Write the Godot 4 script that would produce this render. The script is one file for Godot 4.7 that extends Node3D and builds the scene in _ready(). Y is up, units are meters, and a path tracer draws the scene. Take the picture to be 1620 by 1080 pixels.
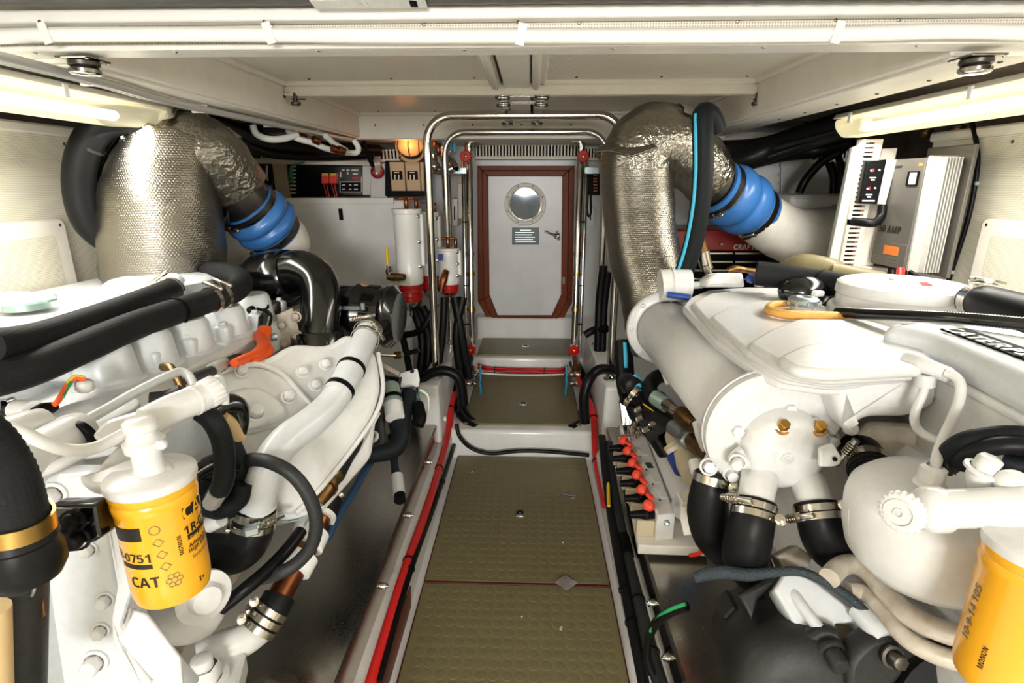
extends Node3D
# Engine room of a motor yacht, seen along the aisle to the aft door. y up, metres, the aisle runs along -z.
# D/X/Y turn a pixel of the 1620x1080 photograph into a point at a known distance, side plane or height.
const CAM := Vector3(0.05, 1.2, 0.0)
const F := 860.0
const UP := Vector3(0, 1, 0)
var CB: Basis
var M := {}
var taken := {}
var tex := {}

func ray(x: float, y: float) -> Vector3:
	return CB * Vector3((x - 810.0) / F, -(y - 540.0) / F, -1.0)
func D(x: float, y: float, d: float) -> Vector3:
	var r := ray(x, y)
	return CAM + r * (d / -r.z)
func X(x: float, y: float, v: float) -> Vector3:
	var r := ray(x, y)
	return CAM + r * ((v - CAM.x) / r.x)
func Y(x: float, y: float, v: float) -> Vector3:
	var r := ray(x, y)
	return CAM + r * ((v - CAM.y) / r.y)
func DL(a: Array) -> Array:
	var o := []
	for p in a:
		o.append(D(p[0], p[1], p[2]))
	return o
func XL(a: Array, v: float) -> Array:
	var o := []
	for p in a:
		o.append(X(p[0], p[1], v))
	return o
func YL(a: Array, v: float) -> Array:
	var o := []
	for p in a:
		o.append(Y(p[0], p[1], v))
	return o
func V(x: float, y: float, d: float) -> Vector3:
	return Vector3(x, y, -d)

# ---------------------------------------------------------------- mesh builder
class MB:
	var v := PackedVector3Array()
	var n := PackedVector3Array()
	func tri(a: Vector3, b: Vector3, c: Vector3, na: Vector3, nb: Vector3, nc: Vector3) -> void:
		if (b - a).cross(c - a).dot(na + nb + nc) > 0.0:
			v.append(a); v.append(c); v.append(b)
			n.append(na); n.append(nc); n.append(nb)
		else:
			v.append(a); v.append(b); v.append(c)
			n.append(na); n.append(nb); n.append(nc)
	func quadn(a: Vector3, b: Vector3, c: Vector3, d: Vector3, na: Vector3, nb: Vector3, nc: Vector3, nd: Vector3) -> void:
		tri(a, b, c, na, nb, nc)
		tri(a, c, d, na, nc, nd)
	func flat(a: Vector3, b: Vector3, c: Vector3, d: Vector3, out: Vector3) -> void:
		var m := (c - a).cross(d - b)
		if m.length_squared() < 1e-16:
			return
		m = m.normalized()
		if m.dot(out) < 0.0:
			m = -m
		quadn(a, b, c, d, m, m, m, m)
	func box(c: Vector3, s: Vector3, b := Basis.IDENTITY, bev := 0.002) -> MB:
		var h := s * 0.5
		var e: float = min(bev, min(h.x, min(h.y, h.z)) * 0.95)
		for ax in 3:
			var i := ax
			var j := (ax + 1) % 3
			var k := (ax + 2) % 3
			for sg in [-1.0, 1.0]:
				var q := []
				for st in [[-1, -1], [1, -1], [1, 1], [-1, 1]]:
					var p := Vector3.ZERO
					p[i] = sg * h[i]; p[j] = st[0] * (h[j] - e); p[k] = st[1] * (h[k] - e)
					q.append(c + b * p)
				var o := Vector3.ZERO
				o[i] = sg
				flat(q[0], q[1], q[2], q[3], b * o)
				if e > 0.0:
					for s2 in [-1.0, 1.0]:
						var r := []
						for st in [[0, -1], [0, 1], [1, 1], [1, -1]]:
							var p := Vector3.ZERO
							p[i] = sg * (h[i] - (e if st[0] else 0.0)); p[j] = s2 * (h[j] - (0.0 if st[0] else e)); p[k] = st[1] * (h[k] - e)
							r.append(c + b * p)
						var oo := Vector3.ZERO
						oo[i] = sg; oo[j] = s2
						flat(r[0], r[1], r[2], r[3], b * oo)
		if e > 0.0:
			for sx in [-1.0, 1.0]:
				for sy in [-1.0, 1.0]:
					for sz in [-1.0, 1.0]:
						var sgn := Vector3(sx, sy, sz)
						var nn := (b * sgn).normalized()
						tri(c + b * (sgn * (h - Vector3(0, e, e))), c + b * (sgn * (h - Vector3(e, 0, e))), c + b * (sgn * (h - Vector3(e, e, 0))), nn, nn, nn)
		return self
	# rows of points; crease keeps edges sharper than about 50 degrees
	func grid(P: Array, closed := true, crease := 0.62) -> MB:
		var R := P.size()
		var C: int = P[0].size()
		var cq := C if closed else C - 1
		var fn := []
		for i in R - 1:
			var row := PackedVector3Array()
			var A: Array = P[i]
			var B: Array = P[i + 1]
			for j in cq:
				var j2 := (j + 1) % C
				var m: Vector3 = (B[j2] - A[j]).cross(B[j] - A[j2])
				row.append(m.normalized() if m.length_squared() > 1e-18 else Vector3.ZERO)
			fn.append(row)
		for i in R - 1:
			for j in cq:
				var f: Vector3 = fn[i][j]
				if f == Vector3.ZERO:
					continue
				var j2 := (j + 1) % C
				var cn := []
				for k in 4:
					var ri := i if k < 2 else i + 1
					var cj := j if (k == 0 or k == 3) else j + 1
					var s := Vector3.ZERO
					for a in [-1, 0]:
						var ii: int = ri + a
						if ii < 0 or ii >= R - 1:
							continue
						for b in [-1, 0]:
							var jj: int = cj + b
							if closed:
								jj = posmod(jj, C)
							elif jj < 0 or jj >= cq:
								continue
							var g: Vector3 = fn[ii][jj]
							if g.dot(f) > crease:
								s += g
					cn.append(s.normalized() if s != Vector3.ZERO else f)
				quadn(P[i][j], P[i][j2], P[i + 1][j2], P[i + 1][j], cn[0], cn[1], cn[2], cn[3])
		return self
	func fan(ring: Array, out: Vector3) -> MB:
		var c := Vector3.ZERO
		for p in ring:
			c += p
		c /= ring.size()
		var o := out.normalized()
		for i in ring.size():
			tri(c, ring[i], ring[(i + 1) % ring.size()], o, o, o)
		return self
	static func smooth(pts: Array, rad: Array, sub: int) -> Array:
		if sub <= 1 or pts.size() < 3:
			return [pts, rad]
		var o := []
		var q := []
		for i in pts.size() - 1:
			var p0: Vector3 = pts[max(i - 1, 0)]
			var p1: Vector3 = pts[i]
			var p2: Vector3 = pts[i + 1]
			var p3: Vector3 = pts[min(i + 2, pts.size() - 1)]
			for k in sub:
				var t := float(k) / sub
				o.append(p1.cubic_interpolate(p2, p0, p3, t))
				q.append(lerpf(rad[i], rad[i + 1], t))
		o.append(pts[-1]); q.append(rad[-1])
		return [o, q]
	func tube(pts: Array, r, seg := 10, sub := 4, caps := true) -> MB:
		var rad := []
		for i in pts.size():
			rad.append(r[i] if r is Array else r)
		var sm := MB.smooth(pts, rad, sub)
		var p: Array = sm[0]
		var q: Array = sm[1]
		var N := p.size()
		var t0: Vector3 = (p[1] - p[0]).normalized()
		var up := Vector3.UP if absf(t0.y) < 0.9 else Vector3.RIGHT
		var a := t0.cross(up).normalized()
		var prev := t0
		var ring := []
		var nrm := []
		for i in N:
			var t: Vector3 = (p[min(i + 1, N - 1)] - p[max(i - 1, 0)])
			t = t.normalized() if t.length_squared() > 1e-14 else prev
			var ax := prev.cross(t)
			if ax.length_squared() > 1e-12:
				a = a.rotated(ax.normalized(), prev.angle_to(t))
			a = (a - t * a.dot(t)).normalized()
			prev = t
			var b := t.cross(a)
			var dr: float = q[min(i + 1, N - 1)] - q[max(i - 1, 0)]
			var dl: float = (p[min(i + 1, N - 1)] - p[max(i - 1, 0)]).length()
			var sl: float = dr / max(dl, 1e-6)
			var rr := []
			var nn := []
			for k in seg:
				var an := TAU * k / seg
				var e := a * cos(an) + b * sin(an)
				rr.append(p[i] + e * q[i])
				nn.append((e - t * sl).normalized())
			ring.append(rr); nrm.append(nn)
		for i in N - 1:
			for k in seg:
				var k2 := (k + 1) % seg
				quadn(ring[i][k], ring[i][k2], ring[i + 1][k2], ring[i + 1][k], nrm[i][k], nrm[i][k2], nrm[i + 1][k2], nrm[i + 1][k])
		if caps:
			fan(ring[0], p[0] - p[1])
			fan(ring[N - 1], p[N - 1] - p[N - 2])
		return self
	# prof: Vector2(radius, height along axis)
	func lathe(o: Vector3, axis: Vector3, prof: Array, seg := 20) -> MB:
		var t := axis.normalized()
		var up := Vector3.UP if absf(t.y) < 0.9 else Vector3.RIGHT
		var a := t.cross(up).normalized()
		var b := t.cross(a)
		var S := prof.size() - 1
		var sn := []
		for i in S:
			var d: Vector2 = prof[i + 1] - prof[i]
			sn.append(Vector2(d.y, -d.x).normalized() if d.length_squared() > 1e-16 else Vector2.ZERO)
		# outward side: the profile runs with the axis, so (dy,-dx) points out
		for i in S:
			if sn[i] == Vector2.ZERO:
				continue
			var n0: Vector2 = sn[i]
			var n1: Vector2 = sn[i]
			if i > 0 and sn[i - 1].dot(sn[i]) > 0.7:
				n0 = (sn[i] + sn[i - 1]).normalized()
			if i < S - 1 and sn[i + 1].dot(sn[i]) > 0.7:
				n1 = (sn[i] + sn[i + 1]).normalized()
			for k in seg:
				var q := []
				var m := []
				for kk in [k, k + 1]:
					var an: float = TAU * kk / seg
					var e := a * cos(an) + b * sin(an)
					q.append(o + e * prof[i].x + t * prof[i].y)
					q.append(o + e * prof[i + 1].x + t * prof[i + 1].y)
					m.append((e * n0.x + t * n0.y).normalized())
					m.append((e * n1.x + t * n1.y).normalized())
				if prof[i].x < 1e-6:
					tri(q[0], q[1], q[3], m[0], m[1], m[3])
				elif prof[i + 1].x < 1e-6:
					tri(q[0], q[1], q[2], m[0], m[1], m[2])
				else:
					quadn(q[0], q[2], q[3], q[1], m[0], m[2], m[3], m[1])
		return self
	func cyl(a: Vector3, b: Vector3, r: float, bev := 0.002, seg := 18) -> MB:
		var L := (b - a).length()
		var e: float = min(bev, min(r * 0.5, L * 0.4))
		return lathe(a, b - a, [Vector2(0, 0), Vector2(r - e, 0), Vector2(r, e), Vector2(r, L - e), Vector2(r - e, L), Vector2(0, L)], seg)
	func ball(c: Vector3, r: Vector3, b := Basis.IDENTITY, seg := 16) -> MB:
		var rows := []
		for i in seg / 2 + 1:
			var th := PI * i / (seg / 2)
			var row := []
			for k in seg:
				var an := TAU * k / seg
				row.append(c + b * (Vector3(sin(th) * cos(an), cos(th), sin(th) * sin(an)) * r))
			rows.append(row)
		for i in seg / 2:
			for k in seg:
				var k2 := (k + 1) % seg
				var ps := [rows[i][k], rows[i][k2], rows[i + 1][k2], rows[i + 1][k]]
				var ns := []
				for p in ps:
					var l: Vector3 = b.transposed() * (p - c)
					ns.append((b * (l / (r * r))).normalized())
				quadn(ps[0], ps[1], ps[2], ps[3], ns[0], ns[1], ns[2], ns[3])
		return self
	func bolt(o: Vector3, axis: Vector3, r: float, h := -1.0) -> MB:
		var hh := r * 1.1 if h < 0.0 else h
		lathe(o, axis, [Vector2(r * 1.45, 0), Vector2(r * 1.45, hh * 0.18), Vector2(r * 1.1, hh * 0.24)], 14)
		lathe(o + axis.normalized() * hh * 0.2, axis, [Vector2(r, 0), Vector2(r, hh * 0.75), Vector2(r * 0.84, hh * 0.86), Vector2(0, hh * 0.88)], 6)
		return self
	static func inset(p: Array, e: float) -> Array:
		var o := []
		var N := p.size()
		for i in N:
			var a: Vector2 = (p[i] - p[(i + N - 1) % N]).normalized()
			var b: Vector2 = (p[(i + 1) % N] - p[i]).normalized()
			var na := Vector2(-a.y, a.x)
			var nb := Vector2(-b.y, b.x)
			var m := na + nb
			var l := m.length_squared()
			o.append(p[i] + (m * (2.0 * e / max(l, 0.8))))
		return o
	# outline (any winding) in the xy plane of xf, run from z = 0 to z = depth, edges rounded by bev on the far side (both when two)
	func prism(poly: Array, xf: Transform3D, depth: float, bev := 0.003, steps := 2, two := true) -> MB:
		var p := poly.duplicate()
		if Geometry2D.is_polygon_clockwise(PackedVector2Array(p)):
			p.reverse()
		var rings := []
		var z0 := []
		if two:
			for i in steps + 1:
				var an := PI * 0.5 * i / steps
				z0.append([bev * (1.0 - cos(PI * 0.5 - an)) if false else bev * (1.0 - sin(an)), bev * (1.0 - cos(an))])
		else:
			z0.append([0.0, 0.0])
		for q in z0:
			rings.append([MB.inset(p, q[0]), q[1] if two else 0.0])
		for i in steps + 1:
			var an := PI * 0.5 * i / steps
			rings.append([MB.inset(p, bev * (1.0 - cos(an))), depth - bev * (1.0 - sin(an))])
		var P := []
		for r in rings:
			var row := []
			for q in r[0]:
				row.append(xf * Vector3(q.x, q.y, r[1]))
			P.append(row)
		var start := v.size()
		grid(P, true)
		var zin := xf.basis.z.normalized()
		for side in 2:
			var q: Array = rings[0][0] if side == 0 else rings[-1][0]
			var zz: float = rings[0][1] if side == 0 else rings[-1][1]
			var id := Geometry2D.triangulate_polygon(PackedVector2Array(q))
			if id.is_empty():
				id = Geometry2D.triangulate_polygon(PackedVector2Array(p))
			if id.is_empty():
				id = PackedInt32Array()
				for t in range(1, q.size() - 1):
					id.append_array(PackedInt32Array([0, t, t + 1]))
			var o := -zin if side == 0 else zin
			for t in range(0, id.size(), 3):
				tri(xf * Vector3(q[id[t]].x, q[id[t]].y, zz), xf * Vector3(q[id[t + 1]].x, q[id[t + 1]].y, zz), xf * Vector3(q[id[t + 2]].x, q[id[t + 2]].y, zz), o, o, o)
		return self
	func add(o: MB, xf := Transform3D.IDENTITY) -> MB:
		var nb := xf.basis.orthonormalized()
		for i in o.v.size():
			v.append(xf * o.v[i])
			n.append(nb * o.n[i])
		return self
	func mesh() -> ArrayMesh:
		var A := []
		A.resize(Mesh.ARRAY_MAX)
		A[Mesh.ARRAY_VERTEX] = v
		A[Mesh.ARRAY_NORMAL] = n
		var m := ArrayMesh.new()
		m.add_surface_from_arrays(Mesh.PRIMITIVE_TRIANGLES, A)
		return m

# ---------------------------------------------------------------- outlines
func rrect(w: float, h: float, r: float, s := 4) -> Array:
	var o := []
	for c in [[1, 1, 0], [-1, 1, 1], [-1, -1, 2], [1, -1, 3]]:
		for i in s + 1:
			var a: float = PI * 0.5 * (c[2] + float(i) / s)
			o.append(Vector2(c[0] * (w * 0.5 - r), c[1] * (h * 0.5 - r)) + Vector2(cos(a), sin(a)) * r)
	return o
func circ(r: float, s := 24, c := Vector2.ZERO) -> Array:
	var o := []
	for i in s:
		o.append(c + Vector2(cos(TAU * i / s), sin(TAU * i / s)) * r)
	return o
func smooth2(p: Array, sub := 4) -> Array:
	var o := []
	var N := p.size()
	for i in N:
		for k in sub:
			o.append(p[i].cubic_interpolate(p[(i + 1) % N], p[(i + N - 1) % N], p[(i + 2) % N], float(k) / sub))
	return o
func round2(p: Array, r: float, s := 3) -> Array:
	# rounds the corners of an outline by r
	var o := []
	var N := p.size()
	for i in N:
		var a: Vector2 = p[(i + N - 1) % N]
		var b: Vector2 = p[i]
		var c: Vector2 = p[(i + 1) % N]
		var ra: float = min(r, a.distance_to(b) * 0.45)
		var rc: float = min(r, c.distance_to(b) * 0.45)
		var p0 := b + (a - b).normalized() * ra
		var p2 := b + (c - b).normalized() * rc
		for k in s + 1:
			var t := float(k) / s
			o.append(p0.lerp(b, t).lerp(b.lerp(p2, t), t))
	return o
# frame with z along a direction and y near up
func frame(o: Vector3, z: Vector3, up := Vector3.UP) -> Transform3D:
	var zz := z.normalized()
	var xx := up.cross(zz)
	xx = xx.normalized() if xx.length_squared() > 1e-8 else Vector3.RIGHT
	return Transform3D(Basis(xx, zz.cross(xx), zz), o)
# an outline given in pixels on a plane through o with normal z: the same outline in the plane's own xy
func onplane(px: Array, xf: Transform3D) -> Array:
	var o := []
	var inv := xf.affine_inverse()
	for p in px:
		var r := ray(p[0], p[1])
		var t := (xf.origin - CAM).dot(xf.basis.z) / r.dot(xf.basis.z)
		var l := inv * (CAM + r * t)
		o.append(Vector2(l.x, l.y))
	return o

# ---------------------------------------------------------------- nodes
func numbered(s: String) -> String:
	if not taken.has(s):
		taken[s] = 0
		return s
	taken[s] += 1
	return "%s_%03d" % [s, taken[s]]
func thing(called: String, label: String, category: String, group := "") -> Node3D:
	var o := Node3D.new()
	o.name = numbered(called)
	add_child(o)
	tag(o, label, category, group)
	return o
func tag(o: Node3D, label: String, category: String, group := "") -> Node3D:
	o.set_meta("label", label)
	o.set_meta("category", category)
	if group:
		o.set_meta("group", group)
	return o
func obj(called: String, b: MB, m: String, parent: Node3D = null, label := "") -> MeshInstance3D:
	var o := MeshInstance3D.new()
	o.mesh = b.mesh()
	o.material_override = M[m]
	if parent == null:
		o.name = numbered(called)
		add_child(o)
	else:
		o.name = called
		parent.add_child(o, true)
	if label:
		o.set_meta("label", label)
	return o
func struct(called: String, b: MB, m: String, parent: Node3D = null, label := "", cat := "") -> MeshInstance3D:
	var o := obj(called, b, m, parent, label)
	o.set_meta("kind", "structure")
	if cat:
		o.set_meta("category", cat)
	return o
func text(parent: Node3D, s: String, h: float, xf: Transform3D, m: String, called := "lettering", font := "Droid Sans", bold := false) -> MeshInstance3D:
	var t := TextMesh.new()
	var f := SystemFont.new()
	f.font_names = PackedStringArray([font])
	if bold:
		f.font_weight = 700
	t.font = f
	t.text = s
	t.font_size = 48
	t.depth = 0.0006
	t.pixel_size = h / 36.0
	t.curve_step = 2.0
	var o := MeshInstance3D.new()
	o.mesh = t
	o.name = called
	o.material_override = M[m]
	parent.add_child(o, true)
	o.transform = xf
	return o
func centre_things() -> void:
	# every thing's node moves to the middle of its base; its parts stay where they are
	for c in get_children():
		if c is Node3D and not (c is MeshInstance3D or c is Light3D or c is Camera3D) and c.has_meta("label"):
			var lo := Vector3(1e9, 1e9, 1e9)
			var hi := -lo
			for k in c.get_children():
				if k is MeshInstance3D:
					var b: AABB = k.transform * k.get_aabb()
					lo = lo.min(b.position); hi = hi.max(b.end)
			if lo.x > 1e8:
				continue
			var q := Vector3((lo.x + hi.x) * 0.5, lo.y, (lo.z + hi.z) * 0.5)
			c.position += q
			for k in c.get_children():
				if k is Node3D:
					k.position -= q
# a slab whose front outline is traced in pixels on a plane through o facing nrm
func slab(px: Array, o: Vector3, nrm: Vector3, thick: float, bev := 0.002, rnd := 0.0, steps := 2) -> MB:
	var xf = frame(o, nrm)
	var p = onplane(px, xf)
	if rnd > 0.0:
		p = round2(p, rnd)
	xf.origin -= xf.basis.z * thick
	return MB.new().prism(p, xf, thick, bev, steps)
func plate(px: Array, d: float, thick: float, bev := 0.002, rnd := 0.0) -> MB:
	return slab(px, V(0, 0, d), Vector3(0, 0, 1), thick, bev, rnd)
func rect(x0: float, y0: float, x1: float, y1: float) -> Array:
	return [[x0, y0], [x1, y0], [x1, y1], [x0, y1]]
func pipe(called: String, pts: Array, r, m: String, parent: Node3D = null, seg := 12, sub := 5) -> MeshInstance3D:
	return obj(called, MB.new().tube(pts, r, seg, sub), m, parent)
func ring(c: Vector3, ax: Vector3, r: float, w: float, th := 0.002, seg := 24) -> MB:
	return MB.new().lathe(c - ax.normalized() * w * 0.5, ax, [Vector2(r, 0), Vector2(r + th, 0), Vector2(r + th, w), Vector2(r, w)], seg)
# hose clamp: band, screw housing and spring-loaded T-bolt standing off to one side
func clamp_band(parent: Node3D, c: Vector3, ax: Vector3, r: float, side: Vector3, w := 0.012, spring := true, m := "clamp") -> void:
	var a = ax.normalized()
	var s = (side - a * side.dot(a)).normalized()
	var t = a.cross(s)
	var cl = obj("hose_clamp", ring(c, a, r, w, 0.0018), m, parent)
	var b = MB.new()
	var p = c + s * (r + 0.008)
	b.cyl(p - t * 0.026, p + t * 0.028, 0.005, 0.001, 10)
	if spring:
		for i in 5:
			b.lathe(p + t * (0.002 + i * 0.005), t, [Vector2(0.005, 0), Vector2(0.0088, 0.001), Vector2(0.0088, 0.003), Vector2(0.005, 0.004)], 12)
		b.lathe(p + t * 0.028, t, [Vector2(0.0068, 0), Vector2(0.0068, 0.008), Vector2(0, 0.0085)], 6)
	else:
		b.box(p + t * 0.004, Vector3(0.016, 0.009, 0.011), Basis(t, s, a), 0.002)
	obj("screw", b, m, cl)
# corrugated tube
func ribbed(pts: Array, r: float, pitch: float, depth: float, seg := 10) -> MB:
	var sm = MB.smooth(pts, pts.map(func(_p): return r), 8)[0]
	var L = 0.0
	for i in sm.size() - 1:
		L += sm[i].distance_to(sm[i + 1])
	var n = int(L / (pitch * 0.5))
	var p = []
	var q = []
	var acc = 0.0
	var k = 0
	for i in n + 1:
		var want = L * i / n
		while k < sm.size() - 2 and acc + sm[k].distance_to(sm[k + 1]) < want:
			acc += sm[k].distance_to(sm[k + 1])
			k += 1
		p.append(sm[k].lerp(sm[k + 1], clampf((want - acc) / max(sm[k].distance_to(sm[k + 1]), 1e-6), 0, 1)))
		q.append(r if i % 2 == 0 else r - depth)
	return MB.new().tube(p, q, seg, 1)
func ties(parent: Node3D, pts: Array, r: float, at: Array, m := "black") -> void:
	# cable ties round a run of pipe, at fractions of its length
	var sm = MB.smooth(pts, pts.map(func(_p): return r), 8)[0]
	for f in at:
		var i = clampi(int(f * (sm.size() - 1)), 1, sm.size() - 2)
		obj("cable_tie", ring(sm[i], sm[i + 1] - sm[i - 1], r, 0.005, 0.0025, 14), m, parent)

# ---------------------------------------------------------------- materials
func noise_img(size: int, freq: float, oct: int, seed_: int, lo: Color, hi: Color, lac := 2.0, pw := 1.0) -> ImageTexture:
	var f := FastNoiseLite.new()
	f.seed = seed_; f.noise_type = FastNoiseLite.TYPE_SIMPLEX_SMOOTH
	f.frequency = freq; f.fractal_octaves = oct; f.fractal_lacunarity = lac
	var g := f.get_seamless_image(size, size)
	var im := Image.create(size, size, false, Image.FORMAT_RGB8)
	for y in size:
		for x in size:
			im.set_pixel(x, y, lo.lerp(hi, pow(g.get_pixel(x, y).r, pw)))
	im.generate_mipmaps()
	return ImageTexture.create_from_image(im)
func bump_img(size: int, fn: Callable, strength: float) -> ImageTexture:
	var im := Image.create(size, size, false, Image.FORMAT_RGBA8)
	for y in size:
		for x in size:
			var g: float = fn.call(float(x) / size, float(y) / size)
			im.set_pixel(x, y, Color(g, g, g))
	im.bump_map_to_normal_map(strength)
	return ImageTexture.create_from_image(im)
func mk(nm: String, c: Color, rough: float, metal := 0.0, o := {}) -> StandardMaterial3D:
	var m := StandardMaterial3D.new()
	m.albedo_color = c
	m.roughness = rough
	m.metallic = metal
	m.resource_name = nm
	if o.has("tex"):
		m.albedo_texture = tex[o.tex]
	if o.has("nrm"):
		m.normal_enabled = true
		m.normal_texture = tex[o.nrm]
		m.normal_scale = o.get("ns", 1.0)
	if o.has("rtex"):
		m.roughness_texture = tex[o.rtex]
	if o.has("tex") or o.has("nrm") or o.has("rtex"):
		m.uv1_triplanar = true
		m.uv1_world_triplanar = true
		var s = o.get("s", 1.0)
		m.uv1_scale = s if s is Vector3 else Vector3(s, s, s)
	if o.has("cc"):
		m.clearcoat_enabled = true
		m.clearcoat = o.cc
		m.clearcoat_roughness = 0.12
	if o.has("em"):
		m.emission_enabled = true
		m.emission = o.em
		m.emission_energy_multiplier = o.get("ee", 1.0)
	if o.has("alpha"):
		m.transparency = BaseMaterial3D.TRANSPARENCY_ALPHA
		m.albedo_color.a = o.alpha
	if o.has("sp"):
		m.metallic_specular = o.sp
	if o.has("rim"):
		m.rim_enabled = true
		m.rim = o.rim
	M[nm] = m
	return m
func materials() -> void:
	var W := Color.WHITE
	tex.mottle = noise_img(256, 0.02, 4, 3, Color(0.955, 0.952, 0.945), W)
	tex.dirty = noise_img(256, 0.012, 5, 11, Color(0.62, 0.57, 0.50), W, 2.2, 0.6)
	tex.speck = noise_img(256, 0.09, 4, 5, Color(0.35, 0.34, 0.33), W, 2.4, 0.8)
	tex.paintbump = bump_img(128, func(u, v): return 0.5 + 0.25 * sin(u * TAU * 3.0 + 1.3 * sin(v * TAU * 2.0)) * sin(v * TAU * 4.0 + sin(u * TAU * 3.0)), 1.0)
	var holes := func(u, v):
		var a := fposmod(u * 8.0, 1.0) - 0.5
		var b := fposmod(v * 8.0, 1.0) - 0.5
		return smoothstep(0.20, 0.34, sqrt(a * a + b * b))
	tex.holesn = bump_img(256, holes, 2.0)
	var hi := Image.create(256, 256, false, Image.FORMAT_RGB8)
	for y in 256:
		for x in 256:
			var g: float = lerpf(0.74, 1.0, holes.call(x / 256.0, y / 256.0))
			hi.set_pixel(x, y, Color(g, g * 0.995, g * 0.98))
	hi.generate_mipmaps()
	tex.holes = ImageTexture.create_from_image(hi)
	# bubble-foil insulation: staggered dimples, and crinkles
	var cr := FastNoiseLite.new()
	cr.seed = 8; cr.frequency = 0.035; cr.fractal_octaves = 3; cr.noise_type = FastNoiseLite.TYPE_CELLULAR
	var cri := cr.get_seamless_image(256, 256)
	tex.foiln = bump_img(256, func(u, v):
		var row := floorf(v * 8.0)
		var a := fposmod(u * 8.0 + 0.5 * fposmod(row, 2.0), 1.0) - 0.5
		var b := fposmod(v * 8.0, 1.0) - 0.5
		return 0.75 * (1.0 - smoothstep(0.05, 0.42, sqrt(a * a + b * b))) + 0.35 * cri.get_pixel(int(u * 255), int(v * 255)).r, 5.0)
	tex.crinkle = bump_img(256, func(u, v): return cri.get_pixel(int(u * 255), int(v * 255)).r, 7.0)
	var gn := FastNoiseLite.new()
	gn.seed = 21; gn.frequency = 0.03; gn.fractal_octaves = 4
	var gi := gn.get_seamless_image(256, 256)
	# mahogany: long grain
	var wi := Image.create(256, 256, false, Image.FORMAT_RGB8)
	for y in 256:
		for x in 256:
			var a := gi.get_pixel(int(fposmod(x * 4.0, 256.0)), int(y * 0.25)).r
			var b := gi.get_pixel(int(fposmod(x * 1.0 + 80.0, 256.0)), int(y * 0.12)).r
			var t := clampf(0.5 * a + 0.5 * absf(sin(b * 22.0)), 0.0, 1.0)
			wi.set_pixel(x, y, Color(0.30, 0.11, 0.035).lerp(Color(0.54, 0.25, 0.09), t))
	tex.wood = ImageTexture.create_from_image(wi)
	tex.wooddark = ImageTexture.create_from_image(wi)
	var brush := Image.create(256, 256, false, Image.FORMAT_RGB8)
	for y in 256:
		for x in 256:
			var a := gi.get_pixel(int(fposmod(x * 6.0, 256.0)), int(y * 0.1)).r
			brush.set_pixel(x, y, Color(a, a, a))
	tex.brush = ImageTexture.create_from_image(brush)
	tex.weave = bump_img(128, func(u, v): return 0.5 + 0.25 * sin(u * TAU * 16.0) + 0.25 * sin(v * TAU * 16.0), 3.0)
	tex.grainn = bump_img(256, func(u, v): return gi.get_pixel(int(u * 255), int(v * 255)).r, 3.0)

	mk("cream", Color8(238, 233, 222), 0.42, 0, {"tex": "mottle", "s": 1.7})
	mk("white", Color8(236, 234, 229), 0.35, 0, {"tex": "mottle", "s": 2.3})
	mk("gloss_white", Color8(240, 240, 238), 0.18, 0, {"tex": "mottle", "s": 1.1, "cc": 0.4})
	mk("bulkhead", Color8(228, 230, 232), 0.32, 0, {"tex": "mottle", "s": 0.9})
	mk("perf", Color8(226, 222, 206), 0.5, 0, {"tex": "holes", "nrm": "holesn", "ns": 0.6, "s": 26.0})
	mk("perf_ceiling", Color8(238, 233, 221), 0.38, 0, {"tex": "holes", "nrm": "holesn", "ns": 0.5, "s": 26.0})
	mk("engine", Color8(229, 229, 228), 0.3, 0, {"tex": "mottle", "nrm": "paintbump", "ns": 0.10, "s": 9.0})
	mk("engine_cool", Color8(221, 225, 228), 0.3, 0, {"tex": "mottle", "nrm": "paintbump", "ns": 0.10, "s": 9.0})
	mk("engine_worn", Color8(222, 215, 203), 0.42, 0, {"tex": "dirty", "nrm": "grainn", "ns": 0.3, "s": 6.0})
	mk("plastic_white", Color8(240, 240, 236), 0.3)
	mk("conduit", Color8(244, 243, 240), 0.28)
	mk("rubber_floor", Color8(124, 115, 82), 0.45, 0, {"tex": "mottle", "s": 4.0})
	mk("rubber_stud", Color8(121, 112, 79), 0.42, 0, {"tex": "mottle", "s": 7.0})
	mk("wood", W, 0.42, 0, {"tex": "wood", "s": Vector3(5, 1.6, 5), "sp": 0.3})
	mk("wood_trim", Color8(190, 120, 90), 0.4, 0, {"tex": "wood", "s": 3.0})
	mk("chrome", Color8(214, 212, 206), 0.12, 1.0)
	mk("steel", Color8(188, 186, 180), 0.26, 1.0, {"rtex": "brush", "s": 3.0})
	mk("bed_steel", Color8(168, 164, 156), 0.30, 1.0, {"tex": "mottle", "rtex": "speck", "s": 5.0})
	mk("bed_face", Color8(182, 178, 168), 0.1, 1.0)
	mk("dark_steel", Color8(96, 92, 86), 0.4, 1.0)
	mk("clamp", Color8(205, 200, 188), 0.22, 1.0)
	mk("foil", Color8(142, 137, 126), 0.32, 1.0, {"nrm": "foiln", "ns": 1.0, "s": 19.0})
	mk("foil_smooth", Color8(154, 150, 140), 0.28, 1.0, {"nrm": "crinkle", "ns": 1.0, "s": 6.0})
	mk("foil_tape", Color8(236, 236, 234), 0.34, 1.0, {"nrm": "crinkle", "ns": 0.8, "s": 11.0})
	mk("rubber", Color8(24, 24, 25), 0.42, 0, {"tex": "mottle", "s": 8.0, "sp": 0.3})
	mk("rubber_matte", Color8(34, 35, 36), 0.6, 0, {"tex": "mottle", "nrm": "weave", "ns": 0.25, "s": 14.0, "sp": 0.25})
	mk("rubber_worn", Color8(52, 54, 56), 0.55, 0, {"tex": "speck", "s": 7.0})
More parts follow.
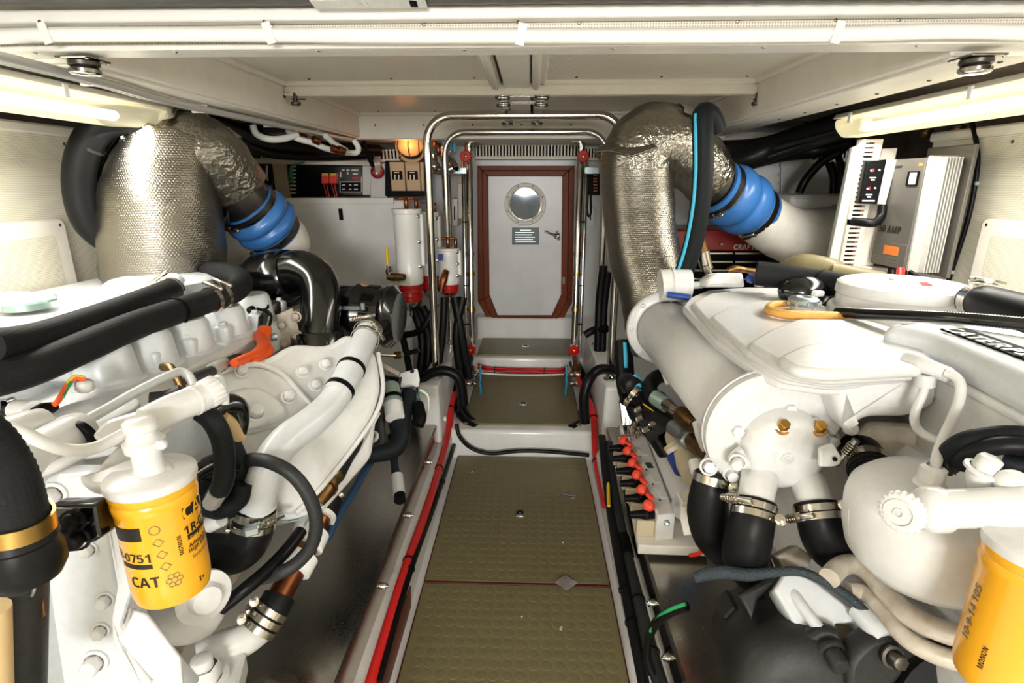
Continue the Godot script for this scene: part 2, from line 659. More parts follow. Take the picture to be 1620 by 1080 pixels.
	mk("hose_blueblack", Color8(36, 42, 46), 0.55, 0, {"tex": "speck", "s": 9.0, "sp": 0.3})
	mk("black_gloss", Color8(10, 10, 11), 0.18, 0, {"cc": 0.5})
	mk("black", Color8(15, 15, 16), 0.4, 0, {"sp": 0.2})
	mk("cable", Color8(14, 14, 15), 0.36, 0, {"sp": 0.3})
	mk("sheath", Color8(42, 53, 60), 0.6, 0, {"nrm": "weave", "ns": 1.0, "s": 20.0})
	mk("cast_black", Color8(44, 44, 45), 0.55, 0, {"tex": "speck", "nrm": "grainn", "ns": 0.35, "s": 8.0})
	mk("blue", Color8(58, 116, 186), 0.32, 0, {"tex": "mottle", "s": 5.0})
	mk("teal", Color8(30, 140, 175), 0.4)
	mk("cyan_stripe", Color8(70, 185, 220), 0.45)
	mk("wrap", Color8(228, 224, 215), 0.82, 0, {"tex": "mottle", "nrm": "grainn", "ns": 0.6, "s": 5.0})
	mk("red", Color8(214, 38, 36), 0.34)
	mk("red_glossy", Color8(186, 18, 22), 0.3, 0, {"sp": 0.3})
	mk("red_plastic", Color8(238, 74, 52), 0.35)
	mk("red_glass", Color8(206, 22, 20), 0.06, 0, {"alpha": 0.72})
	mk("tool_red", Color8(150, 22, 24), 0.3, 0, {"cc": 0.4})
	mk("filter_yellow", Color8(246, 176, 36), 0.28, 0, {"cc": 0.5})
	mk("print_black", Color8(28, 24, 20), 0.5)
	mk("print_grey", Color8(120, 110, 90), 0.5)
	mk("copper", Color8(168, 104, 70), 0.34, 1.0, {"tex": "dirty", "s": 9.0})
	mk("brass", Color8(196, 160, 92), 0.3, 1.0)
	mk("old_brass", Color8(150, 118, 76), 0.42, 1.0, {"tex": "dirty", "s": 12.0})
	mk("gold_bolt", Color8(190, 142, 70), 0.35, 1.0)
	mk("zinc", Color8(170, 182, 184), 0.35, 0.9)
	mk("zinc_green", Color8(172, 196, 186), 0.4, 0.6)
	mk("orange", Color8(250, 98, 36), 0.4)
	mk("orange_label", Color8(236, 128, 44), 0.5)
	mk("yellow_cable", Color8(232, 196, 40), 0.45)
	mk("green", Color8(40, 150, 90), 0.4)
	mk("green_cap", Color8(60, 170, 110), 0.4)
	mk("blue_label", Color8(40, 70, 150), 0.4)
	mk("cable_blue", Color8(44, 92, 140), 0.5, 0, {"tex": "speck", "s": 9.0})
	mk("beige", Color8(205, 190, 160), 0.5)
	mk("panel_beige", Color8(186, 170, 138), 0.45)
	mk("charger", Color8(108, 104, 97), 0.4, 0.35)
	mk("charger_light", Color8(206, 205, 200), 0.34, 0.4)
	mk("charger_band", Color8(90, 104, 112), 0.4, 0.4)
	mk("duct", Color8(226, 221, 207), 0.5)
	mk("hook_yellow", Color8(222, 164, 78), 0.4, 0, {"nrm": "weave", "ns": 0.5, "s": 14.0})
	mk("glass", Color8(190, 205, 212), 0.03, 0, {"alpha": 0.3})
	mk("mirror_glass", Color8(96, 108, 118), 0.06, 0.25)
	mk("diffuser", Color8(244, 236, 200), 0.35, 0, {"em": Color(1.0, 0.96, 0.82), "ee": 0.45, "alpha": 0.55})
	mk("tube_glow", Color8(255, 250, 230), 0.3, 0, {"em": Color(1.0, 0.97, 0.85), "ee": 4.0})
	mk("lamp_lens", Color8(250, 250, 246), 0.3, 0, {"em": Color(1.0, 0.985, 0.96), "ee": 1.5})
	mk("lamp_glow", Color8(255, 200, 130), 0.3, 0, {"em": Color(1.0, 0.64, 0.36), "ee": 0.5})
	mk("cover_clear", Color8(246, 240, 212), 0.12, 0, {"alpha": 0.28})
	mk("label_teal", Color8(58, 74, 78), 0.35)
	mk("paper", Color8(226, 226, 222), 0.6)
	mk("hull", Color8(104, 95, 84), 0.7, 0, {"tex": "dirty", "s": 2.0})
	mk("grey_duct", Color8(84, 84, 82), 0.45, 0, {"tex": "mottle", "s": 6.0})
	mk("rope_tan", Color8(206, 178, 130), 0.6)

# ---------------------------------------------------------------- the room
func bolt_row(parent: Node3D, pts: Array, axis: Vector3, r: float, m := "chrome", called := "screw") -> void:
	for p in pts:
		obj(called, MB.new().lathe(p, axis, [Vector2(r, 0), Vector2(r * 0.9, r * 0.35), Vector2(r * 0.5, r * 0.55), Vector2(0, r * 0.6)], 8), m, parent)
func lab(o: Node3D, label: String, cat: String) -> Node3D:
	o.set_meta("label", label); o.set_meta("category", cat)
	return o
func shell() -> void:
	var I := Basis.IDENTITY
	# hull sides, aft bulkhead and the end of the room behind the camera
	for s in [-1.0, 1.0]:
		var xw := 1.36 if s < 0 else 1.42
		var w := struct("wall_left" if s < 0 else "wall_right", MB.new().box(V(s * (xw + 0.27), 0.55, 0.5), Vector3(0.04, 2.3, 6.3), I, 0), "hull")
		lab(w, "dark hull side behind the %s lining" % ("starboard" if s > 0 else "port"), "wall")
		struct("lining_panel", MB.new().box(V(s * (xw + 0.02), 0.66, -0.27), Vector3(0.03, 1.36, 4.6), I, 0.004), "perf", w)
		struct("lining_edge", MB.new().box(V(s * (xw + 0.015), 1.35, -0.27), Vector3(0.05, 0.03, 4.6), I, 0.006), "cream", w)
		# raised access panels with a bevelled border
		for q in ([[0.75, 1.62]] if s < 0 else [[0.75, 1.72]]):
			var f := MB.new()
			var dd: float = (q[0] + q[1]) * 0.5
			f.prism(rrect(q[1] - q[0], 0.62, 0.02), frame(V(s * (xw + 0.006), 0.79, dd), Vector3(-s, 0, 0)), 0.02, 0.006)
			struct("access_panel", f, "cream", w)
			struct("access_inlay", MB.new().prism(rrect(q[1] - q[0] - 0.09, 0.53, 0.012), frame(V(s * (xw - 0.008), 0.79, dd), Vector3(-s, 0, 0)), 0.007, 0.002), "perf", w)
			for e in [[-1, -1], [1, -1], [-1, 1], [1, 1], [0, 1], [0, -1]]:
				bolt_row(w, [V(s * (xw - 0.014), 0.79 + e[1] * 0.292, dd + e[0] * (q[1] - q[0] - 0.045) * 0.5)], Vector3(-s, 0, 0), 0.005, "steel")
		for e in 6:
			bolt_row(w, [V(s * (xw + 0.005), 1.315, 0.6 + e * 0.22)], Vector3(-s, 0, 0), 0.005, "dark_steel")
	var wb := struct("wall_back", MB.new().box(V(0, 0.7, 3.56), Vector3(3.4, 2.0, 0.06), I, 0), "bulkhead")
	lab(wb, "white aft bulkhead around the watertight door", "wall")
	var wf := struct("wall_front", MB.new().box(V(0, 0.7, -2.6), Vector3(3.4, 2.0, 0.06), I, 0), "cream")
	lab(wf, "white forward bulkhead behind the viewpoint", "wall")
	var bl := struct("floor", MB.new().box(V(0, -0.33, 0.5), Vector3(3.4, 0.06, 6.3), I, 0), "cream")
	lab(bl, "white painted sole and bilge under the tread panels", "floor")
	# aisle sole: three levels, with rounded white risers
	struct("sole_lower", MB.new().box(V(0.01, -0.16, -0.15), Vector3(0.66, 0.31, 4.82), I, 0.01), "gloss_white", bl)
	struct("step_riser", MB.new().prism(round2([Vector2(0, -0.1), Vector2(0.8, -0.1), Vector2(0.8, 0.132), Vector2(0, 0.132)], 0.02), Transform3D(Basis(Vector3(0, 0, -1), Vector3.UP, Vector3(1, 0, 0)), V(-0.34, 0, 2.235)), 0.70, 0.008), "gloss_white", bl)
	struct("step_riser", MB.new().prism(round2([Vector2(0, -0.1), Vector2(0.6, -0.1), Vector2(0.6, 0.228), Vector2(0, 0.228)], 0.015), Transform3D(Basis(Vector3(0, 0, -1), Vector3.UP, Vector3(1, 0, 0)), V(-0.36, 0, 3.0)), 0.72, 0.008), "gloss_white", bl)
	struct("door_sill", MB.new().box(V(0.03, 0.2, 3.47), Vector3(0.66, 0.34, 0.14), I, 0.012), "gloss_white", bl)
	# ceiling slab, recess panels and beams
	var ce := struct("ceiling", MB.new().box(V(0, 1.6, 0.5), Vector3(3.4, 0.06, 6.3), I, 0), "cream")
	lab(ce, "cream painted deckhead with perforated acoustic panels", "ceiling")
	for q in [[-0.80, -0.075, 1.14, 2.0], [0.075, 0.80, 1.14, 2.0], [-0.80, -0.075, 2.05, 2.84], [0.075, 0.80, 2.05, 2.84], [-0.8, 0.8, -0.4, 0.9]]:
		var c := V((q[0] + q[1]) * 0.5, 1.545, (q[2] + q[3]) * 0.5)
		var p := struct("ceiling_panel", MB.new().box(c, Vector3(q[1] - q[0], 0.03, q[3] - q[2]), I, 0.003), "perf_ceiling", ce)
		for e in 3:
			for g in 2:
				bolt_row(p, [Vector3(lerpf(q[0] + 0.05, q[1] - 0.05, (e + 0.25 * g) / 2.3), 1.53, -lerpf(q[2] + 0.07, q[3] - 0.07, g))], Vector3.DOWN, 0.005, "dark_steel")
		for g in [[c.x, -q[2], q[1] - q[0], 0.05], [c.x, -q[3], q[1] - q[0], 0.05]]:
			struct("panel_trim", MB.new().box(Vector3(g[0], 1.527, g[1]), Vector3(g[2], 0.02, g[3]), I, 0.004), "cream", ce)
		for g in [q[0], q[1]]:
			struct("panel_trim", MB.new().box(Vector3(g, 1.527, c.z), Vector3(0.04, 0.02, q[3] - q[2]), I, 0.004), "cream", ce)
	struct("centre_beam", MB.new().box(V(0.0, 1.528, 1.99), Vector3(0.088, 0.04, 1.72), I, 0.004), "cream", ce)
	for x in [-0.072, 0.062]:
		struct("edge_tube", MB.new().cyl(V(x, 1.512, 1.14), V(x, 1.512, 1.98), 0.013), "cream", ce)
	for s in [-1.0, 1.0]:
		var t := struct("trim_1" if s < 0 else "trim_2", MB.new().box(V(s * 0.89, 1.475, 1.98), Vector3(0.18, 0.11, 1.75), I, 0.005), "cream")
		lab(t, "cream box beam along the %s of the hatch recess" % ("port side" if s < 0 else "starboard side"), "beam")
		struct("cap_strip", MB.new().box(V(s * 0.845, 1.417, 1.98), Vector3(0.075, 0.008, 1.72), I, 0.002), "cream", t)
		for e in 9:
			bolt_row(t, [V(s * 0.93, 1.42, 1.16 + e * 0.19)], Vector3.DOWN, 0.005, "dark_steel")
		# outboard deckhead
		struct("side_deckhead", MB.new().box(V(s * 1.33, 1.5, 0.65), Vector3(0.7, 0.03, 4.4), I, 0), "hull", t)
	var fb := struct("trim_3", MB.new().box(V(0, 1.495, 1.095), Vector3(2.6, 0.13, 0.06), I, 0.004), "cream")
	lab(fb, "white transverse beam carrying the conduit across the ceiling", "beam")
	struct("perf_strip", MB.new().box(V(0, 1.4564, 1.062), Vector3(2.6, 0.06, 0.008), I, 0.002), "perf_ceiling", fb)
	struct("white_bar", MB.new().prism(rrect(0.028, 0.021, 0.006), frame(V(-1.3, 1.4766, 1.04), Vector3(1, 0, 0)), 2.6, 0.001), "conduit", fb)
	struct("lower_flange", MB.new().box(V(0, 1.4311, 1.075), Vector3(2.6, 0.009, 0.06), I, 0.002), "white", fb)
	for e in 8:
		bolt_row(fb, [V(-0.95 + e * 0.27, 1.4664, 1.058)], Vector3(0, 0, 1), 0.004, "steel")
		bolt_row(fb, [V(-0.85 + e * 0.26, 1.4266, 1.06)], Vector3.DOWN, 0.004, "steel")
	var cb := struct("trim_4", MB.new().box(V(0, 1.508, 2.02), Vector3(1.6, 0.04, 0.05), I, 0.004), "cream")
	lab(cb, "cream cross bar between the two rows of ceiling panels", "beam")
	var bb := struct("trim_5", MB.new().box(V(0, 1.47, 3.0), Vector3(1.98, 0.12, 0.32), I, 0.005), "cream")
	lab(bb, "deep cream beam over the door end of the recess", "beam")
	struct("aft_deckhead", MB.new().box(V(0, 1.44, 3.35), Vector3(3.3, 0.04, 0.5), I, 0), "cream", bb)
	for e in 7:
		bolt_row(bb, [V(-0.72 + e * 0.24, 1.475, 2.84)], Vector3(0, 0, 1), 0.005, "dark_steel")

func tread(called: String, label: String, x0: float, x1: float, d0: float, d1: float, y: float, latch: Array) -> void:
	var t := thing(called, label, "floor panel")
	obj("panel", MB.new().box(V((x0 + x1) * 0.5, y + 0.002, (d0 + d1) * 0.5), Vector3(x1 - x0, 0.012, d1 - d0), Basis.IDENTITY, 0.002), "rubber_floor", t)
	for x in [x0, x1]:
		obj("wood_edge", MB.new().box(V(x, y + 0.0015, (d0 + d1) * 0.5), Vector3(0.005, 0.012, d1 - d0), Basis.IDENTITY, 0.001), "wood_trim", t)
	var b := MB.new()
	var P := 0.0338
	var nx := int((x1 - x0 - 0.01) / P)
	var nz := int((d1 - d0 - 0.006) / P)
	var ox := (x0 + x1) * 0.5 - (nx - 1) * P * 0.5
	var od := (d0 + d1) * 0.5 - (nz - 1) * P * 0.5
	for i in nx:
		for j in nz:
			var p := V(ox + i * P, y + 0.0079, od + j * P)
			if latch and Vector2(p.x - latch[0], -p.z - latch[1]).length() < 0.03:
				continue
			b.lathe(p, Vector3.UP, [Vector2(0.0143, 0), Vector2(0.0136, 0.0008), Vector2(0.0125, 0.0009), Vector2(0, 0.0009)], 14)
	var st := obj("stud_pattern", b, "rubber_stud", t)
	st.set_meta("kind", "stuff")
	if latch:
		var c := V(latch[0], y + 0.0085, latch[1])
		var l := obj("latch", MB.new().prism(rrect(0.036, 0.04, 0.003), Transform3D(Basis(Vector3.RIGHT, Vector3(0, 0, -1), Vector3.UP), c), 0.003, 0.001), "steel", t)
		obj("ring", MB.new().lathe(c + Vector3(0, 0.003, -0.004), Vector3.UP, [Vector2(0.008, 0), Vector2(0.013, 0), Vector2(0.013, 0.002), Vector2(0.008, 0.002), Vector2(0.008, 0)], 16), "black", l)
		obj("slot", MB.new().box(c + Vector3(0, 0.004, 0.012), Vector3(0.018, 0.002, 0.005)), "chrome", l)
func floors() -> void:
	tread("tread_panel", "olive studded rubber floor panel with a square latch, at the foot of the lowest riser", -0.272, 0.305, 1.416, 2.228, 0.0, [0.02, 1.78])
	tread("tread_panel", "olive studded rubber floor panel without a latch, beyond the brown joint strip", -0.272, 0.305, 0.55, 1.404, 0.0, [])
	tread("tread_panel", "olive studded tread on the middle step under the red transverse hoses", -0.25, 0.285, 2.29, 2.985, 0.134, [0.02, 2.52])
	tread("tread_panel", "small olive tread on the top step below the door", -0.255, 0.31, 3.04, 3.39, 0.23, [0.025, 3.2])
	var s := obj("joint_strip", MB.new().box(V(0.017, 0.003, 1.41), Vector3(0.577, 0.012, 0.011), Basis.IDENTITY, 0.002), "wood_trim")
	tag(s, "thin reddish brown strip between two olive floor panels", "strip")
	# scraps on the floor
	var f := MB.new()
	var rg := RandomNumberGenerator.new()
	rg.seed = 4
	var rows := []
	for i in 5:
		var r := []
		for j in 5:
			var u := Vector2(i - 2, j - 2).rotated(0.75) * 0.0125
			r.append(V(0.17 + u.x, 0.0125 + rg.randf() * 0.006, 1.41 + u.y))
		rows.append(r)
	f.grid(rows, false)
	tag(obj("foil_scrap", f, "foil_tape"), "crumpled square scrap of silver foil on the floor joint", "foil scrap")
	var w := MB.new()
	w.tube(DL([[889, 775, 1.93], [892, 779, 1.92], [903, 781, 1.91], [910, 782, 1.9], [908, 786, 1.89], [896, 783, 1.9], [890, 777, 1.92], [900, 779, 1.91], [911, 779, 1.91]]).map(func(p): return Vector3(p.x, 0.0115, p.z)), 0.0014, 6)
	tag(obj("wire_offcut", w, "zinc"), "small looped offcut of grey wire lying on the studs", "wire")
	var cl := 0
	for c in [[1052 / 3.0 + 540, 413 / 3.0 + 720, "plastic_white", 0.004], [1043 / 3.0 + 540, 820 / 3.0 + 720, "beige", 0.007], [857 / 3.0 + 540, 765 / 3.0 + 720, "plastic_white", 0.003], [620 / 3.0 + 540, 78 / 3.0 + 720, "plastic_white", 0.0035]]:
		var p := Y(c[0], c[1], 0.0105)
		tag(obj("paint_crumb", MB.new().box(p, Vector3(c[3] * 2, 0.003, c[3]), Basis(Vector3.UP, 0.6 + c[3] * 90), 0.001), c[2]), ["round white crumb on the latched floor panel", "tan flake on the floor panel without a latch", "smallest white crumb on the floor panel without a latch", "white sliver at the far corner of the latched floor panel"][cl], "crumb", "crumbs on the tread panels")
		cl += 1

# engine girders: white ledge, bolts, polished stainless bed
func girders() -> void:
	for s in [-1.0, 1.0]:
		var L: bool = s < 0.0
		var xl := 0.298 if L else 0.335
		var xf := 0.346 if L else 0.378
		var t := thing("engine_girder", "long white girder with a polished stainless engine bed on the %s side of the aisle" % ("port" if L else "starboard"), "girder")
		obj("ledge", MB.new().box(V(s * (xl + 0.045), -0.045, 1.1), Vector3(0.09, 0.30, 3.6), Basis.IDENTITY, 0.008), "white", t)
		obj("bed_face", MB.new().box(V(s * (xf + 0.004), 0.147, 0.85), Vector3(0.008, 0.088, 2.7), Basis.IDENTITY, 0.001), "bed_face", t)
		obj("bed_top", MB.new().box(V(s * (xf + 0.125), 0.194, 0.85), Vector3(0.25, 0.014, 2.7), Basis.IDENTITY, 0.006), "bed_steel", t)
		obj("web", MB.new().box(V(s * (xf + 0.13), -0.05, 1.0), Vector3(0.2, 0.46, 3.4), Basis.IDENTITY, 0), "white", t)
		for d in ([0.87, 1.23, 1.56, 1.92, 2.25] if L else [0.82, 1.02, 1.19, 1.9, 2.1]):
			var p = V(s * xf, 0.142, d)
			var b := obj("bolt", MB.new().lathe(p, Vector3(-s, 0, 0), [Vector2(0.012, 0), Vector2(0.012, 0.002), Vector2(0.006, 0.003)], 12), "chrome", t)
			obj("nut", MB.new().lathe(p + Vector3(-s * 0.002, 0, 0), Vector3(-s, 0, 0), [Vector2(0.0095, 0), Vector2(0.0095, 0.007), Vector2(0.008, 0.009), Vector2(0.005, 0.009), Vector2(0.005, 0.013), Vector2(0, 0.014)], 6), "chrome", b)
		# white pedestal that carries the handrail post
		var pd := thing("pedestal", "white boxed pedestal under the %s handrail post" % ("port" if L else "starboard"), "pedestal")
		var cx := -0.380 if L else 0.412
		obj("box", MB.new().prism(round2([Vector2(-0.052, -0.1), Vector2(0.052, -0.1), Vector2(0.044, 0.17), Vector2(-0.044, 0.17)], 0.015), Transform3D(Basis.IDENTITY, V(cx, 0.21, 3.0)), 0.86, 0.012), "gloss_white", pd)
		obj("slot_plate", MB.new().box(V(cx, 0.381, 2.26), Vector3(0.075, 0.003, 0.04), Basis.IDENTITY, 0.001), "dark_steel", pd)
		for e in [-1, 1]:
			bolt_row(pd, [V(cx + e * 0.027, 0.3825, 2.26)], Vector3.UP, 0.007)

# ---------------------------------------------------------------- lamps
func area(nm: String, at: Vector3, look: Vector3, size: Vector2, e: float, c: Color, parent: Node3D) -> void:
	var a := AreaLight3D.new()
	a.name = nm
	a.area_size = size
	a.light_energy = e
	a.light_color = c
	a.area_range = 8.0
	a.shadow_enabled = true
	parent.add_child(a, true)
	var up := Vector3.BACK if absf(look.normalized().y) > 0.9 else Vector3.UP
	a.look_at_from_position(at, at + look, up)
func fixture(label: String, x: float, s: float, d0: float, d1: float, e: float) -> void:
	# long fluorescent batten under the side beam: tray, two tubes, clear ribbed cover
	var t := thing("fluorescent_light", label, "light")
	var y := 1.405
	var ax := Vector3(0, 0, -1)
	obj("tray", MB.new().prism(round2([Vector2(-0.07, 0.0), Vector2(0.07, 0.0), Vector2(0.06, 0.015), Vector2(-0.06, 0.015)], 0.004), Transform3D(Basis(Vector3.RIGHT, Vector3.UP, Vector3(0, 0, 1)), V(x, y, d1)), d1 - d0, 0.002), "cream", t)
	var tp := obj("glow_tube", MB.new().cyl(V(x + s * 0.014, y - 0.03, d0 + 0.05), V(x + s * 0.014, y - 0.03, d1 - 0.05), 0.013), "tube_glow", t)
	for d in [d0 + 0.05, d1 - 0.05]:
		obj("tube_socket", MB.new().box(V(x + s * 0.014, y - 0.022, d), Vector3(0.03, 0.04, 0.016), Basis.IDENTITY, 0.003), "plastic_white", t)
	obj("end_ring", MB.new().lathe(V(x + s * 0.014, y - 0.03, 1.14 if s < 0 else 1.27), ax, [Vector2(0.0135, 0), Vector2(0.0145, 0), Vector2(0.0145, 0.016), Vector2(0.0135, 0.016)], 16), "green_cap", tp)
	var out := []
	for q in [Vector2(-0.064, -0.002), Vector2(-0.06, -0.03), Vector2(-0.035, -0.058), Vector2(0.035, -0.058), Vector2(0.06, -0.03), Vector2(0.064, -0.002)]:
		out.append(q)
	obj("cover", MB.new().prism(round2(out, 0.012), Transform3D(Basis(Vector3.RIGHT, Vector3.UP, Vector3(0, 0, 1)), V(x, y, d1)), d1 - d0, 0.008), "diffuser", t)
	for d in [d0 + 0.08, (d0 + d1) * 0.5, d1 - 0.1]:
		obj("cover_clip", MB.new().box(V(x - s * 0.067, y - 0.005, d), Vector3(0.006, 0.03, 0.016), Basis.IDENTITY, 0.002), "plastic_white", t)
	area("light", V(x, y - 0.064, (d0 + d1) * 0.5), Vector3(s * -0.25, -1, 0), Vector2(0.11, d1 - d0 - 0.06), e, Color(1.0, 0.985, 0.95), t)
func lights() -> void:
	fixture("long glowing fluorescent fitting above the foil wrapped riser beside the black hose loop", -1.06, -1.0, 0.72, 1.86, 1.15)
	fixture("long glowing fluorescent fitting above the battery charger", 1.12, 1.0, 0.8, 1.98, 1.1)
	fixture("fluorescent fitting over the near end of the port engine", -1.06, -1.0, -0.95, 0.3, 0.5)
	fixture("fluorescent fitting over the near end of the starboard engine", 1.12, 1.0, -0.95, 0.3, 0.5)
	# portable work light at the forward bulkhead behind the viewpoint, at about eye height: shadows of the conduit fall upwards
	var t = thing("work_light", "broad white work light standing at the forward bulkhead behind the viewpoint", "lamp")
	var B = Basis(Vector3.RIGHT, -0.06)
	var c = V(0.1, 1.33, -2.4)
	obj("housing", MB.new().box(c, Vector3(0.9, 0.42, 0.05), B, 0.01), "cream", t)
	obj("lens", MB.new().box(c + B * Vector3(0, 0, -0.028), Vector3(0.84, 0.36, 0.008), B, 0.003), "lamp_lens", t)
	obj("stand", MB.new().tube([c - UP * 0.2, Vector3(c.x, 0.0, c.z)], 0.02, 12), "steel", t)
	area("light", c + B * Vector3(0, 0, -0.036), B * Vector3(0, 0, -1), Vector2(0.84, 0.36), 7.8, Color(1.0, 0.995, 0.985), t)

# ---------------------------------------------------------------- aft end: door, rails, fuel separators, panels
func door() -> void:
	var d = 3.42
	var dr = struct("door_1", plate(rect(770, 274, 893, 505), 3.44, 0.05, 0.004), "bulkhead")
	lab(dr, "white watertight door with round porthole in a mahogany frame", "door")
	var outer = [[755, 262], [909, 262], [906, 477], [885, 516], [777, 516], [756, 477]]
	var mid = [[763, 270], [900, 270], [897.5, 473], [881, 508.5], [780, 508.5], [765, 473]]
	var inner = [[772, 279], [890, 279], [888, 467], [873, 500], [787, 500], [774, 467]]
	# frame: two stepped mitred mouldings, one board per side
	var fr = struct("door_frame", MB.new().box(V(0.03, 0.2, 3.47), Vector3(0.02, 0.02, 0.02)), "wood", dr)
	for lev in 2:
		var A = outer if lev == 0 else mid
		var B = mid if lev == 0 else inner
		var dd = d if lev == 0 else d - 0.012
		for i in 6:
			var j = (i + 1) % 6
			obj("moulding", plate([A[i], A[j], B[j], B[i]], dd, 0.05, 0.004), "wood", fr)
	# porthole
	var c = D(831, 323, d + 0.02)
	var ph = obj("porthole", MB.new().lathe(c, Vector3(0, 0, 1), [Vector2(0.098, 0.0), Vector2(0.098, 0.012), Vector2(0.106, 0.018), Vector2(0.122, 0.018), Vector2(0.127, 0.012), Vector2(0.127, 0.0)], 40), "cream", dr)
	obj("glass", MB.new().lathe(c, Vector3(0, 0, 1), [Vector2(0.1, 0.004), Vector2(0, 0.005)], 40), "mirror_glass", ph)
	obj("inner_ring", MB.new().lathe(c, Vector3(0, 0, 1), [Vector2(0.094, 0.004), Vector2(0.094, 0.014), Vector2(0.1, 0.015), Vector2(0.1, 0.004)], 40), "chrome", ph)
	for i in 8:
		var a = TAU * (i + 0.5) / 8
		bolt_row(ph, [c + Vector3(cos(a) * 0.114, sin(a) * 0.114, 0.018)], Vector3(0, 0, 1), 0.006)
	var pl = obj("placard", plate(rect(810, 360, 853, 387), d + 0.018, 0.003, 0.001), "label_teal", dr)
	for i in 6:
		obj("printed_line", plate(rect(815 + (8 if i == 0 else 0), 363.5 + i * 3.6, 848 - (8 if i == 0 else (i * 3) % 7), 364.9 + i * 3.6), d + 0.0175, 0.001, 0.0), "zinc", pl)
	var h = obj("handle", MB.new().cyl(D(881, 373, d + 0.02), D(881, 373, d - 0.02), 0.02, 0.004), "chrome", dr)
	obj("lever", MB.new().tube(DL([[881, 373, d - 0.022], [872, 370, d - 0.03], [862, 366, d - 0.032]]), [0.009, 0.007, 0.008], 10), "chrome", h)
	obj("spoke", MB.new().tube(DL([[881, 365, d - 0.012], [884, 380, d - 0.012]]), 0.007, 8), "chrome", h)
	obj("lock_plate", plate([[890, 438], [894, 438], [894, 449], [890, 449]], d - 0.02, 0.006, 0.001, 0.004), "chrome", dr)
func rails() -> void:
	for q in [[-0.360, 0.402, 2.25, 0.385, 1.452, 0.0165, "polished stainless handrail arch whose feet stand on the white pedestals", -0.36], [-0.372, 0.41, 2.78, 0.385, 1.437, 0.0155, "polished stainless handrail arch closer to the door, behind the taller arch", -0.36]]:
		var t = thing("handrail_arch", q[6], "handrail", "stainless handrail arches")
		var R = 0.10
		var pts = [V(q[0], q[3], q[2])]
		for i in 9:
			var a = PI - PI * 0.5 * i / 8
			pts.append(V(q[0] + R + cos(a) * R, q[4] - R + sin(a) * R, q[2]))
		for i in 9:
			var a = PI * 0.5 - PI * 0.5 * i / 8
			pts.append(V(q[1] - R + cos(a) * R, q[4] - R + sin(a) * R, q[2]))
		pts.append(V(q[1], q[3], q[2]))
		obj("rail", MB.new().tube(pts, q[5], 18, 1), "chrome", t)
		for x in [q[0], q[1]]:
			obj("foot_flange", MB.new().lathe(V(x, q[3] - 0.002, q[2]), Vector3.UP, [Vector2(0.03, 0), Vector2(0.03, 0.004), Vector2(0.02, 0.008), Vector2(0.017, 0.014)], 20), "chrome", t)
	# ceiling hatch latches on the centre beam
	for p in [[826, 153, 2.02], [826, 165, 2.1], [826, 194, 2.62]]:
		var t = thing("hatch_latch", "chrome latch bar bridging two ceiling panels, %s" % ["on the cross bar", "just aft of the cross bar", "at the deep aft beam"][[153, 165, 194].find(p[1])], "latch", "latches on the centre beam")
		var c = D(p[0], p[1], p[2])
		obj("bar", MB.new().box(c + Vector3(0, 0.008, 0), Vector3(0.16, 0.012, 0.016), Basis.IDENTITY, 0.002), "chrome", t)
		for s in [-1, 1]:
			var h = obj("knob", MB.new().lathe(c + Vector3(s * 0.067, -0.012, 0), Vector3.UP, [Vector2(0, 0), Vector2(0.022, 0.0), Vector2(0.026, 0.004), Vector2(0.026, 0.014), Vector2(0.01, 0.018), Vector2(0.009, 0.05)], 16), "steel", t)
			obj("knob_band", MB.new().lathe(c + Vector3(s * 0.067, -0.005, 0), Vector3.UP, [Vector2(0.0262, 0), Vector2(0.027, 0.002), Vector2(0.0262, 0.004)], 16), "dark_steel", h)
	for p in [[444, 152, 2.0, "port", 1], [468, 163, 2.0, "port", 2], [1197, 163, 2.0, "starboard", 2], [1221, 152, 2.0, "starboard", 1]]:
		var c = D(p[0], p[1], p[2])
		var t = thing("hatch_button", ("small dark turn-button latch under the %s end of the ceiling cross bar" if p[4] == 1 else "small dark turn-button latch just aft of the cross bar beside the %s box beam") % p[3], "latch", "turn-button latches on the ceiling panels")
		obj("button", MB.new().lathe(c - Vector3(0, 0.008, 0), Vector3.UP, [Vector2(0, 0), Vector2(0.014, 0), Vector2(0.017, 0.004), Vector2(0.017, 0.01), Vector2(0.008, 0.014), Vector2(0.007, 0.04)], 14), "dark_steel", t)
		obj("tongue", MB.new().box(c + Vector3(0.012, 0.012, 0), Vector3(0.05, 0.004, 0.012)), "dark_steel", t)
	for p in [[130, 84, "port"], [1548, 80, "starboard"]]:
		var c = D(p[0], p[1] + 2, 1.085) - UP * 0.016
		var t = thing("hatch_roller", "large bronze swivel catch under the %s box beam" % p[2], "catch", "swivel catches under the box beams")
		obj("base_plate", MB.new().box(c + Vector3(0, 0.007, 0), Vector3(0.062, 0.004, 0.06), Basis.IDENTITY, 0.0015), "steel", t)
		for k in 2:
			obj("disc", MB.new().lathe(c + Vector3(0, -0.006 - 0.013 * k, 0), Vector3.UP, [Vector2(0, 0), Vector2(0.022, 0), Vector2(0.0255, 0.003), Vector2(0.0255, 0.009), Vector2(0.022, 0.012)], 24), "dark_steel" if k == 0 else "steel", t)
		bolt_row(t, [c + Vector3(0.027, 0.004, 0.026), c + Vector3(0.027, 0.004, -0.026)], Vector3.DOWN, 0.004)
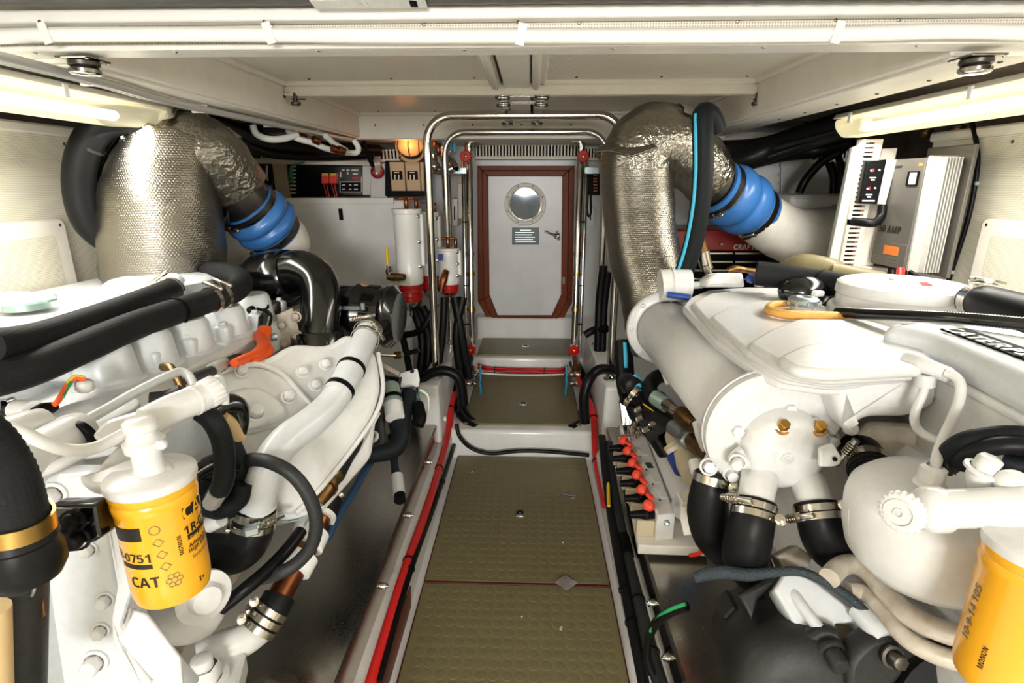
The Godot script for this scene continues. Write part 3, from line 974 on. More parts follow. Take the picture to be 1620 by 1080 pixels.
func manifold(s: float) -> void:
	var L = s < 0
	var side = "port" if L else "starboard"
	var t = thing("pipe_manifold", "polished vertical pipes with red handwheels on the %s side of the door" % side, "pipes")
	var d = 3.05
	var tp = D(742, 240, d) if L else D(919, 240, d)
	var bt = D(747, 556, 2.9) if L else D(908, 556, 2.9)
	obj("pipe", MB.new().tube([tp, bt], 0.019, 16), "chrome", t)
	var sh = Vector3(s * 0.035, 0.0, -0.03)
	obj("pipe", MB.new().tube([tp + sh, bt + sh], 0.011, 12), "chrome", t)
	var el = obj("elbow", MB.new().tube([tp, tp + Vector3(0, 0.03, 0), tp + Vector3(-s * 0.01, 0.05, 0), tp + Vector3(-s * 0.045, 0.054, 0)], [0.021, 0.023, 0.024, 0.02], 14), "steel", t)
	obj("elbow_collar", ring(tp + Vector3(-s * 0.045, 0.054, 0), Vector3.RIGHT, 0.02, 0.018, 0.006), "chrome", el)
	for f in [0.5, 0.6, 0.78]:
		var c = tp.lerp(bt, f)
		obj("coupling", ring(c, bt - tp, 0.019, 0.022, 0.003), "brass" if f > 0.55 else "steel", t)
	for f in [0.34, 0.66, 0.86]:
		obj("cable_tie", ring(tp.lerp(bt, f) + sh * 0.4, bt - tp, 0.027, 0.005, 0.002), "black", t)
	# handwheels: knurled red rim on a gate-valve stem
	for p in ([[737, 247, d - 0.06], [744, 553, 2.82]] if L else [[923, 247, d - 0.06], [908, 554, 2.82]]):
		var c = D(p[0], p[1], p[2])
		var ax = Vector3(0, 0, 1)
		var w = MB.new()
		var n = 14
		var rows = []
		for k in n * 2:
			var a = TAU * k / (n * 2)
			var rr = 0.031 if k % 2 == 0 else 0.027
			rows.append(Vector2(cos(a), sin(a)) * rr)
		w.prism(rows, Transform3D(Basis.IDENTITY, c), 0.012, 0.003)
		var wo = obj("handwheel", w, "red_glossy", t)
		obj("hub", MB.new().cyl(c - ax * 0.05, c + ax * 0.018, 0.009, 0.002), "brass", wo)
		obj("valve_body", MB.new().tube([c - ax * 0.03, c - ax * 0.06, tp.lerp(bt, 0.02 if p[1] < 400 else 0.98)], [0.014, 0.02, 0.022], 12, 1), "steel", t)
	# lower run: sloping pipe to a brass valve, the red hose starts here
	var lo = D(741, 597, 2.72) if L else D(914, 597, 2.72)
	obj("pipe", MB.new().tube([bt, lo], 0.021, 16), "chrome", t)
	obj("coupling", MB.new().lathe(bt.lerp(lo, 0.6), lo - bt, [Vector2(0.021, 0), Vector2(0.027, 0.004), Vector2(0.027, 0.03), Vector2(0.024, 0.034), Vector2(0.024, 0.05), Vector2(0.017, 0.055)], 8), "old_brass", t)
	for k in 2:
		var c = (D(750, 592 + k * 14, 2.72 - k * 0.06)) if L else D(906, 592 + k * 14, 2.72 - k * 0.06)
		obj("ball_valve", MB.new().lathe(c - Vector3(s * -0.012, 0, 0), Vector3(-s, 0, 0), [Vector2(0.012, -0.03), Vector2(0.018, -0.026), Vector2(0.02, -0.008), Vector2(0.015, 0.0), Vector2(0.02, 0.01), Vector2(0.02, 0.024), Vector2(0.0, 0.026)], 8), "steel", t)
		var a = c + Vector3(-s * 0.022, 0, 0)
		obj("lever", MB.new().tube([a, a + Vector3(-s * 0.012, -0.01, 0.01), a + Vector3(-s * 0.014, -0.085, 0.01)], [0.004, 0.006, 0.0055], 8), "teal", t)
		obj("lever", MB.new().tube([a, a + Vector3(-s * 0.01, 0.01, 0.0), a + Vector3(-s * 0.012, 0.05, -0.01)], [0.004, 0.005, 0.0055], 8), "teal", t)
	# blue-handled valves at the top
	for k in (4 if L else 2):
		var px = (700 + k * 6.0) if L else (950 + k * 4.5)
		var py = 216.0 + (k * 4 if L else 0)
		var v = D(px, 248 + k * 4, 2.95 - k * 0.02)
		obj("ball_valve", MB.new().lathe(v, Vector3(0.3, -0.4, 0.6), [Vector2(0.010, -0.04), Vector2(0.016, -0.035), Vector2(0.018, -0.01), Vector2(0.013, 0.0), Vector2(0.018, 0.01), Vector2(0.018, 0.03), Vector2(0.012, 0.045)], 8), "steel", t)
		var g = D(px + 1, py + 14, 2.93)
		obj("lever", MB.new().tube([v, D(px - 3, py + 22, 2.93), g], 0.004, 8), "steel", t)
		obj("grip", MB.new().box((g + D(px + 1, py - 16, 2.93)) * 0.5, Vector3(0.016, g.distance_to(D(px + 1, py - 16, 2.93)), 0.01), Basis.IDENTITY, 0.003), "teal", t)
	if L:
		var p0 = D(684, 268, 2.9)
		obj("pipe", MB.new().tube([p0, D(700, 270, 2.86), D(716, 266, 2.86)], 0.02, 12), "steel", t)
		obj("sphere_joint", MB.new().ball(D(687, 263, 2.86), Vector3.ONE * 0.03), "steel", t)
		obj("pipe", MB.new().cyl(D(685, 232, 2.9), D(686, 258, 2.9), 0.02, 0.003), "steel", t)
		obj("fitting", MB.new().cyl(D(693, 226, 2.95), D(694, 246, 2.95), 0.015, 0.003, 6), "copper", t)
		obj("fitting", MB.new().cyl(D(687, 217, 2.95), D(688, 236, 2.95), 0.013, 0.003, 6), "copper", t)
		obj("bracket", plate(rect(713, 265, 738, 275), 2.98, 0.01, 0.002), "zinc", t)
		for q in [[708, 275, 712, 396, 0.018], [701, 275, 704, 330, 0.008]]:
			obj("pipe", MB.new().tube([D(q[0], q[1], 2.9), D(q[2], q[3], 2.9)], q[4], 14), "chrome", t)
	else:
		obj("bracket", plate(rect(925, 264, 948, 275), 2.98, 0.01, 0.002), "zinc", t)
func separator(called_label: String, cx: float, y0: float, y1: float, hw: float, d: float) -> void:
	# fuel water separator: white canister, red sight bowl, steel dome, T-handle lid
	var t = thing("fuel_separator", called_label, "fuel filter", "fuel separators by the handrail")
	var a = D(cx, y0, d)
	var b = D(cx + 2, y1, d)
	var r = (D(cx + hw, y0, d) - a).length()
	var H = a.y - b.y
	var B = Vector3(a.x, b.y, a.z)
	obj("canister", MB.new().lathe(B, Vector3.UP, [Vector2(0, 0.27 * H), Vector2(r * 0.95, 0.27 * H), Vector2(r * 1.02, 0.29 * H), Vector2(r * 1.02, 0.4 * H), Vector2(r, 0.41 * H), Vector2(r, 0.72 * H), Vector2(r * 1.02, 0.725 * H), Vector2(r * 1.02, 0.95 * H), Vector2(r * 1.12, 0.96 * H), Vector2(r * 1.12, H), Vector2(0, H)], 32), "plastic_white", t)
	obj("lid_handle", MB.new().cyl(B + Vector3(0, H, 0), B + Vector3(0, H + 0.05, 0), 0.01).tube([B + Vector3(-0.032, H + 0.045, 0), B + Vector3(0.032, H + 0.045, 0)], 0.006, 8), "copper", t)
	obj("vent_plug", MB.new().cyl(B + Vector3(r * 0.75, H, 0), B + Vector3(r * 0.75, H + 0.045, 0), 0.009, 0.002, 6), "copper", t)
	obj("sight_bowl", MB.new().lathe(B, Vector3.UP, [Vector2(0, 0.1 * H), Vector2(r * 0.84, 0.1 * H), Vector2(r * 0.88, 0.12 * H), Vector2(r * 0.88, 0.27 * H)], 32), "red_glass", t)
	obj("bowl_core", MB.new().cyl(B + Vector3(0, 0.1 * H, 0), B + Vector3(0, 0.27 * H, 0), r * 0.5), "beige", t)
	for f in [0.145, 0.19, 0.235]:
		obj("bowl_ring", ring(B + Vector3(0, f * H, 0), Vector3.UP, r * 0.88, 0.006, 0.003), "red_glossy", t)
	obj("heat_shield", MB.new().lathe(B, Vector3.UP, [Vector2(0, -0.015 * H), Vector2(r * 0.3, -0.01 * H), Vector2(r * 0.62, 0.02 * H), Vector2(r * 0.85, 0.065 * H), Vector2(r * 0.9, 0.1 * H), Vector2(r * 0.8, 0.1 * H)], 28), "steel", t)
	obj("drain_cock", MB.new().tube([B + Vector3(0, 0, 0), B + Vector3(0, -0.03, 0.01)], 0.009, 8), "dark_steel", t)
	for k in 3:
		bolt_row(t, [B + Vector3(r * 0.9, H * (0.45 + 0.24 * k), r * 0.4)], Vector3(0.4, 0, 1), 0.01, "steel", "bracket_bolt")
	obj("bracket", MB.new().box(B + Vector3(r * 1.05, 0.7 * H, -r * 0.3), Vector3(0.02, 0.5 * H, 0.05), Basis.IDENTITY, 0.003), "plastic_white", t)
func separators() -> void:
	separator("tall white fuel separator with red bowl and a yellow lever valve", 643, 330, 490, 21, 2.5)
	separator("white fuel separator half hidden behind the handrail post", 676, 335, 470, 16, 2.75)
	separator("shorter white fuel separator with a blue sticker between post and door pipes", 709, 392, 469, 16, 2.62)
	var v = thing("lever_valve", "brass valve with a yellow upright lever on the tall fuel separator", "valve")
	obj("body", MB.new().tube(DL([[612, 437, 2.42], [622, 438, 2.42], [640, 438, 2.4]]), [0.014, 0.02, 0.014], 10), "old_brass", v)
	obj("elbow", MB.new().tube(DL([[616, 436, 2.42], [614, 428, 2.42], [620, 424, 2.42]]), 0.012, 10), "steel", v)
	obj("lever", MB.new().tube(DL([[614, 432, 2.4], [613, 420, 2.4]]), 0.005, 8), "steel", v)
	obj("grip", MB.new().tube(DL([[613, 418, 2.4], [612, 392, 2.4]]), 0.007, 8), "yellow_cable", v)
	var w = thing("drain_valve", "copper drain valve hanging before the shorter fuel separator", "valve")
	obj("body", MB.new().tube(DL([[706, 428, 2.5], [702, 442, 2.48], [697, 462, 2.47]]), [0.013, 0.018, 0.012], 10), "copper", w)
	obj("tee", MB.new().tube(DL([[694, 455, 2.47], [702, 462, 2.47]]), 0.01, 8), "black", w)
	tag(obj("blue_sticker", plate(rect(693, 402, 701, 412), 2.545, 0.002, 0.0005), "blue_label"), "small blue sticker on the shorter fuel separator", "sticker")
func slotted_duct(parent: Node3D, a: Vector3, b: Vector3, h: float, n: int, depth: float, rail := true) -> void:
	# open-slot wiring duct: base rail, and one finger per slot
	var ax = (b - a)
	var L = ax.length()
	var z = Vector3(0, 0, 1)
	var up = z.cross(ax.normalized()).normalized()
	if up.y < 0:
		up = -up
	var B = Basis(ax.normalized(), up, z)
	if rail:
		obj("duct_rail", MB.new().box(a + ax * 0.5 + up * 0.008, Vector3(L, 0.016, depth), B, 0.002), "duct", parent)
	obj("duct_back", MB.new().box(a + ax * 0.5 + up * h * 0.5 - z * depth * 0.5, Vector3(L, h, 0.006), B, 0.0), "duct", parent)
	for k in 3:
		obj("duct_wire", MB.new().tube([a + up * h * (0.3 + 0.24 * k) - z * depth * (0.1 + 0.1 * (k % 2)), b + up * h * (0.3 + 0.24 * k) - z * depth * (0.1 + 0.1 * (k % 2))], h * 0.125, 8, 1), "cable", parent)
	for i in n:
		var c = a + ax * ((i + 0.5) / n) + up * (h * 0.5 + 0.008) + z * (depth * 0.5 - 0.002)
		obj("duct_finger", MB.new().box(c, Vector3(L / n * 0.5, h - 0.016, 0.004), B, 0.001), "duct", parent)
func electrics() -> void:
	# white tank lid below, its casing
	var tk = thing("fuel_tank", "smooth white boxed tank with a narrow black sight slot", "tank")
	obj("tank_body", MB.new().box(V(-1.02, 0.41, 2.885), Vector3(0.89, 1.42, 0.27), Basis.IDENTITY, 0.01), "gloss_white", tk)
	obj("top_lip", plate(rect(352, 313, 622, 323), 2.735, 0.02, 0.003), "gloss_white", tk)
	obj("slot", plate([[535, 330], [541, 330], [543, 348], [537, 348]], 2.742, 0.004, 0.0), "black", tk)
	# dark recess with wiring behind the panels
	var bk = thing("switchboard", "dark electrical board of breakers and meters above the white tank", "electrical panel")
	obj("back_board", plate(rect(372, 222, 680, 316), 3.2, 0.03, 0.0), "hull", bk)
	slotted_duct(bk, D(415, 254, 3.1), D(583, 256, 3.1), 0.075, 28, 0.05)
	slotted_duct(bk, D(601, 257, 3.1), D(634, 256, 3.1), 0.065, 6, 0.05)
	obj("duct_lid", plate([[378, 250], [585, 254], [590, 262], [378, 258]], 3.05, 0.02, 0.003), "duct", bk)
	obj("cover_strip", plate([[430, 259], [451, 259], [458, 313], [437, 313]], 3.05, 0.03, 0.003), "panel_beige", bk)
	var mb = obj("meter_box", plate(rect(465, 262, 573, 310), 3.08, 0.05, 0.004), "black_gloss", bk)
	for k in 2:
		var x = 508.5 + k * 12.5
		var br = obj("breaker", plate([[x, 274], [x + 11, 274], [x + 11, 290], [x, 290]], 3.05, 0.03, 0.002), "red_plastic", mb)
		obj("breaker_top", plate([[x + 1, 274], [x + 10, 274], [x + 10, 277.5], [x + 1, 277.5]], 3.048, 0.004, 0.0), "yellow_cable", br)
		for j in 2:
			pipe("red_wire", DL([[x + 3 + j * 5, 290, 3.04], [x + 6 + j * 4, 300, 3.03], [x + 10 + j * 3, 314, 3.03]]), 0.0025, "red", mb, 6)
	obj("meter_frame", plate(rect(537.5, 287, 572, 304), 3.076, 0.003, 0.0), "paper", mb)
	obj("meter_window", plate(rect(538.5, 288, 571, 303), 3.074, 0.003, 0.0), "black", mb)
	for j in 2:
		for k in 3:
			obj("printed_mark", plate(rect(541 + k * 8 + (3 if k else 0), 291.5 + j * 7, 546 + k * 10, 293.3 + j * 7), 3.072, 0.001, 0.0), "paper", mb)
	for q in [[541, 268, 545, 270], [548, 268, 553, 270], [556, 268, 567, 270], [549, 272, 551, 276], [558, 274, 566, 276], [538, 272, 540, 280]]:
		obj("printed_mark", plate(rect(q[0], q[1], q[2], q[3]), 3.076, 0.001, 0.0), "paper", mb)
	obj("printed_mark", plate(rect(557, 280, 569, 283), 3.076, 0.001, 0.0), "red", mb)
	# terminal strip with white and black wires
	var ts = obj("terminal_strip", plate(rect(384, 284, 432, 290), 3.06, 0.02, 0.002), "dark_steel", bk)
	for k in 7:
		pipe("wire", DL([[390 + k * 6.5, 262, 3.04], [388 + k * 6.8, 272, 3.02], [392 + k * 6.2, 285, 3.04]]), 0.005, "paper" if k % 2 else "cable", ts, 6)
	for k in 6:
		pipe("wire", DL([[388 + k * 7, 286, 3.04], [392 + k * 7, 296, 3.03], [398 + k * 6, 312, 3.04]]), 0.004, "cable", ts, 6)
	obj("relay_box", plate(rect(402, 292, 428, 310), 3.09, 0.03, 0.002), "beige", bk)
	for k in 3:
		pipe("green_wire", DL([[478 + k * 2, 257, 3.05], [462 + k, 262, 3.04], [458 + k * 2, 276, 3.04], [464, 290 - k * 3, 3.05]]), 0.004, "green", bk, 6)
	for k in 8:
		obj("duct_finger", plate(rect(459, 262 + k * 6, 466, 264.5 + k * 6), 3.06, 0.02, 0.0), "duct", bk)
	obj("blank_plate", plate(rect(573, 262, 586, 309), 3.09, 0.02, 0.003), "charger_light", bk)
	obj("blank_plate", plate(rect(586, 258, 612, 313), 3.08, 0.02, 0.003), "bulkhead", bk)
	var gl = obj("cable_gland", MB.new().cyl(D(597, 273, 3.07), D(597, 271, 3.02), 0.035, 0.006), "tool_red", bk)
	for k in 4:
		pipe("grey_cable", DL([[591 + k * 3.2, 247, 3.04], [593 + k * 2.5, 258, 3.0], [595 + k * 1.8, 272, 3.02]]), 0.006, "charger_light", gl, 6)
	# two beige breakers on a black mounting
	var bp = thing("breaker_unit", "two beige switch units with black windows on a black backplate", "breaker")
	obj("backplate", plate(rect(609, 254, 674, 310), 3.06, 0.02, 0.002), "black", bp)
	for k in 3:
		var x = 615.5 + k * 24.3
		if k == 2:
			obj("unit_cover", plate([[664, 256], [670, 256], [671, 302], [667, 302]], 3.03, 0.03, 0.003), "panel_beige", bp)
			continue
		var u = obj("unit_cover", plate([[x, 256], [x + 23, 256], [x + 26, 302], [x + 4, 302]], 3.02, 0.04, 0.004), "panel_beige", bp)
		var w = obj("window", plate([[x + 4.3, 270.5], [x + 20.5, 270.5], [x + 21.5, 284], [x + 5, 284]], 3.016, 0.004, 0.001), "black", u)
		for j in 2:
			obj("toggle", plate(rect(x + 8.5 + j * 6, 276, x + 10 + j * 6, 284), 3.014, 0.004, 0.0), "charger_light", w)
		obj("printed_mark", plate(rect(x + 8, 272, x + 16, 273.6), 3.0145, 0.001, 0.0), "paper", w)
	# lit bulkhead lamp
	var lp = thing("bulkhead_lamp", "round warm-lit bulkhead lamp with a wire guard beside the handrail post", "lamp")
	var c = D(649, 231, 2.98)
	obj("glass_dome", MB.new().ball(c, Vector3(0.066, 0.052, 0.05)), "lamp_glow", lp)
	obj("rim", MB.new().lathe(c + Vector3(0, -0.004, -0.01), Vector3(0, -0.35, 1), [Vector2(0.066, 0), Vector2(0.078, 0), Vector2(0.078, 0.014), Vector2(0.066, 0.014)], 28), "panel_beige", lp)
	for k in 3:
		pipe("guard_wire", [c + Vector3(-0.05 + k * 0.05, 0.05, 0.012), c + Vector3(-0.055 + k * 0.055, 0.0, 0.057), c + Vector3(-0.05 + k * 0.05, -0.056, 0.02)], 0.003, "dark_steel", lp, 6)
	var ol = OmniLight3D.new()
	ol.name = "light"
	ol.light_energy = 0.012
	ol.light_color = Color(1.0, 0.62, 0.3)
	ol.light_size = 0.05
	ol.omni_range = 6.0
	ol.shadow_enabled = true
	lp.add_child(ol)
	ol.position = c + Vector3(0, 0, 0.075)
	# ducts and dark strip above the door and to starboard
	var dd = thing("wiring_duct", "slotted pale wiring duct running over the door", "wiring duct")
	obj("back_strip", plate(rect(752, 226, 916, 250), 3.46, 0.03, 0.0), "duct", dd)
	slotted_duct(dd, D(752, 252, 3.4), D(916, 252, 3.4), 0.085, 32, 0.04)
	var ds = thing("wiring_duct", "slotted pale wiring duct beside the starboard cables", "wiring duct")
	slotted_duct(ds, D(1286, 258, 2.75), D(1342, 256, 2.75), 0.07, 10, 0.05)
	var de = thing("wiring_duct", "short slotted wiring duct between handwheel and foil riser", "wiring duct")
	slotted_duct(de, D(927, 254, 3.4), D(950, 254, 3.4), 0.075, 5, 0.04)
	var db = thing("distribution_box", "small black box with red terminals behind the foil riser", "box")
	obj("casing", plate(rect(926, 272, 949, 308), 3.35, 0.19, 0.004), "black", db)
	for k in 6:
		obj("terminal", plate(rect(939, 276 + k * 5, 945, 278.5 + k * 5), 3.345, 0.006, 0.001), "copper", db)
	var pc = thing("phone_cord", "black looped cord hanging below the small black box", "cord")
	pipe("cord", DL([[930, 304, 3.34], [929, 330, 3.33], [931, 342, 3.33], [935, 335, 3.33], [934, 304, 3.34]]), 0.006, "cable", pc, 8)
	var wp = thing("wall_socket", "white wall plate under the hanging cord", "socket")
	obj("plate", plate(rect(928, 328, 940, 358), 3.5, 0.02, 0.003), "plastic_white", wp)
	obj("slot", plate(rect(933, 340, 935, 348), 3.495, 0.004, 0.0), "black", wp)
	# beige conduit plates beside the port pipes
	var cp = thing("conduit_cover", "tall beige conduit cover behind the port pipes", "conduit")
	obj("cover", plate(rect(724, 276, 737, 346), 3.35, 0.05, 0.004), "duct", cp)
	obj("tab", plate(rect(724, 276, 737, 291), 3.34, 0.05, 0.004), "panel_beige", cp)
	var jb = thing("junction_box", "small grey junction box with a black slot near the door pipes", "box")
	obj("casing", plate(rect(713, 314, 724, 358), 3.3, 0.24, 0.004), "charger_light", jb)
	obj("slot", plate(rect(718, 326, 720, 348), 3.295, 0.004, 0.0), "black", jb)

# ---------------------------------------------------------------- exhausts and their hoses
func bellows(parent: Node3D, a: Vector3, b: Vector3, r: float, called := "blue_hose") -> void:
	var ax = b - a
	var L = ax.length()
	var prof = []
	for i in 41:
		var t = i / 40.0
		var bulge = 0.0
		if t > 0.22 and t < 0.8:
			bulge = absf(sin((t - 0.22) / 0.58 * PI * 2.0)) * 0.17
			bulge = pow(bulge / 0.17, 0.55) * 0.17 if bulge > 0 else 0.0
		prof.append(Vector2(r * (1.0 + bulge), t * L))
	prof.push_front(Vector2(r * 0.9, 0)); prof.append(Vector2(r * 0.9, L))
	var h = obj(called, MB.new().lathe(a, ax, prof, 36), "blue", parent, "blue silicone bellows hose")
	for f in [0.11, 0.90]:
		clamp_band(h, a + ax * f, ax, r * 1.0, Vector3(-0.3, -1, 0.6), 0.022, true, "dark_steel")
		clamp_band(h, a + ax * (f + 0.05 * (1 if f < 0.5 else -1)), ax, r * 1.0, Vector3(-0.3, -1, 0.6), 0.008, false, "clamp")
func wrinkled(pts: Array, rad: Array, seg: int, sub: int, amp: float, sd: int) -> MB:
	# tube with a slightly lumpy surface, for foil and cloth lagging
	var f = FastNoiseLite.new()
	f.seed = sd; f.frequency = 9.0; f.fractal_octaves = 3
	var b = MB.new()
	b.tube(pts, rad, seg, sub)
	var tmp = MB.new()
	for i in b.v.size():
		var p = b.v[i]
		var k = f.get_noise_3d(p.x, p.y, p.z) * amp
		tmp.v.append(p + b.n[i] * k)
	tmp.n = b.n
	return tmp
func tape(parent: Node3D, c: Vector3, ax: Vector3, r: float, a0: float, a1: float, w: float) -> void:
	# strip of foil tape lying round part of a lagged pipe
	var fr_ = frame(c, ax)
	var rows = []
	var rg = RandomNumberGenerator.new()
	rg.seed = int(a0 * 1000) + int(w * 10000)
	for i in 9:
		var a = lerpf(a0, a1, i / 8.0)
		var e = fr_.basis.x * cos(a) + fr_.basis.y * sin(a)
		var row = []
		for j in 4:
			row.append(c + e * (r + 0.002 + rg.randf() * 0.003) + fr_.basis.z * (w * (j / 3.0 - 0.5) + rg.randf_range(-0.004, 0.004)))
		rows.append(row)
	obj("foil_tape", MB.new().grid(rows, false, 0.9), "foil_tape", parent)
func exhaust_port() -> void:
	var t = thing("exhaust_riser", "foil lagged exhaust riser with blue bellows hose beside the black hose loop", "exhaust")
	obj("lagging", wrinkled(DL([[262, 440, 1.66], [260, 380, 1.66], [258, 310, 1.66], [268, 250, 1.67], [274, 208, 1.68]]), [0.17, 0.172, 0.158, 0.125, 0.106], 40, 10, 0.008, 3), "foil", t)
	obj("lagging_elbow", wrinkled(DL([[258, 290, 1.68], [285, 245, 1.70], [320, 245, 1.74], [352, 275, 1.79], [370, 300, 1.82]]), [0.11, 0.118, 0.118, 0.113, 0.108], 36, 8, 0.01, 5), "foil_smooth", t)
	obj("lagging_top", wrinkled(DL([[262, 222, 1.68], [264, 205, 1.68], [268, 199, 1.68]]), [0.118, 0.105, 0.06], 32, 4, 0.008, 9), "foil_smooth", t)
	tape(t, D(260, 345, 1.66), Vector3.UP, 0.172, 0.3, 2.6, 0.03)
	tape(t, D(300, 240, 1.71), Vector3(1, 0.2, -0.2), 0.12, 0.6, 2.4, 0.05)
	tape(t, D(335, 258, 1.77), Vector3(1, -0.9, -0.4), 0.119, 0.3, 2.9, 0.04)
	obj("outlet_pipe", MB.new().tube(DL([[352, 280, 1.80], [378, 308, 1.84], [398, 332, 1.88]]), 0.09, 32, 3), "dark_steel", t)
	obj("outlet_rim", ring(D(391, 323, 1.866), D(398, 332, 1.88) - D(378, 308, 1.84), 0.09, 0.006, 0.004, 32), "clamp", t)
	obj("stub", MB.new().tube(DL([[318, 205, 1.8], [334, 205, 1.8], [344, 222, 1.8]]), 0.03, 14), "chrome", t)
	bellows(t, D(388, 320, 1.86), D(438, 372, 1.96), 0.096)
	obj("wrapped_pipe", wrinkled(DL([[428, 362, 1.94], [447, 382, 2.0], [440, 390, 2.15], [400, 392, 2.35], [340, 395, 2.5]]), [0.093, 0.096, 0.095, 0.09, 0.09], 32, 6, 0.006, 11), "wrap", t)
func exhaust_starboard() -> void:
	var t = thing("exhaust_riser", "foil lagged exhaust riser with blue bellows hose beside the handrail arch", "exhaust")
	obj("lagging", wrinkled(DL([[1020, 568, 1.84], [1032, 525, 1.87], [1034, 470, 1.90], [1018, 400, 1.98], [1009, 320, 2.04], [1006, 262, 2.06], [1012, 235, 2.06]]), [0.045, 0.1, 0.118, 0.126, 0.127, 0.125, 0.12], 40, 10, 0.007, 21), "foil", t)
	obj("lagging_elbow", wrinkled(DL([[1006, 290, 2.06], [1012, 238, 2.06], [1048, 222, 2.08], [1090, 248, 2.12], [1125, 285, 2.16]]), [0.124, 0.126, 0.125, 0.115, 0.1], 36, 8, 0.010, 23), "foil_smooth", t)
	obj("lagging_flap", slab([[938, 240], [975, 214], [1012, 206], [1040, 232], [1000, 246], [962, 238]], D(985, 232, 1.96), Vector3(-0.2, 0.8, 0.5), 0.006, 0.001), "foil_smooth", t)
	tape(t, D(1008, 246, 2.06), Vector3(-0.1, 1, 0.1), 0.128, 0.2, 2.9, 0.035)
	tape(t, D(1060, 226, 2.09), Vector3(1, -0.3, -0.2), 0.126, 0.5, 2.4, 0.05)
	tape(t, D(1012, 345, 2.02), Vector3.UP, 0.13, 0.6, 1.9, 0.03)
	obj("outlet_pipe", MB.new().tube(DL([[1100, 262, 2.13], [1130, 290, 2.17], [1152, 308, 2.2]]), 0.09, 32, 3), "dark_steel", t)
	obj("outlet_rim", ring(D(1136, 296, 2.177), D(1152, 308, 2.2) - D(1130, 290, 2.17), 0.09, 0.006, 0.004, 32), "copper", t)
	bellows(t, D(1128, 292, 2.165), D(1198, 338, 2.3), 0.104)
	obj("wrapped_pipe", wrinkled(DL([[1186, 332, 2.28], [1222, 358, 2.34], [1262, 375, 2.4], [1310, 368, 2.48], [1350, 352, 2.58]]), [0.1, 0.108, 0.12, 0.112, 0.1], 32, 8, 0.006, 31), "wrap", t)
func exhaust_hoses() -> void:
	var a = thing("coolant_hose", "thick black hose looping up behind the port foil riser", "hose")
	pipe("hose", DL([[222, 196, 1.6], [190, 190, 1.57], [155, 204, 1.55], [131, 245, 1.54], [125, 295, 1.54], [136, 345, 1.55], [160, 372, 1.58], [185, 385, 1.64]]), 0.040, "rubber", a, 20)
	obj("seam_ring", ring(D(139, 230, 1.545), D(131, 245, 1.54) - D(155, 204, 1.55), 0.040, 0.008, 0.0015), "rubber_worn", a)
	var c = thing("corrugated_hose", "thin black corrugated hose inside the loop of the thick black hose", "hose")
	obj("hose", ribbed(DL([[205, 204, 1.66], [178, 225, 1.63], [160, 262, 1.62], [157, 300, 1.62], [165, 335, 1.62], [180, 350, 1.64]]), 0.017, 0.012, 0.003, 12), "cable", c)
	var h = thing("striped_hose", "black hose with a light blue edge stripe hanging before the starboard blue bellows", "hose")
	var pts = DL([[1132, 205, 1.80], [1124, 184, 1.78], [1112, 181, 1.76], [1112, 215, 1.75], [1112, 270, 1.75], [1107, 330, 1.76], [1094, 395, 1.78], [1074, 452, 1.8]])
	pipe("hose", pts, 0.031, "hose_blueblack", h, 20)
	var sp = []
	for p in pts.slice(2):
		sp.append(p + Vector3(-0.026, 0, 0.0165))
	pipe("stripe", sp, 0.006, "cyan_stripe", h, 8)
	var w = thing("water_hose", "black hose with a light blue band running down under the starboard heat exchanger", "hose")
	var q = DL([[986, 540, 1.95], [988, 580, 1.9], [992, 618, 1.85], [1010, 655, 1.78], [1040, 690, 1.7], [1070, 740, 1.6]])
	pipe("hose", q, 0.034, "rubber", w, 16)
	pipe("stripe", [q[0] + Vector3(0, 0.004, 0.032), q[1] + Vector3(0.0, 0.006, 0.033)], 0.008, "cyan_stripe", w, 8)
	for k in 2:
		clamp_band(w, q[3].lerp(q[4], 0.3 + 0.25 * k), q[4] - q[3], 0.036, Vector3(-1, -0.3, 0.4), 0.012)

# ---------------------------------------------------------------- port engine

func bent_text(parent: Node3D, s: String, h: float, c: Vector3, r: float, ang: float, y: float, m: String, upright := false) -> void:
	# lettering laid round an upright can; ang is measured from +z towards +x
	var t = TextMesh.new()
	var f = SystemFont.new()
	f.font_names = PackedStringArray(["Droid Sans"])
	f.font_weight = 700
	t.font = f; t.text = s; t.font_size = 32; t.depth = 0.0; t.pixel_size = h / 24.0; t.curve_step = 4.0
	var A = t.get_mesh_arrays()
	var vs: PackedVector3Array = A[Mesh.ARRAY_VERTEX]
	var ns = PackedVector3Array()
	for i in vs.size():
		if upright:
			vs[i] = Vector3(-vs[i].y, vs[i].x, 0)
		var a = ang + vs[i].x / r
		ns.append(Vector3(sin(a), 0, cos(a)))
		vs[i] = c + Vector3(sin(a) * (r + 0.0005), y + vs[i].y, cos(a) * (r + 0.0005))
	var B = []
	B.resize(Mesh.ARRAY_MAX)
	B[Mesh.ARRAY_VERTEX] = vs; B[Mesh.ARRAY_NORMAL] = ns; B[Mesh.ARRAY_INDEX] = A[Mesh.ARRAY_INDEX]
	var am = ArrayMesh.new()
	am.add_surface_from_arrays(Mesh.PRIMITIVE_TRIANGLES, B)
	var o = MeshInstance3D.new()
	o.mesh = am; o.name = "lettering"; o.material_override = M[m]
	parent.add_child(o, true)
func patch(parent: Node3D, c: Vector3, r: float, a0: float, a1: float, y0: float, y1: float, m: String, called := "printed_patch", skew := 0.0) -> void:
	var rows = []
	for i in 9:
		var a = lerpf(a0, a1, i / 8.0)
		var e = Vector3(sin(a), 0, cos(a)) * (r + 0.0004)
		rows.append([c + e + UP * (y0 + skew * i / 8.0), c + e + UP * (y1 + skew * i / 8.0)])
	obj(called, MB.new().grid(rows, false), m, parent)
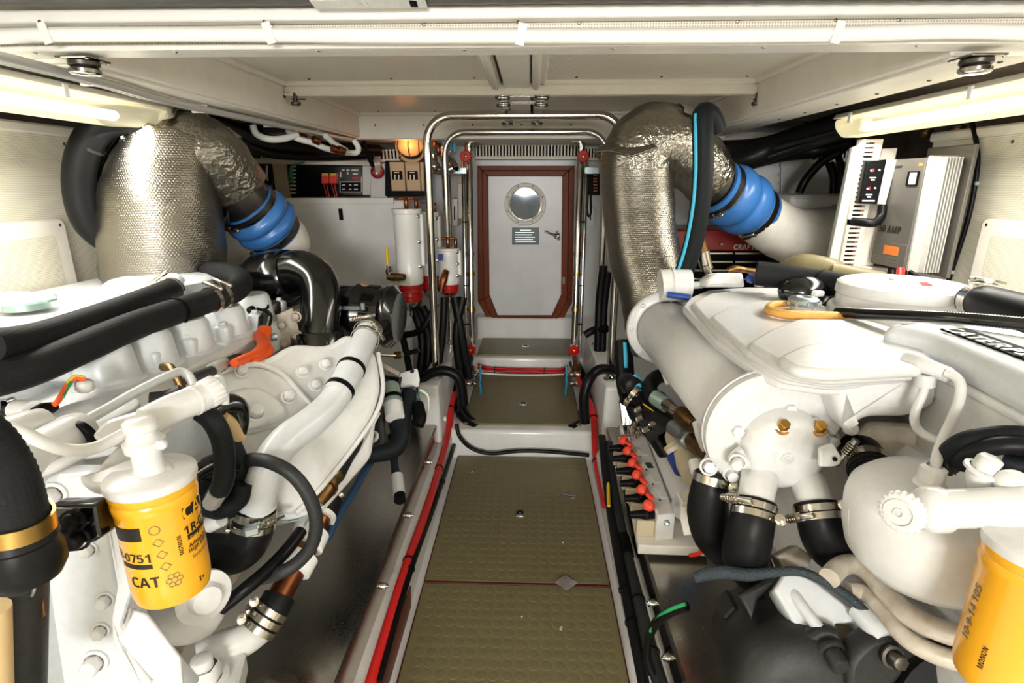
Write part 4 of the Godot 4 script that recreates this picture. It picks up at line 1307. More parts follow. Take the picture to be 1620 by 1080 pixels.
func oil_filter(eng: Node3D, top: Vector3, H: float, r: float, dress: int) -> void:
	var b = top - UP * H
	var fl = obj("fuel_filter", MB.new().lathe(b, UP, [Vector2(0, 0.004), Vector2(r * 0.8, 0.002), Vector2(r * 0.94, 0.006), Vector2(r * 0.985, 0.016), Vector2(r, 0.03), Vector2(r, H - 0.034), Vector2(r * 1.035, H - 0.03), Vector2(r * 1.045, H - 0.02), Vector2(r * 1.01, H - 0.016), Vector2(r * 1.05, H - 0.012), Vector2(r * 1.05, H - 0.002), Vector2(r * 0.9, H)], 48), "filter_yellow", eng, "yellow spin-on filter canister with black print")
	obj("gasket", ring(top - UP * 0.001, UP, r * 0.8, 0.005, r * 0.2, 40), "red_glossy", fl)
	if dress == 0:
		var cy = b
		patch(fl, cy, r, 1.2, 2.2, H * 0.72, H * 0.86, "print_black")
		bent_text(fl, "CAT", 0.02, cy, r + 0.0005, 1.66, H * 0.765, "filter_yellow")
		bent_text(fl, "1R-0751", 0.0125, cy, r, 1.78, H * 0.62, "print_black")
		patch(fl, cy, r, 1.22, 2.2, H * 0.535, H * 0.58, "print_black")
		bent_text(fl, "Fuel Filter", 0.005, cy, r + 0.0005, 1.6, H * 0.545, "filter_yellow")
		bent_text(fl, "Advanced", 0.006, cy, r, 1.6, H * 0.485, "print_black")
		bent_text(fl, "High Efficiency", 0.006, cy, r, 1.76, H * 0.445, "print_black")
		bent_text(fl, "Made in USA", 0.0045, cy, r, 1.62, H * 0.38, "print_grey")
		bent_text(fl, "MONON", 0.0055, cy, r, 1.0, H * 0.53, "print_black", true)
		bent_text(fl, "I+", 0.008, cy, r, 1.02, H * 0.85, "print_black")
		bent_text(fl, "I+", 0.008, cy, r, 1.42, H * 0.16, "print_black")
		patch(fl, cy, r, -0.7, 0.18, H * 0.63, H * 0.74, "print_black", "printed_patch", H * 0.02)
		bent_text(fl, "1R-0751", 0.013, cy, r, -0.32, H * 0.5, "print_black")
		patch(fl, cy, r, -0.6, 0.3, H * 0.41, H * 0.45, "print_black")
		bent_text(fl, "CAT", 0.016, cy, r, 0.0, H * 0.29, "print_black")
		for k in 4:
			var a = 0.5 + 0.03 * k
			var p = cy + Vector3(sin(a), 0, cos(a)) * (r - 0.0014) + UP * H * (0.72 - k * 0.105)
			obj("pictogram", MB.new().lathe(p, Vector3(sin(a), 0, cos(a)), [Vector2(0.0055, 0.0), Vector2(0.0055, 0.002), Vector2(0.0065, 0.002), Vector2(0.0065, 0.0)], 14 if k == 0 else 4), "print_grey", fl)
		for k in 6:
			var a2 = TAU * k / 6
			var aa = 0.72 + cos(a2) * 0.13
			var p = cy + Vector3(sin(aa), 0, cos(aa)) * (r - 0.0014) + UP * (H * 0.27 + sin(a2) * 0.007)
			obj("pictogram", MB.new().lathe(p, Vector3(sin(aa), 0, cos(aa)), [Vector2(0.003, 0.0), Vector2(0.003, 0.002), Vector2(0.004, 0.002), Vector2(0.004, 0.0)], 8), "print_grey", fl)
	else:
		bent_text(fl, "10-9-14 105", 0.011, b, r, -1.72, H * 0.5, "print_grey", true)
		bent_text(fl, "MONON", 0.006, b, r, -1.2, H * 0.28, "print_black", true)
func port_engine() -> void:
	var e = thing("marine_engine", "white marine diesel carrying a black air filter, on the port bed", "engine", "twin engines")
	obj("block", MB.new().box(V(-0.96, 0.52, 1.2), Vector3(0.56, 0.5, 1.3), Basis.IDENTITY, 0.03), "engine_cool", e)
	obj("oil_pan", MB.new().box(V(-0.97, 0.2, 1.2), Vector3(0.42, 0.2, 1.2), Basis.IDENTITY, 0.04), "engine_worn", e)
	obj("cylinder_head", MB.new().box(V(-0.93, 0.775, 1.18), Vector3(0.52, 0.09, 1.16), Basis.IDENTITY, 0.012), "engine", e)
	# cooler cover on top with its shallow step
	obj("top_cover", MB.new().prism(round2([Vector2(-1.33, -0.45), Vector2(-0.88, -0.45), Vector2(-0.86, -1.3), Vector2(-0.95, -1.62), Vector2(-1.33, -1.68)], 0.04), Transform3D(Basis(Vector3.RIGHT, Vector3(0, 0, 1), Vector3.DOWN) * Basis.from_scale(Vector3(1, 1, 1)), Vector3(0, 0.915, 0)), 0.11, 0.022, 3), "engine_cool", e)
	obj("cover_step", MB.new().prism(round2([Vector2(-1.32, -0.5), Vector2(-0.97, -0.5), Vector2(-0.96, -1.22), Vector2(-1.06, -1.34), Vector2(-1.32, -1.36)], 0.03), Transform3D(Basis(Vector3.RIGHT, Vector3(0, 0, 1), Vector3.DOWN), Vector3(0, 0.932, 0)), 0.03, 0.012, 3), "engine_cool", e)
	var c = D(38, 470, 1.12)
	var cap = obj("filler_cap", MB.new().lathe(c - UP * 0.025, UP, [Vector2(0.042, 0), Vector2(0.042, 0.014), Vector2(0.054, 0.016), Vector2(0.056, 0.021), Vector2(0.05, 0.028), Vector2(0.03, 0.03), Vector2(0.026, 0.027), Vector2(0, 0.027)], 28), "zinc_green", e)
	for k in 2:
		obj("cap_lug", MB.new().box(c + Vector3((k * 2 - 1) * 0.054, -0.006, 0), Vector3(0.018, 0.01, 0.03), Basis.IDENTITY, 0.003), "zinc_green", cap)
	obj("cap_chain", MB.new().tube([c + Vector3(-0.05, -0.01, 0.02), c + Vector3(-0.08, -0.02, 0.03), c + Vector3(-0.12, -0.02, 0.0)], 0.005, 6), "orange", cap)
	var rc = D(258, 472, 1.47)
	obj("round_housing", MB.new().lathe(rc, UP, [Vector2(0.15, -0.03), Vector2(0.15, 0.0), Vector2(0.135, 0.006), Vector2(0.132, 0.05), Vector2(0.12, 0.058), Vector2(0.03, 0.062), Vector2(0.02, 0.066), Vector2(0, 0.066)], 48), "engine_cool", e)
	obj("hose_spigot", MB.new().tube(DL([[275, 448, 1.42], [262, 470, 1.33]]), 0.03, 16), "engine_cool", e)
	# valve cover lobes along the head, each with a bolt boss
	for q in [[172, 606], [238, 580], [300, 556], [358, 532], [402, 508]]:
		var p = Y(q[0], q[1], 0.815)
		var lb = obj("rocker_lobe", MB.new().lathe(p, UP, [Vector2(0.068, 0), Vector2(0.068, 0.006), Vector2(0.058, 0.012), Vector2(0.05, 0.07), Vector2(0.042, 0.082), Vector2(0, 0.084)], 24), "engine_cool", e)
		obj("boss", MB.new().prism(rrect(0.036, 0.03, 0.008), Transform3D(Basis(Vector3.RIGHT, Vector3(0, 0, -1), UP), p + Vector3(0.045, 0.0, -0.075)), 0.045, 0.006), "engine_cool", lb)
		obj("boss_bolt", MB.new().bolt(p + Vector3(0.045, 0.045, -0.075), UP, 0.008), "engine_cool", lb)
		obj("runner", MB.new().box(p + Vector3(-0.09, 0.04, 0), Vector3(0.16, 0.075, 0.1), Basis.IDENTITY, 0.02), "engine_cool", lb)
	# timing case: big inclined casting with a raised bolted cover and a round lower cover
	var n = Vector3(0.55, 0.66, 0.5)
	var o = D(450, 620, 1.2)
	obj("timing_case", slab([[318, 606], [352, 574], [420, 566], [462, 540], [520, 545], [552, 522], [598, 556], [606, 612], [594, 655], [556, 712], [505, 775], [465, 815], [420, 790], [392, 720], [345, 660]], o, n, 0.14, 0.02, 0.03, 3), "engine", e)
	var tc = obj("timing_cover", slab([[322, 604], [362, 584], [408, 576], [448, 590], [478, 622], [508, 655], [500, 668], [440, 672], [385, 690], [352, 660]], o + n * 0.012, n, 0.03, 0.01, 0.03, 3), "engine", e)
	obj("cover_bead", MB.new().tube([[330, 596], [370, 582], [410, 577], [446, 592], [478, 626], [505, 655]].map(func(p): return slab_pt(p, o + n * 0.013, n)), 0.007, 8), "engine", tc)
	obj("inner_cover", slab([[330, 640], [366, 614], [410, 608], [440, 626], [462, 652], [440, 668], [385, 682], [356, 668]], o + n * 0.022, n, 0.03, 0.012, 0.03, 3), "engine", tc)
	for q in [[382, 588, 0.011], [478, 590, 0.011], [498, 611, 0.011], [456, 629, 0.012], [514, 578, 0.011], [404, 653, 0.016]]:
		obj("case_bolt", MB.new().bolt(slab_pt([q[0], q[1]], o + n * 0.02, n), n, q[2], q[2] * 1.5), "engine", e)
	obj("case_rim", MB.new().tube([[598, 558], [606, 612], [594, 656], [556, 712], [506, 774], [468, 812]].map(func(p): return slab_pt(p, o - n * 0.006, n)), 0.006, 10), "engine", e)
	obj("case_lower", slab([[600, 640], [560, 712], [505, 780], [470, 822], [468, 850], [520, 800], [590, 720]], o - n * 0.08, n, 0.05, 0.015, 0.02), "engine", e)
	var rcv = obj("round_cover", MB.new().lathe(slab_pt([450, 742], o - n * 0.05, n), n, [Vector2(0, 0.0), Vector2(0.118, 0.0), Vector2(0.12, 0.018), Vector2(0.112, 0.024), Vector2(0.095, 0.02), Vector2(0.07, 0.034), Vector2(0.03, 0.04), Vector2(0, 0.04)], 40), "engine_cool", e)
	obj("oval_boss", MB.new().ball(slab_pt([437, 682], o - n * 0.01, n), Vector3(0.03, 0.018, 0.012), frame(Vector3.ZERO, n).basis), "engine", rcv)
	obj("gasket_edge", ring(slab_pt([450, 742], o - n * 0.045, n), n, 0.1205, 0.004, 0.002, 40), "zinc_green", rcv)
	# raw water pipe
	var wp = DL([[583, 522, 1.46], [567, 560, 1.34], [545, 605, 1.23], [522, 640, 1.16], [492, 668, 1.09], [455, 695, 1.03], [428, 730, 0.98], [412, 770, 0.96], [405, 806, 0.955]])
	var w = obj("water_pipe", MB.new().tube(wp, [0.033, 0.033, 0.033, 0.033, 0.034, 0.034, 0.034, 0.034, 0.034], 24, 5), "engine_cool", e)
	for f in [[1, 0.55], [2, 0.35]]:
		obj("rubber_strap", ring(wp[f[0]].lerp(wp[f[0] + 1], f[1]), wp[f[0] + 1] - wp[f[0]], 0.033, 0.013, 0.003), "black", w)
		obj("pipe_saddle", ring(wp[f[0]].lerp(wp[f[0] + 1], f[1] + 0.12), wp[f[0] + 1] - wp[f[0]], 0.0325, 0.02, 0.002), "engine_cool", w)
	clamp_band(w, wp[0].lerp(wp[1], 0.05), wp[1] - wp[0], 0.038, Vector3(-0.2, 1, 0.4), 0.014)
	clamp_band(w, wp[0].lerp(wp[1], 0.35), wp[1] - wp[0], 0.037, Vector3(1, 0.3, 0.4), 0.01)
	var el = DL([[405, 803, 0.96], [400, 838, 0.95], [388, 862, 0.95], [365, 876, 0.95], [325, 872, 0.98]])
	var eh = obj("rubber_elbow", MB.new().tube(el, [0.039, 0.041, 0.042, 0.042, 0.04], 24), "rubber", e)
	clamp_band(eh, el[0].lerp(el[1], 0.25), el[1] - el[0], 0.04, Vector3(1, 0.3, 0.2), 0.016)
	clamp_band(eh, el[0].lerp(el[1], 0.75), el[1] - el[0], 0.041, Vector3(-1, 0.2, 0.6), 0.012, false)
	obj("pipe_bead", ring(el[0], UP, 0.034, 0.005, 0.006), "engine", eh)
	# turbo intake: black compressor housing, elbow and canister air filter
	var ti = obj("intake_body", MB.new().tube(DL([[396, 452, 1.72], [420, 440, 1.7], [445, 438, 1.68], [462, 434, 1.67]]), [0.06, 0.082, 0.088, 0.07], 28, 4), "black_gloss", e)
	obj("turbo_scroll", MB.new().ball(D(432, 462, 1.72), Vector3(0.1, 0.075, 0.09)), "black_gloss", ti)
	obj("inlet_tube", MB.new().tube(DL([[340, 428, 1.62], [372, 432, 1.66], [402, 438, 1.7]]), [0.022, 0.026, 0.045], 16), "rubber", ti)
	var ie = DL([[452, 432, 1.68], [478, 428, 1.66], [502, 442, 1.63], [508, 472, 1.6], [506, 505, 1.57], [502, 535, 1.55]])
	var ieo = obj("intake_elbow", MB.new().tube(ie, [0.066, 0.062, 0.058, 0.058, 0.058, 0.062], 28, 5), "black_gloss", e)
	obj("elbow_joint", ring(ie[0].lerp(ie[1], 0.15), ie[1] - ie[0], 0.067, 0.014, 0.005, 30), "black", ieo)
	obj("elbow_flange", MB.new().lathe(ie[5] + UP * 0.02, Vector3(0.05, -1, 0.2), [Vector2(0.05, 0), Vector2(0.075, 0.0), Vector2(0.078, 0.004), Vector2(0.078, 0.08), Vector2(0.07, 0.084)], 30), "black_gloss", ieo)
	for k in 4:
		obj("flange_bolt", MB.new().bolt(ie[5] + Vector3(sin(k * 0.7 - 0.8) * 0.069, 0.02, cos(k * 0.7 - 0.8) * 0.069), UP, 0.006), "black", ieo)
	var fa = D(520, 492, 1.76)
	var fb = D(632, 502, 1.74)
	var ax = fb - fa
	var L = ax.length()
	var R = 0.098
	var af = obj("air_filter", MB.new().lathe(fa, ax, [Vector2(0, 0), Vector2(R * 0.8, 0.0), Vector2(R * 0.93, L * 0.06), Vector2(R * 0.97, L * 0.4), Vector2(R * 1.05, L * 0.42), Vector2(R * 1.05, L * 0.47), Vector2(R, L * 0.5), Vector2(R * 0.98, L * 0.8), Vector2(R * 1.08, L * 0.84), Vector2(R * 1.08, L * 0.9), Vector2(R * 0.9, L * 0.96), Vector2(R * 0.84, L), Vector2(R * 0.6, L * 0.98), Vector2(0, L * 0.98)], 40), "black_gloss", e)
	var fx = frame(fa, ax)
	for k in 9:
		var a = TAU * k / 9 + 0.2
		var er = fx.basis.x * cos(a) + fx.basis.y * sin(a)
		obj("vent_slot_shade", MB.new().box(fa + ax * 0.65 + er * R * 0.985, Vector3(0.03, 0.006, L * 0.17), Basis(er.cross(ax).normalized(), er, ax.normalized()), 0.002), "black", af)  # solid black boxes paint the darkness inside the slots, nothing is cut
	obj("latch_strap", MB.new().box(D(548, 487, 1.645), Vector3(0.085, 0.012, 0.004), Basis.IDENTITY, 0.001), "zinc", af)
	obj("latch_hook", MB.new().box(D(574, 485, 1.64), Vector3(0.014, 0.024, 0.008), Basis.IDENTITY, 0.002), "zinc", af)
	obj("band", ring(fa + ax * 0.03, ax, R * 0.85, 0.02, 0.003, 36), "beige", af)
	# lifting bracket with three bolts, battery lugs beside it
	var lbx = obj("lifting_bracket", slab([[437, 498], [462, 487], [472, 518], [476, 535], [455, 549], [444, 545]], D(455, 515, 1.5), Vector3(0.3, 0.15, 1), 0.012, 0.003), "engine_worn", e)
	for q in [[447, 514], [468, 501], [470, 531], [450, 543]]:
		obj("bolt", MB.new().bolt(D(q[0], q[1], 1.495), Vector3(0.3, 0.15, 1), 0.011, 0.016), "engine_worn", lbx)
	obj("solenoid", MB.new().cyl(D(408, 488, 1.6), D(440, 495, 1.56), 0.035, 0.004), "dark_steel", e)
	obj("stud", MB.new().cyl(D(430, 533, 1.45), D(434, 533, 1.43), 0.012, 0.003, 6), "zinc", e)
	# near corner: filter base, tubes, pump and end plate
	var ft = D(240, 757, 0.62)
	oil_filter(e, ft, 0.174, 0.0485, 0)
	var hd = obj("filter_head", MB.new().lathe(ft, UP, [Vector2(0.02, -0.004), Vector2(0.052, -0.004), Vector2(0.0535, 0.0), Vector2(0.0535, 0.008), Vector2(0.05, 0.011), Vector2(0.02, 0.013), Vector2(0.0175, 0.02), Vector2(0.0175, 0.07), Vector2(0.02, 0.072), Vector2(0.02, 0.082), Vector2(0.015, 0.086), Vector2(0, 0.086)], 32), "engine", e)
	obj("head_arm", slab([[120, 752], [165, 740], [205, 722], [262, 720], [285, 745], [240, 768], [180, 768], [140, 768]], ft + UP * 0.012, UP + Vector3(0, 0, 0.3), 0.02, 0.006, 0.01), "engine", hd)
	obj("head_web", slab([[150, 745], [185, 705], [232, 700], [240, 715], [215, 728], [190, 740], [180, 765]], D(200, 730, 0.66), Vector3(0.3, 0.5, 1), 0.02, 0.004, 0.008), "engine", hd)
	obj("collar", MB.new().lathe(ft + UP * 0.042, UP, [Vector2(0.0175, 0), Vector2(0.0235, 0.002), Vector2(0.0245, 0.014), Vector2(0.02, 0.017), Vector2(0.0165, 0.026)], 20), "engine", hd)
	var wing = obj("wing_nut", MB.new().box(ft + UP * 0.052 + Vector3(0.025, 0, 0.005), Vector3(0.016, 0.012, 0.012), Basis.IDENTITY, 0.004), "engine", hd)
	var pt = DL([[232, 668, 0.66], [270, 648, 0.69], [315, 630, 0.73], [326, 624, 0.74]])
	var pb = obj("priming_tube", MB.new().tube(pt, 0.0215, 20, 2), "engine", e)
	obj("tube_band", ring(pt[2].lerp(pt[1], 0.2), pt[2] - pt[1], 0.0215, 0.004, 0.001), "paper", pb)
	obj("knurled_cap", MB.new().prism(circ_knurl(0.023, 0.0215, 20), frame(pt[2].lerp(pt[3], 0.6), pt[3] - pt[2]), 0.026, 0.004), "engine", pb)
	obj("valve_block", slab([[140, 690], [165, 662], [205, 650], [238, 642], [252, 650], [256, 672], [238, 685], [215, 694], [160, 700]], D(200, 670, 0.66), Vector3(0.1, 0.7, 0.8), 0.035, 0.008, 0.008), "engine", e)
	pipe("fuel_line", DL([[-20, 676, 0.55], [25, 680, 0.56], [65, 698, 0.57], [105, 711, 0.58], [148, 709, 0.59], [185, 692, 0.61], [214, 675, 0.63], [236, 662, 0.64]]), 0.0078, "engine", e, 14)
	pipe("fuel_line", DL([[40, 752, 0.58], [85, 738, 0.6], [125, 718, 0.63], [170, 700, 0.66]]), 0.008, "engine", e, 14)
	pipe("return_line", DL([[130, 668, 0.72], [170, 646, 0.76], [215, 620, 0.81], [265, 595, 0.87], [285, 588, 0.9], [298, 594, 0.9], [308, 612, 0.88]]), 0.008, "engine_cool", e, 14)
	pipe("return_line", DL([[336, 602, 0.84], [348, 598, 0.84], [355, 612, 0.83], [357, 640, 0.82]]), 0.006, "engine_cool", e, 10)
	var pm = obj("transfer_pump", MB.new().tube(DL([[10, 745, 0.56], [60, 716, 0.61], [106, 690, 0.66], [120, 684, 0.68]]), [0.026, 0.027, 0.027, 0.025], 24, 2), "engine", e)
	obj("pump_face", MB.new().tube(DL([[114, 687, 0.675], [125, 681, 0.69]]), [0.029, 0.027], 24, 1), "engine", pm)
	obj("pump_gap_shade", MB.new().cyl(D(128, 690, 0.66), D(140, 682, 0.67), 0.02), "black", pm)  # no seal: black cylinder painting the shade in the gap beside the pump
	obj("pump_shoulder", MB.new().tube(DL([[-10, 694, 0.6], [30, 678, 0.64], [62, 668, 0.68]]), [0.02, 0.022, 0.02], 20, 2), "engine", pm)
	var dc = D(146, 640, 0.83)
	obj("thermostat_lid", MB.new().lathe(dc - UP * 0.02, UP, [Vector2(0.066, -0.05), Vector2(0.066, 0.008), Vector2(0.062, 0.012), Vector2(0, 0.014)], 32), "engine_cool", e)
	obj("sensor", MB.new().cyl(D(134, 618, 0.86), D(133, 602, 0.86), 0.014, 0.003), "engine", e)
	pipe("orange_wire", DL([[134, 600, 0.86], [118, 598, 0.85], [105, 612, 0.83], [92, 634, 0.79], [85, 640, 0.78]]), 0.0045, "orange", e, 8)
	pipe("green_wire", DL([[112, 604, 0.84], [104, 618, 0.82], [99, 628, 0.8]]), 0.003, "green", e, 8)
	pipe("yellow_wire", DL([[133, 597, 0.86], [118, 595, 0.85], [106, 607, 0.835]]), 0.003, "yellow_cable", e, 8)
	obj("connector", MB.new().tube(DL([[-5, 648, 0.78], [12, 648, 0.79], [30, 642, 0.8]]), 0.018, 10), "black_gloss", e)
	obj("connector", MB.new().tube(DL([[58, 655, 0.76], [70, 648, 0.78], [86, 643, 0.8]]), [0.012, 0.012, 0.008], 10), "black", e)
	obj("connector_shell", MB.new().tube(DL([[28, 648, 0.79], [55, 650, 0.77]]), 0.017, 12), "engine", e)
	obj("tag_strap", MB.new().tube(DL([[258, 580, 0.95], [270, 582, 0.93], [284, 605, 0.9], [290, 620, 0.88]]), 0.008, 8), "old_brass", e)
	pipe("rubber_boot", DL([[237, 632, 0.83], [262, 630, 0.84], [288, 622, 0.85]]), [0.013, 0.014, 0.016], "rubber_worn", e)
	# end plate with its bolts, mounting bracket and big foot bolt
	var ep = obj("end_plate", slab([[40, 790], [78, 752], [140, 752], [166, 776], [174, 812], [186, 940], [215, 1010], [300, 1110], [40, 1120], [70, 940]], D(130, 900, 0.68), Vector3(0.15, 0.12, 1), 0.05, 0.008, 0.01), "engine_cool", e)
	for q in [[168, 948, 0.0095], [161, 996, 0.0095], [152, 1045, 0.014], [86, 782, 0.014], [142, 868, 0.009]]:
		obj("plate_bolt", MB.new().bolt(slab_pt([q[0], q[1]], D(130, 900, 0.68), Vector3(0.15, 0.12, 1)), Vector3(0.15, 0.12, 1), q[2], q[2] * 1.6), "engine", ep)
	obj("plate_edge", slab([[160, 780], [176, 790], [205, 900], [212, 930], [190, 1000], [176, 985], [186, 930]], D(185, 900, 0.65), Vector3(0.6, 0.1, 1), 0.02, 0.004, 0.006), "engine_cool", e)
	var sb = obj("side_bracket", slab([[205, 962], [232, 970], [286, 1040], [290, 1090], [240, 1075], [185, 1010]], D(240, 1010, 0.66), Vector3(0.4, 0.6, 0.8), 0.012, 0.003, 0.004), "engine", e)
	obj("bracket_flange", slab([[176, 985], [205, 962], [190, 1015], [240, 1080], [225, 1090], [178, 1020]], D(205, 1020, 0.65), Vector3(0.1, 0.1, 1), 0.012, 0.003, 0.004), "engine", sb)
	var fp = D(325, 1075, 0.8)
	var mf = obj("mount_foot", MB.new().box(fp - UP * 0.03, Vector3(0.12, 0.05, 0.12), Basis(UP, 0.3), 0.006), "engine", e)
	obj("mount_bolt", MB.new().lathe(fp - UP * 0.005, UP, [Vector2(0.042, 0), Vector2(0.042, 0.008), Vector2(0.03, 0.01)], 28).lathe(fp, UP, [Vector2(0.03, 0), Vector2(0.03, 0.03), Vector2(0.026, 0.034)], 6).lathe(fp + UP * 0.03, UP, [Vector2(0.019, 0), Vector2(0.019, 0.02), Vector2(0.016, 0.023), Vector2(0, 0.023)], 20), "engine", mf)
	obj("pump_casting", MB.new().ball(D(295, 955, 0.86), Vector3(0.075, 0.08, 0.065)), "engine", e)
	obj("pump_flange", MB.new().lathe(D(318, 940, 0.8), Vector3(0.8, 0.1, 0.6), [Vector2(0, 0), Vector2(0.045, 0), Vector2(0.048, 0.005), Vector2(0.048, 0.014), Vector2(0.03, 0.018), Vector2(0.024, 0.03), Vector2(0, 0.032)], 28), "engine", e)
	var wb = obj("black_block", slab([[74, 800], [150, 798], [160, 850], [145, 860], [80, 862]], D(115, 830, 0.56), Vector3(0.1, 0.2, 1), 0.03, 0.004, 0.004), "black_gloss", e)
	for q in [[116, 824], [124, 851]]:
		obj("block_bolt", MB.new().bolt(D(q[0], q[1], 0.555), Vector3(0.2, 0.15, 1), 0.0105, 0.016), "black", wb)
	# lower white elbow leaving the pump
	var le = DL([[318, 1040, 0.86], [350, 1024, 0.88], [385, 1012, 0.9], [412, 992, 0.93]])
	obj("outlet_elbow", MB.new().tube(le, 0.033, 20), "engine", e)
func slab_pt(p: Array, o: Vector3, n: Vector3) -> Vector3:
	var r = ray(p[0], p[1])
	return CAM + r * ((o - CAM).dot(n) / r.dot(n))
func circ_knurl(a: float, b: float, n: int) -> Array:
	var o = []
	for k in n * 2:
		var an = TAU * k / (n * 2)
		o.append(Vector2(cos(an), sin(an)) * (a if k % 2 == 0 else b))
	return o
func port_hoses() -> void:
	var a = thing("coolant_hose", "black rubber hose plugged into the round white housing of the port engine", "hose")
	var pa = DL([[-20, 548, 0.78], [60, 534, 0.88], [140, 508, 1.0], [210, 482, 1.15], [258, 464, 1.28], [272, 458, 1.34]])
	pipe("hose", pa, [0.027, 0.027, 0.027, 0.027, 0.029, 0.03], "rubber_matte", a, 20)
	clamp_band(a, pa[5].lerp(pa[4], 0.2), pa[5] - pa[4], 0.031, Vector3(-0.6, 1, 0.3), 0.01, false)
	var b = thing("coolant_hose", "long black rubber hose with paired clamps bending round behind the port engine housing", "hose")
	var pb = DL([[-20, 602, 0.76], [50, 583, 0.82], [130, 550, 0.92], [210, 516, 1.05], [280, 492, 1.18], [335, 474, 1.28], [368, 462, 1.35], [382, 448, 1.42], [374, 436, 1.5], [350, 430, 1.56], [330, 430, 1.6]])
	pipe("hose", pb, 0.029, "rubber_matte", b, 20)
	for f in [[5, 0.0], [5, 0.45]]:
		clamp_band(b, pb[f[0]].lerp(pb[f[0] + 1], f[1]), pb[f[0] + 1] - pb[f[0]], 0.03, Vector3(0.2, 1, 0.6), 0.012, false)
	ties(b, pb, 0.03, [0.41])
	var u = thing("wire_loom", "blue-black loom tucked beneath the two port engine hoses", "cable")
	pipe("loom", DL([[-20, 575, 0.8], [60, 560, 0.87], [130, 535, 0.96], [200, 503, 1.1]]), 0.012, "hose_blueblack", u)
	var c = thing("battery_cable", "bright orange paired battery cables with a black boot on the port engine", "cable")
	pipe("cable", DL([[418, 518, 1.4], [410, 532, 1.36], [416, 545, 1.31], [406, 560, 1.25], [388, 568, 1.2], [370, 574, 1.14]]), [0.012, 0.013, 0.014, 0.014, 0.013, 0.009], "orange", c)
	pipe("cable", DL([[424, 520, 1.4], [420, 540, 1.35], [426, 556, 1.3], [415, 566, 1.26], [395, 572, 1.2]]), [0.011, 0.012, 0.012, 0.012, 0.009], "orange", c)
	pipe("boot", DL([[414, 496, 1.42], [420, 502, 1.42], [417, 520, 1.4]]), [0.016, 0.02, 0.015], "black_gloss", c)
	var s = thing("cable_conduit", "thin black conduit with a grey sleeve lying along the timing case", "conduit")
	pipe("conduit", DL([[410, 540, 1.42], [378, 562, 1.28], [345, 582, 1.12], [300, 600, 0.98]]), 0.012, "rubber_worn", s)
	pipe("sleeve", DL([[355, 575, 1.17], [335, 585, 1.08]]), 0.014, "charger_light", s)
	var k = thing("wire_cluster", "small black wire loops and plug near the orange cables", "cable")
	pipe("loop", DL([[398, 492, 1.46], [404, 480, 1.48], [414, 478, 1.5], [424, 484, 1.5], [418, 490, 1.48], [406, 488, 1.47]]), 0.004, "cable", k, 8)
	obj("plug", MB.new().tube(DL([[396, 488, 1.45], [404, 498, 1.44], [410, 500, 1.44]]), 0.012, 10), "black", k)
	var g = thing("radiator_hose", "wide black corrugated hose with a brass band at the port engine front", "hose")
	var pg = DL([[-70, 672, 0.46], [-32, 700, 0.46], [0, 745, 0.46], [18, 795, 0.46], [28, 845, 0.46]])
	obj("hose", ribbed(pg, 0.028, 0.006, 0.0010, 28), "rubber_matte", g)
	obj("cuff", MB.new().lathe(D(28, 838, 0.46), Vector3(-0.02, -1, 0), [Vector2(0.02, 0), Vector2(0.03, 0.0), Vector2(0.033, 0.01), Vector2(0.03, 0.014), Vector2(0.034, 0.026), Vector2(0.034, 0.044), Vector2(0.028, 0.055), Vector2(0, 0.055)], 32), "rubber", g)
	obj("band", ring(D(27, 828, 0.46), Vector3(0.1, 1, 0), 0.0285, 0.018, 0.003, 32), "brass", g)
	var ps = thing("hanger_strap", "perforated metal strap hanging under the wide corrugated hose", "strap")
	obj("strap", slab([[44, 925], [62, 918], [72, 975], [54, 985]], D(58, 950, 0.5), Vector3(0.2, 0, 1), 0.003, 0.001), "old_brass", ps)
	obj("hole_shade", MB.new().cyl(D(56, 958, 0.499), D(56, 958, 0.497), 0.0035, 0.0), "black", ps)  # black disc on the strap, painted shade of a punched hole
	pipe("wire", DL([[46, 920, 0.49], [54, 930, 0.49], [50, 942, 0.49]]), 0.002, "zinc", ps, 6)
	var post = thing("dark_column", "dark painted column rising below the wide corrugated hose", "column")
	obj("column", MB.new().tube([D(25, 915, 0.5), D(25, 1130, 0.5)], 0.03, 20), "cast_black", post)
	obj("tan_sleeve", MB.new().tube([D(-8, 960, 0.46), D(-2, 1130, 0.46)], 0.014, 14), "rope_tan", post)
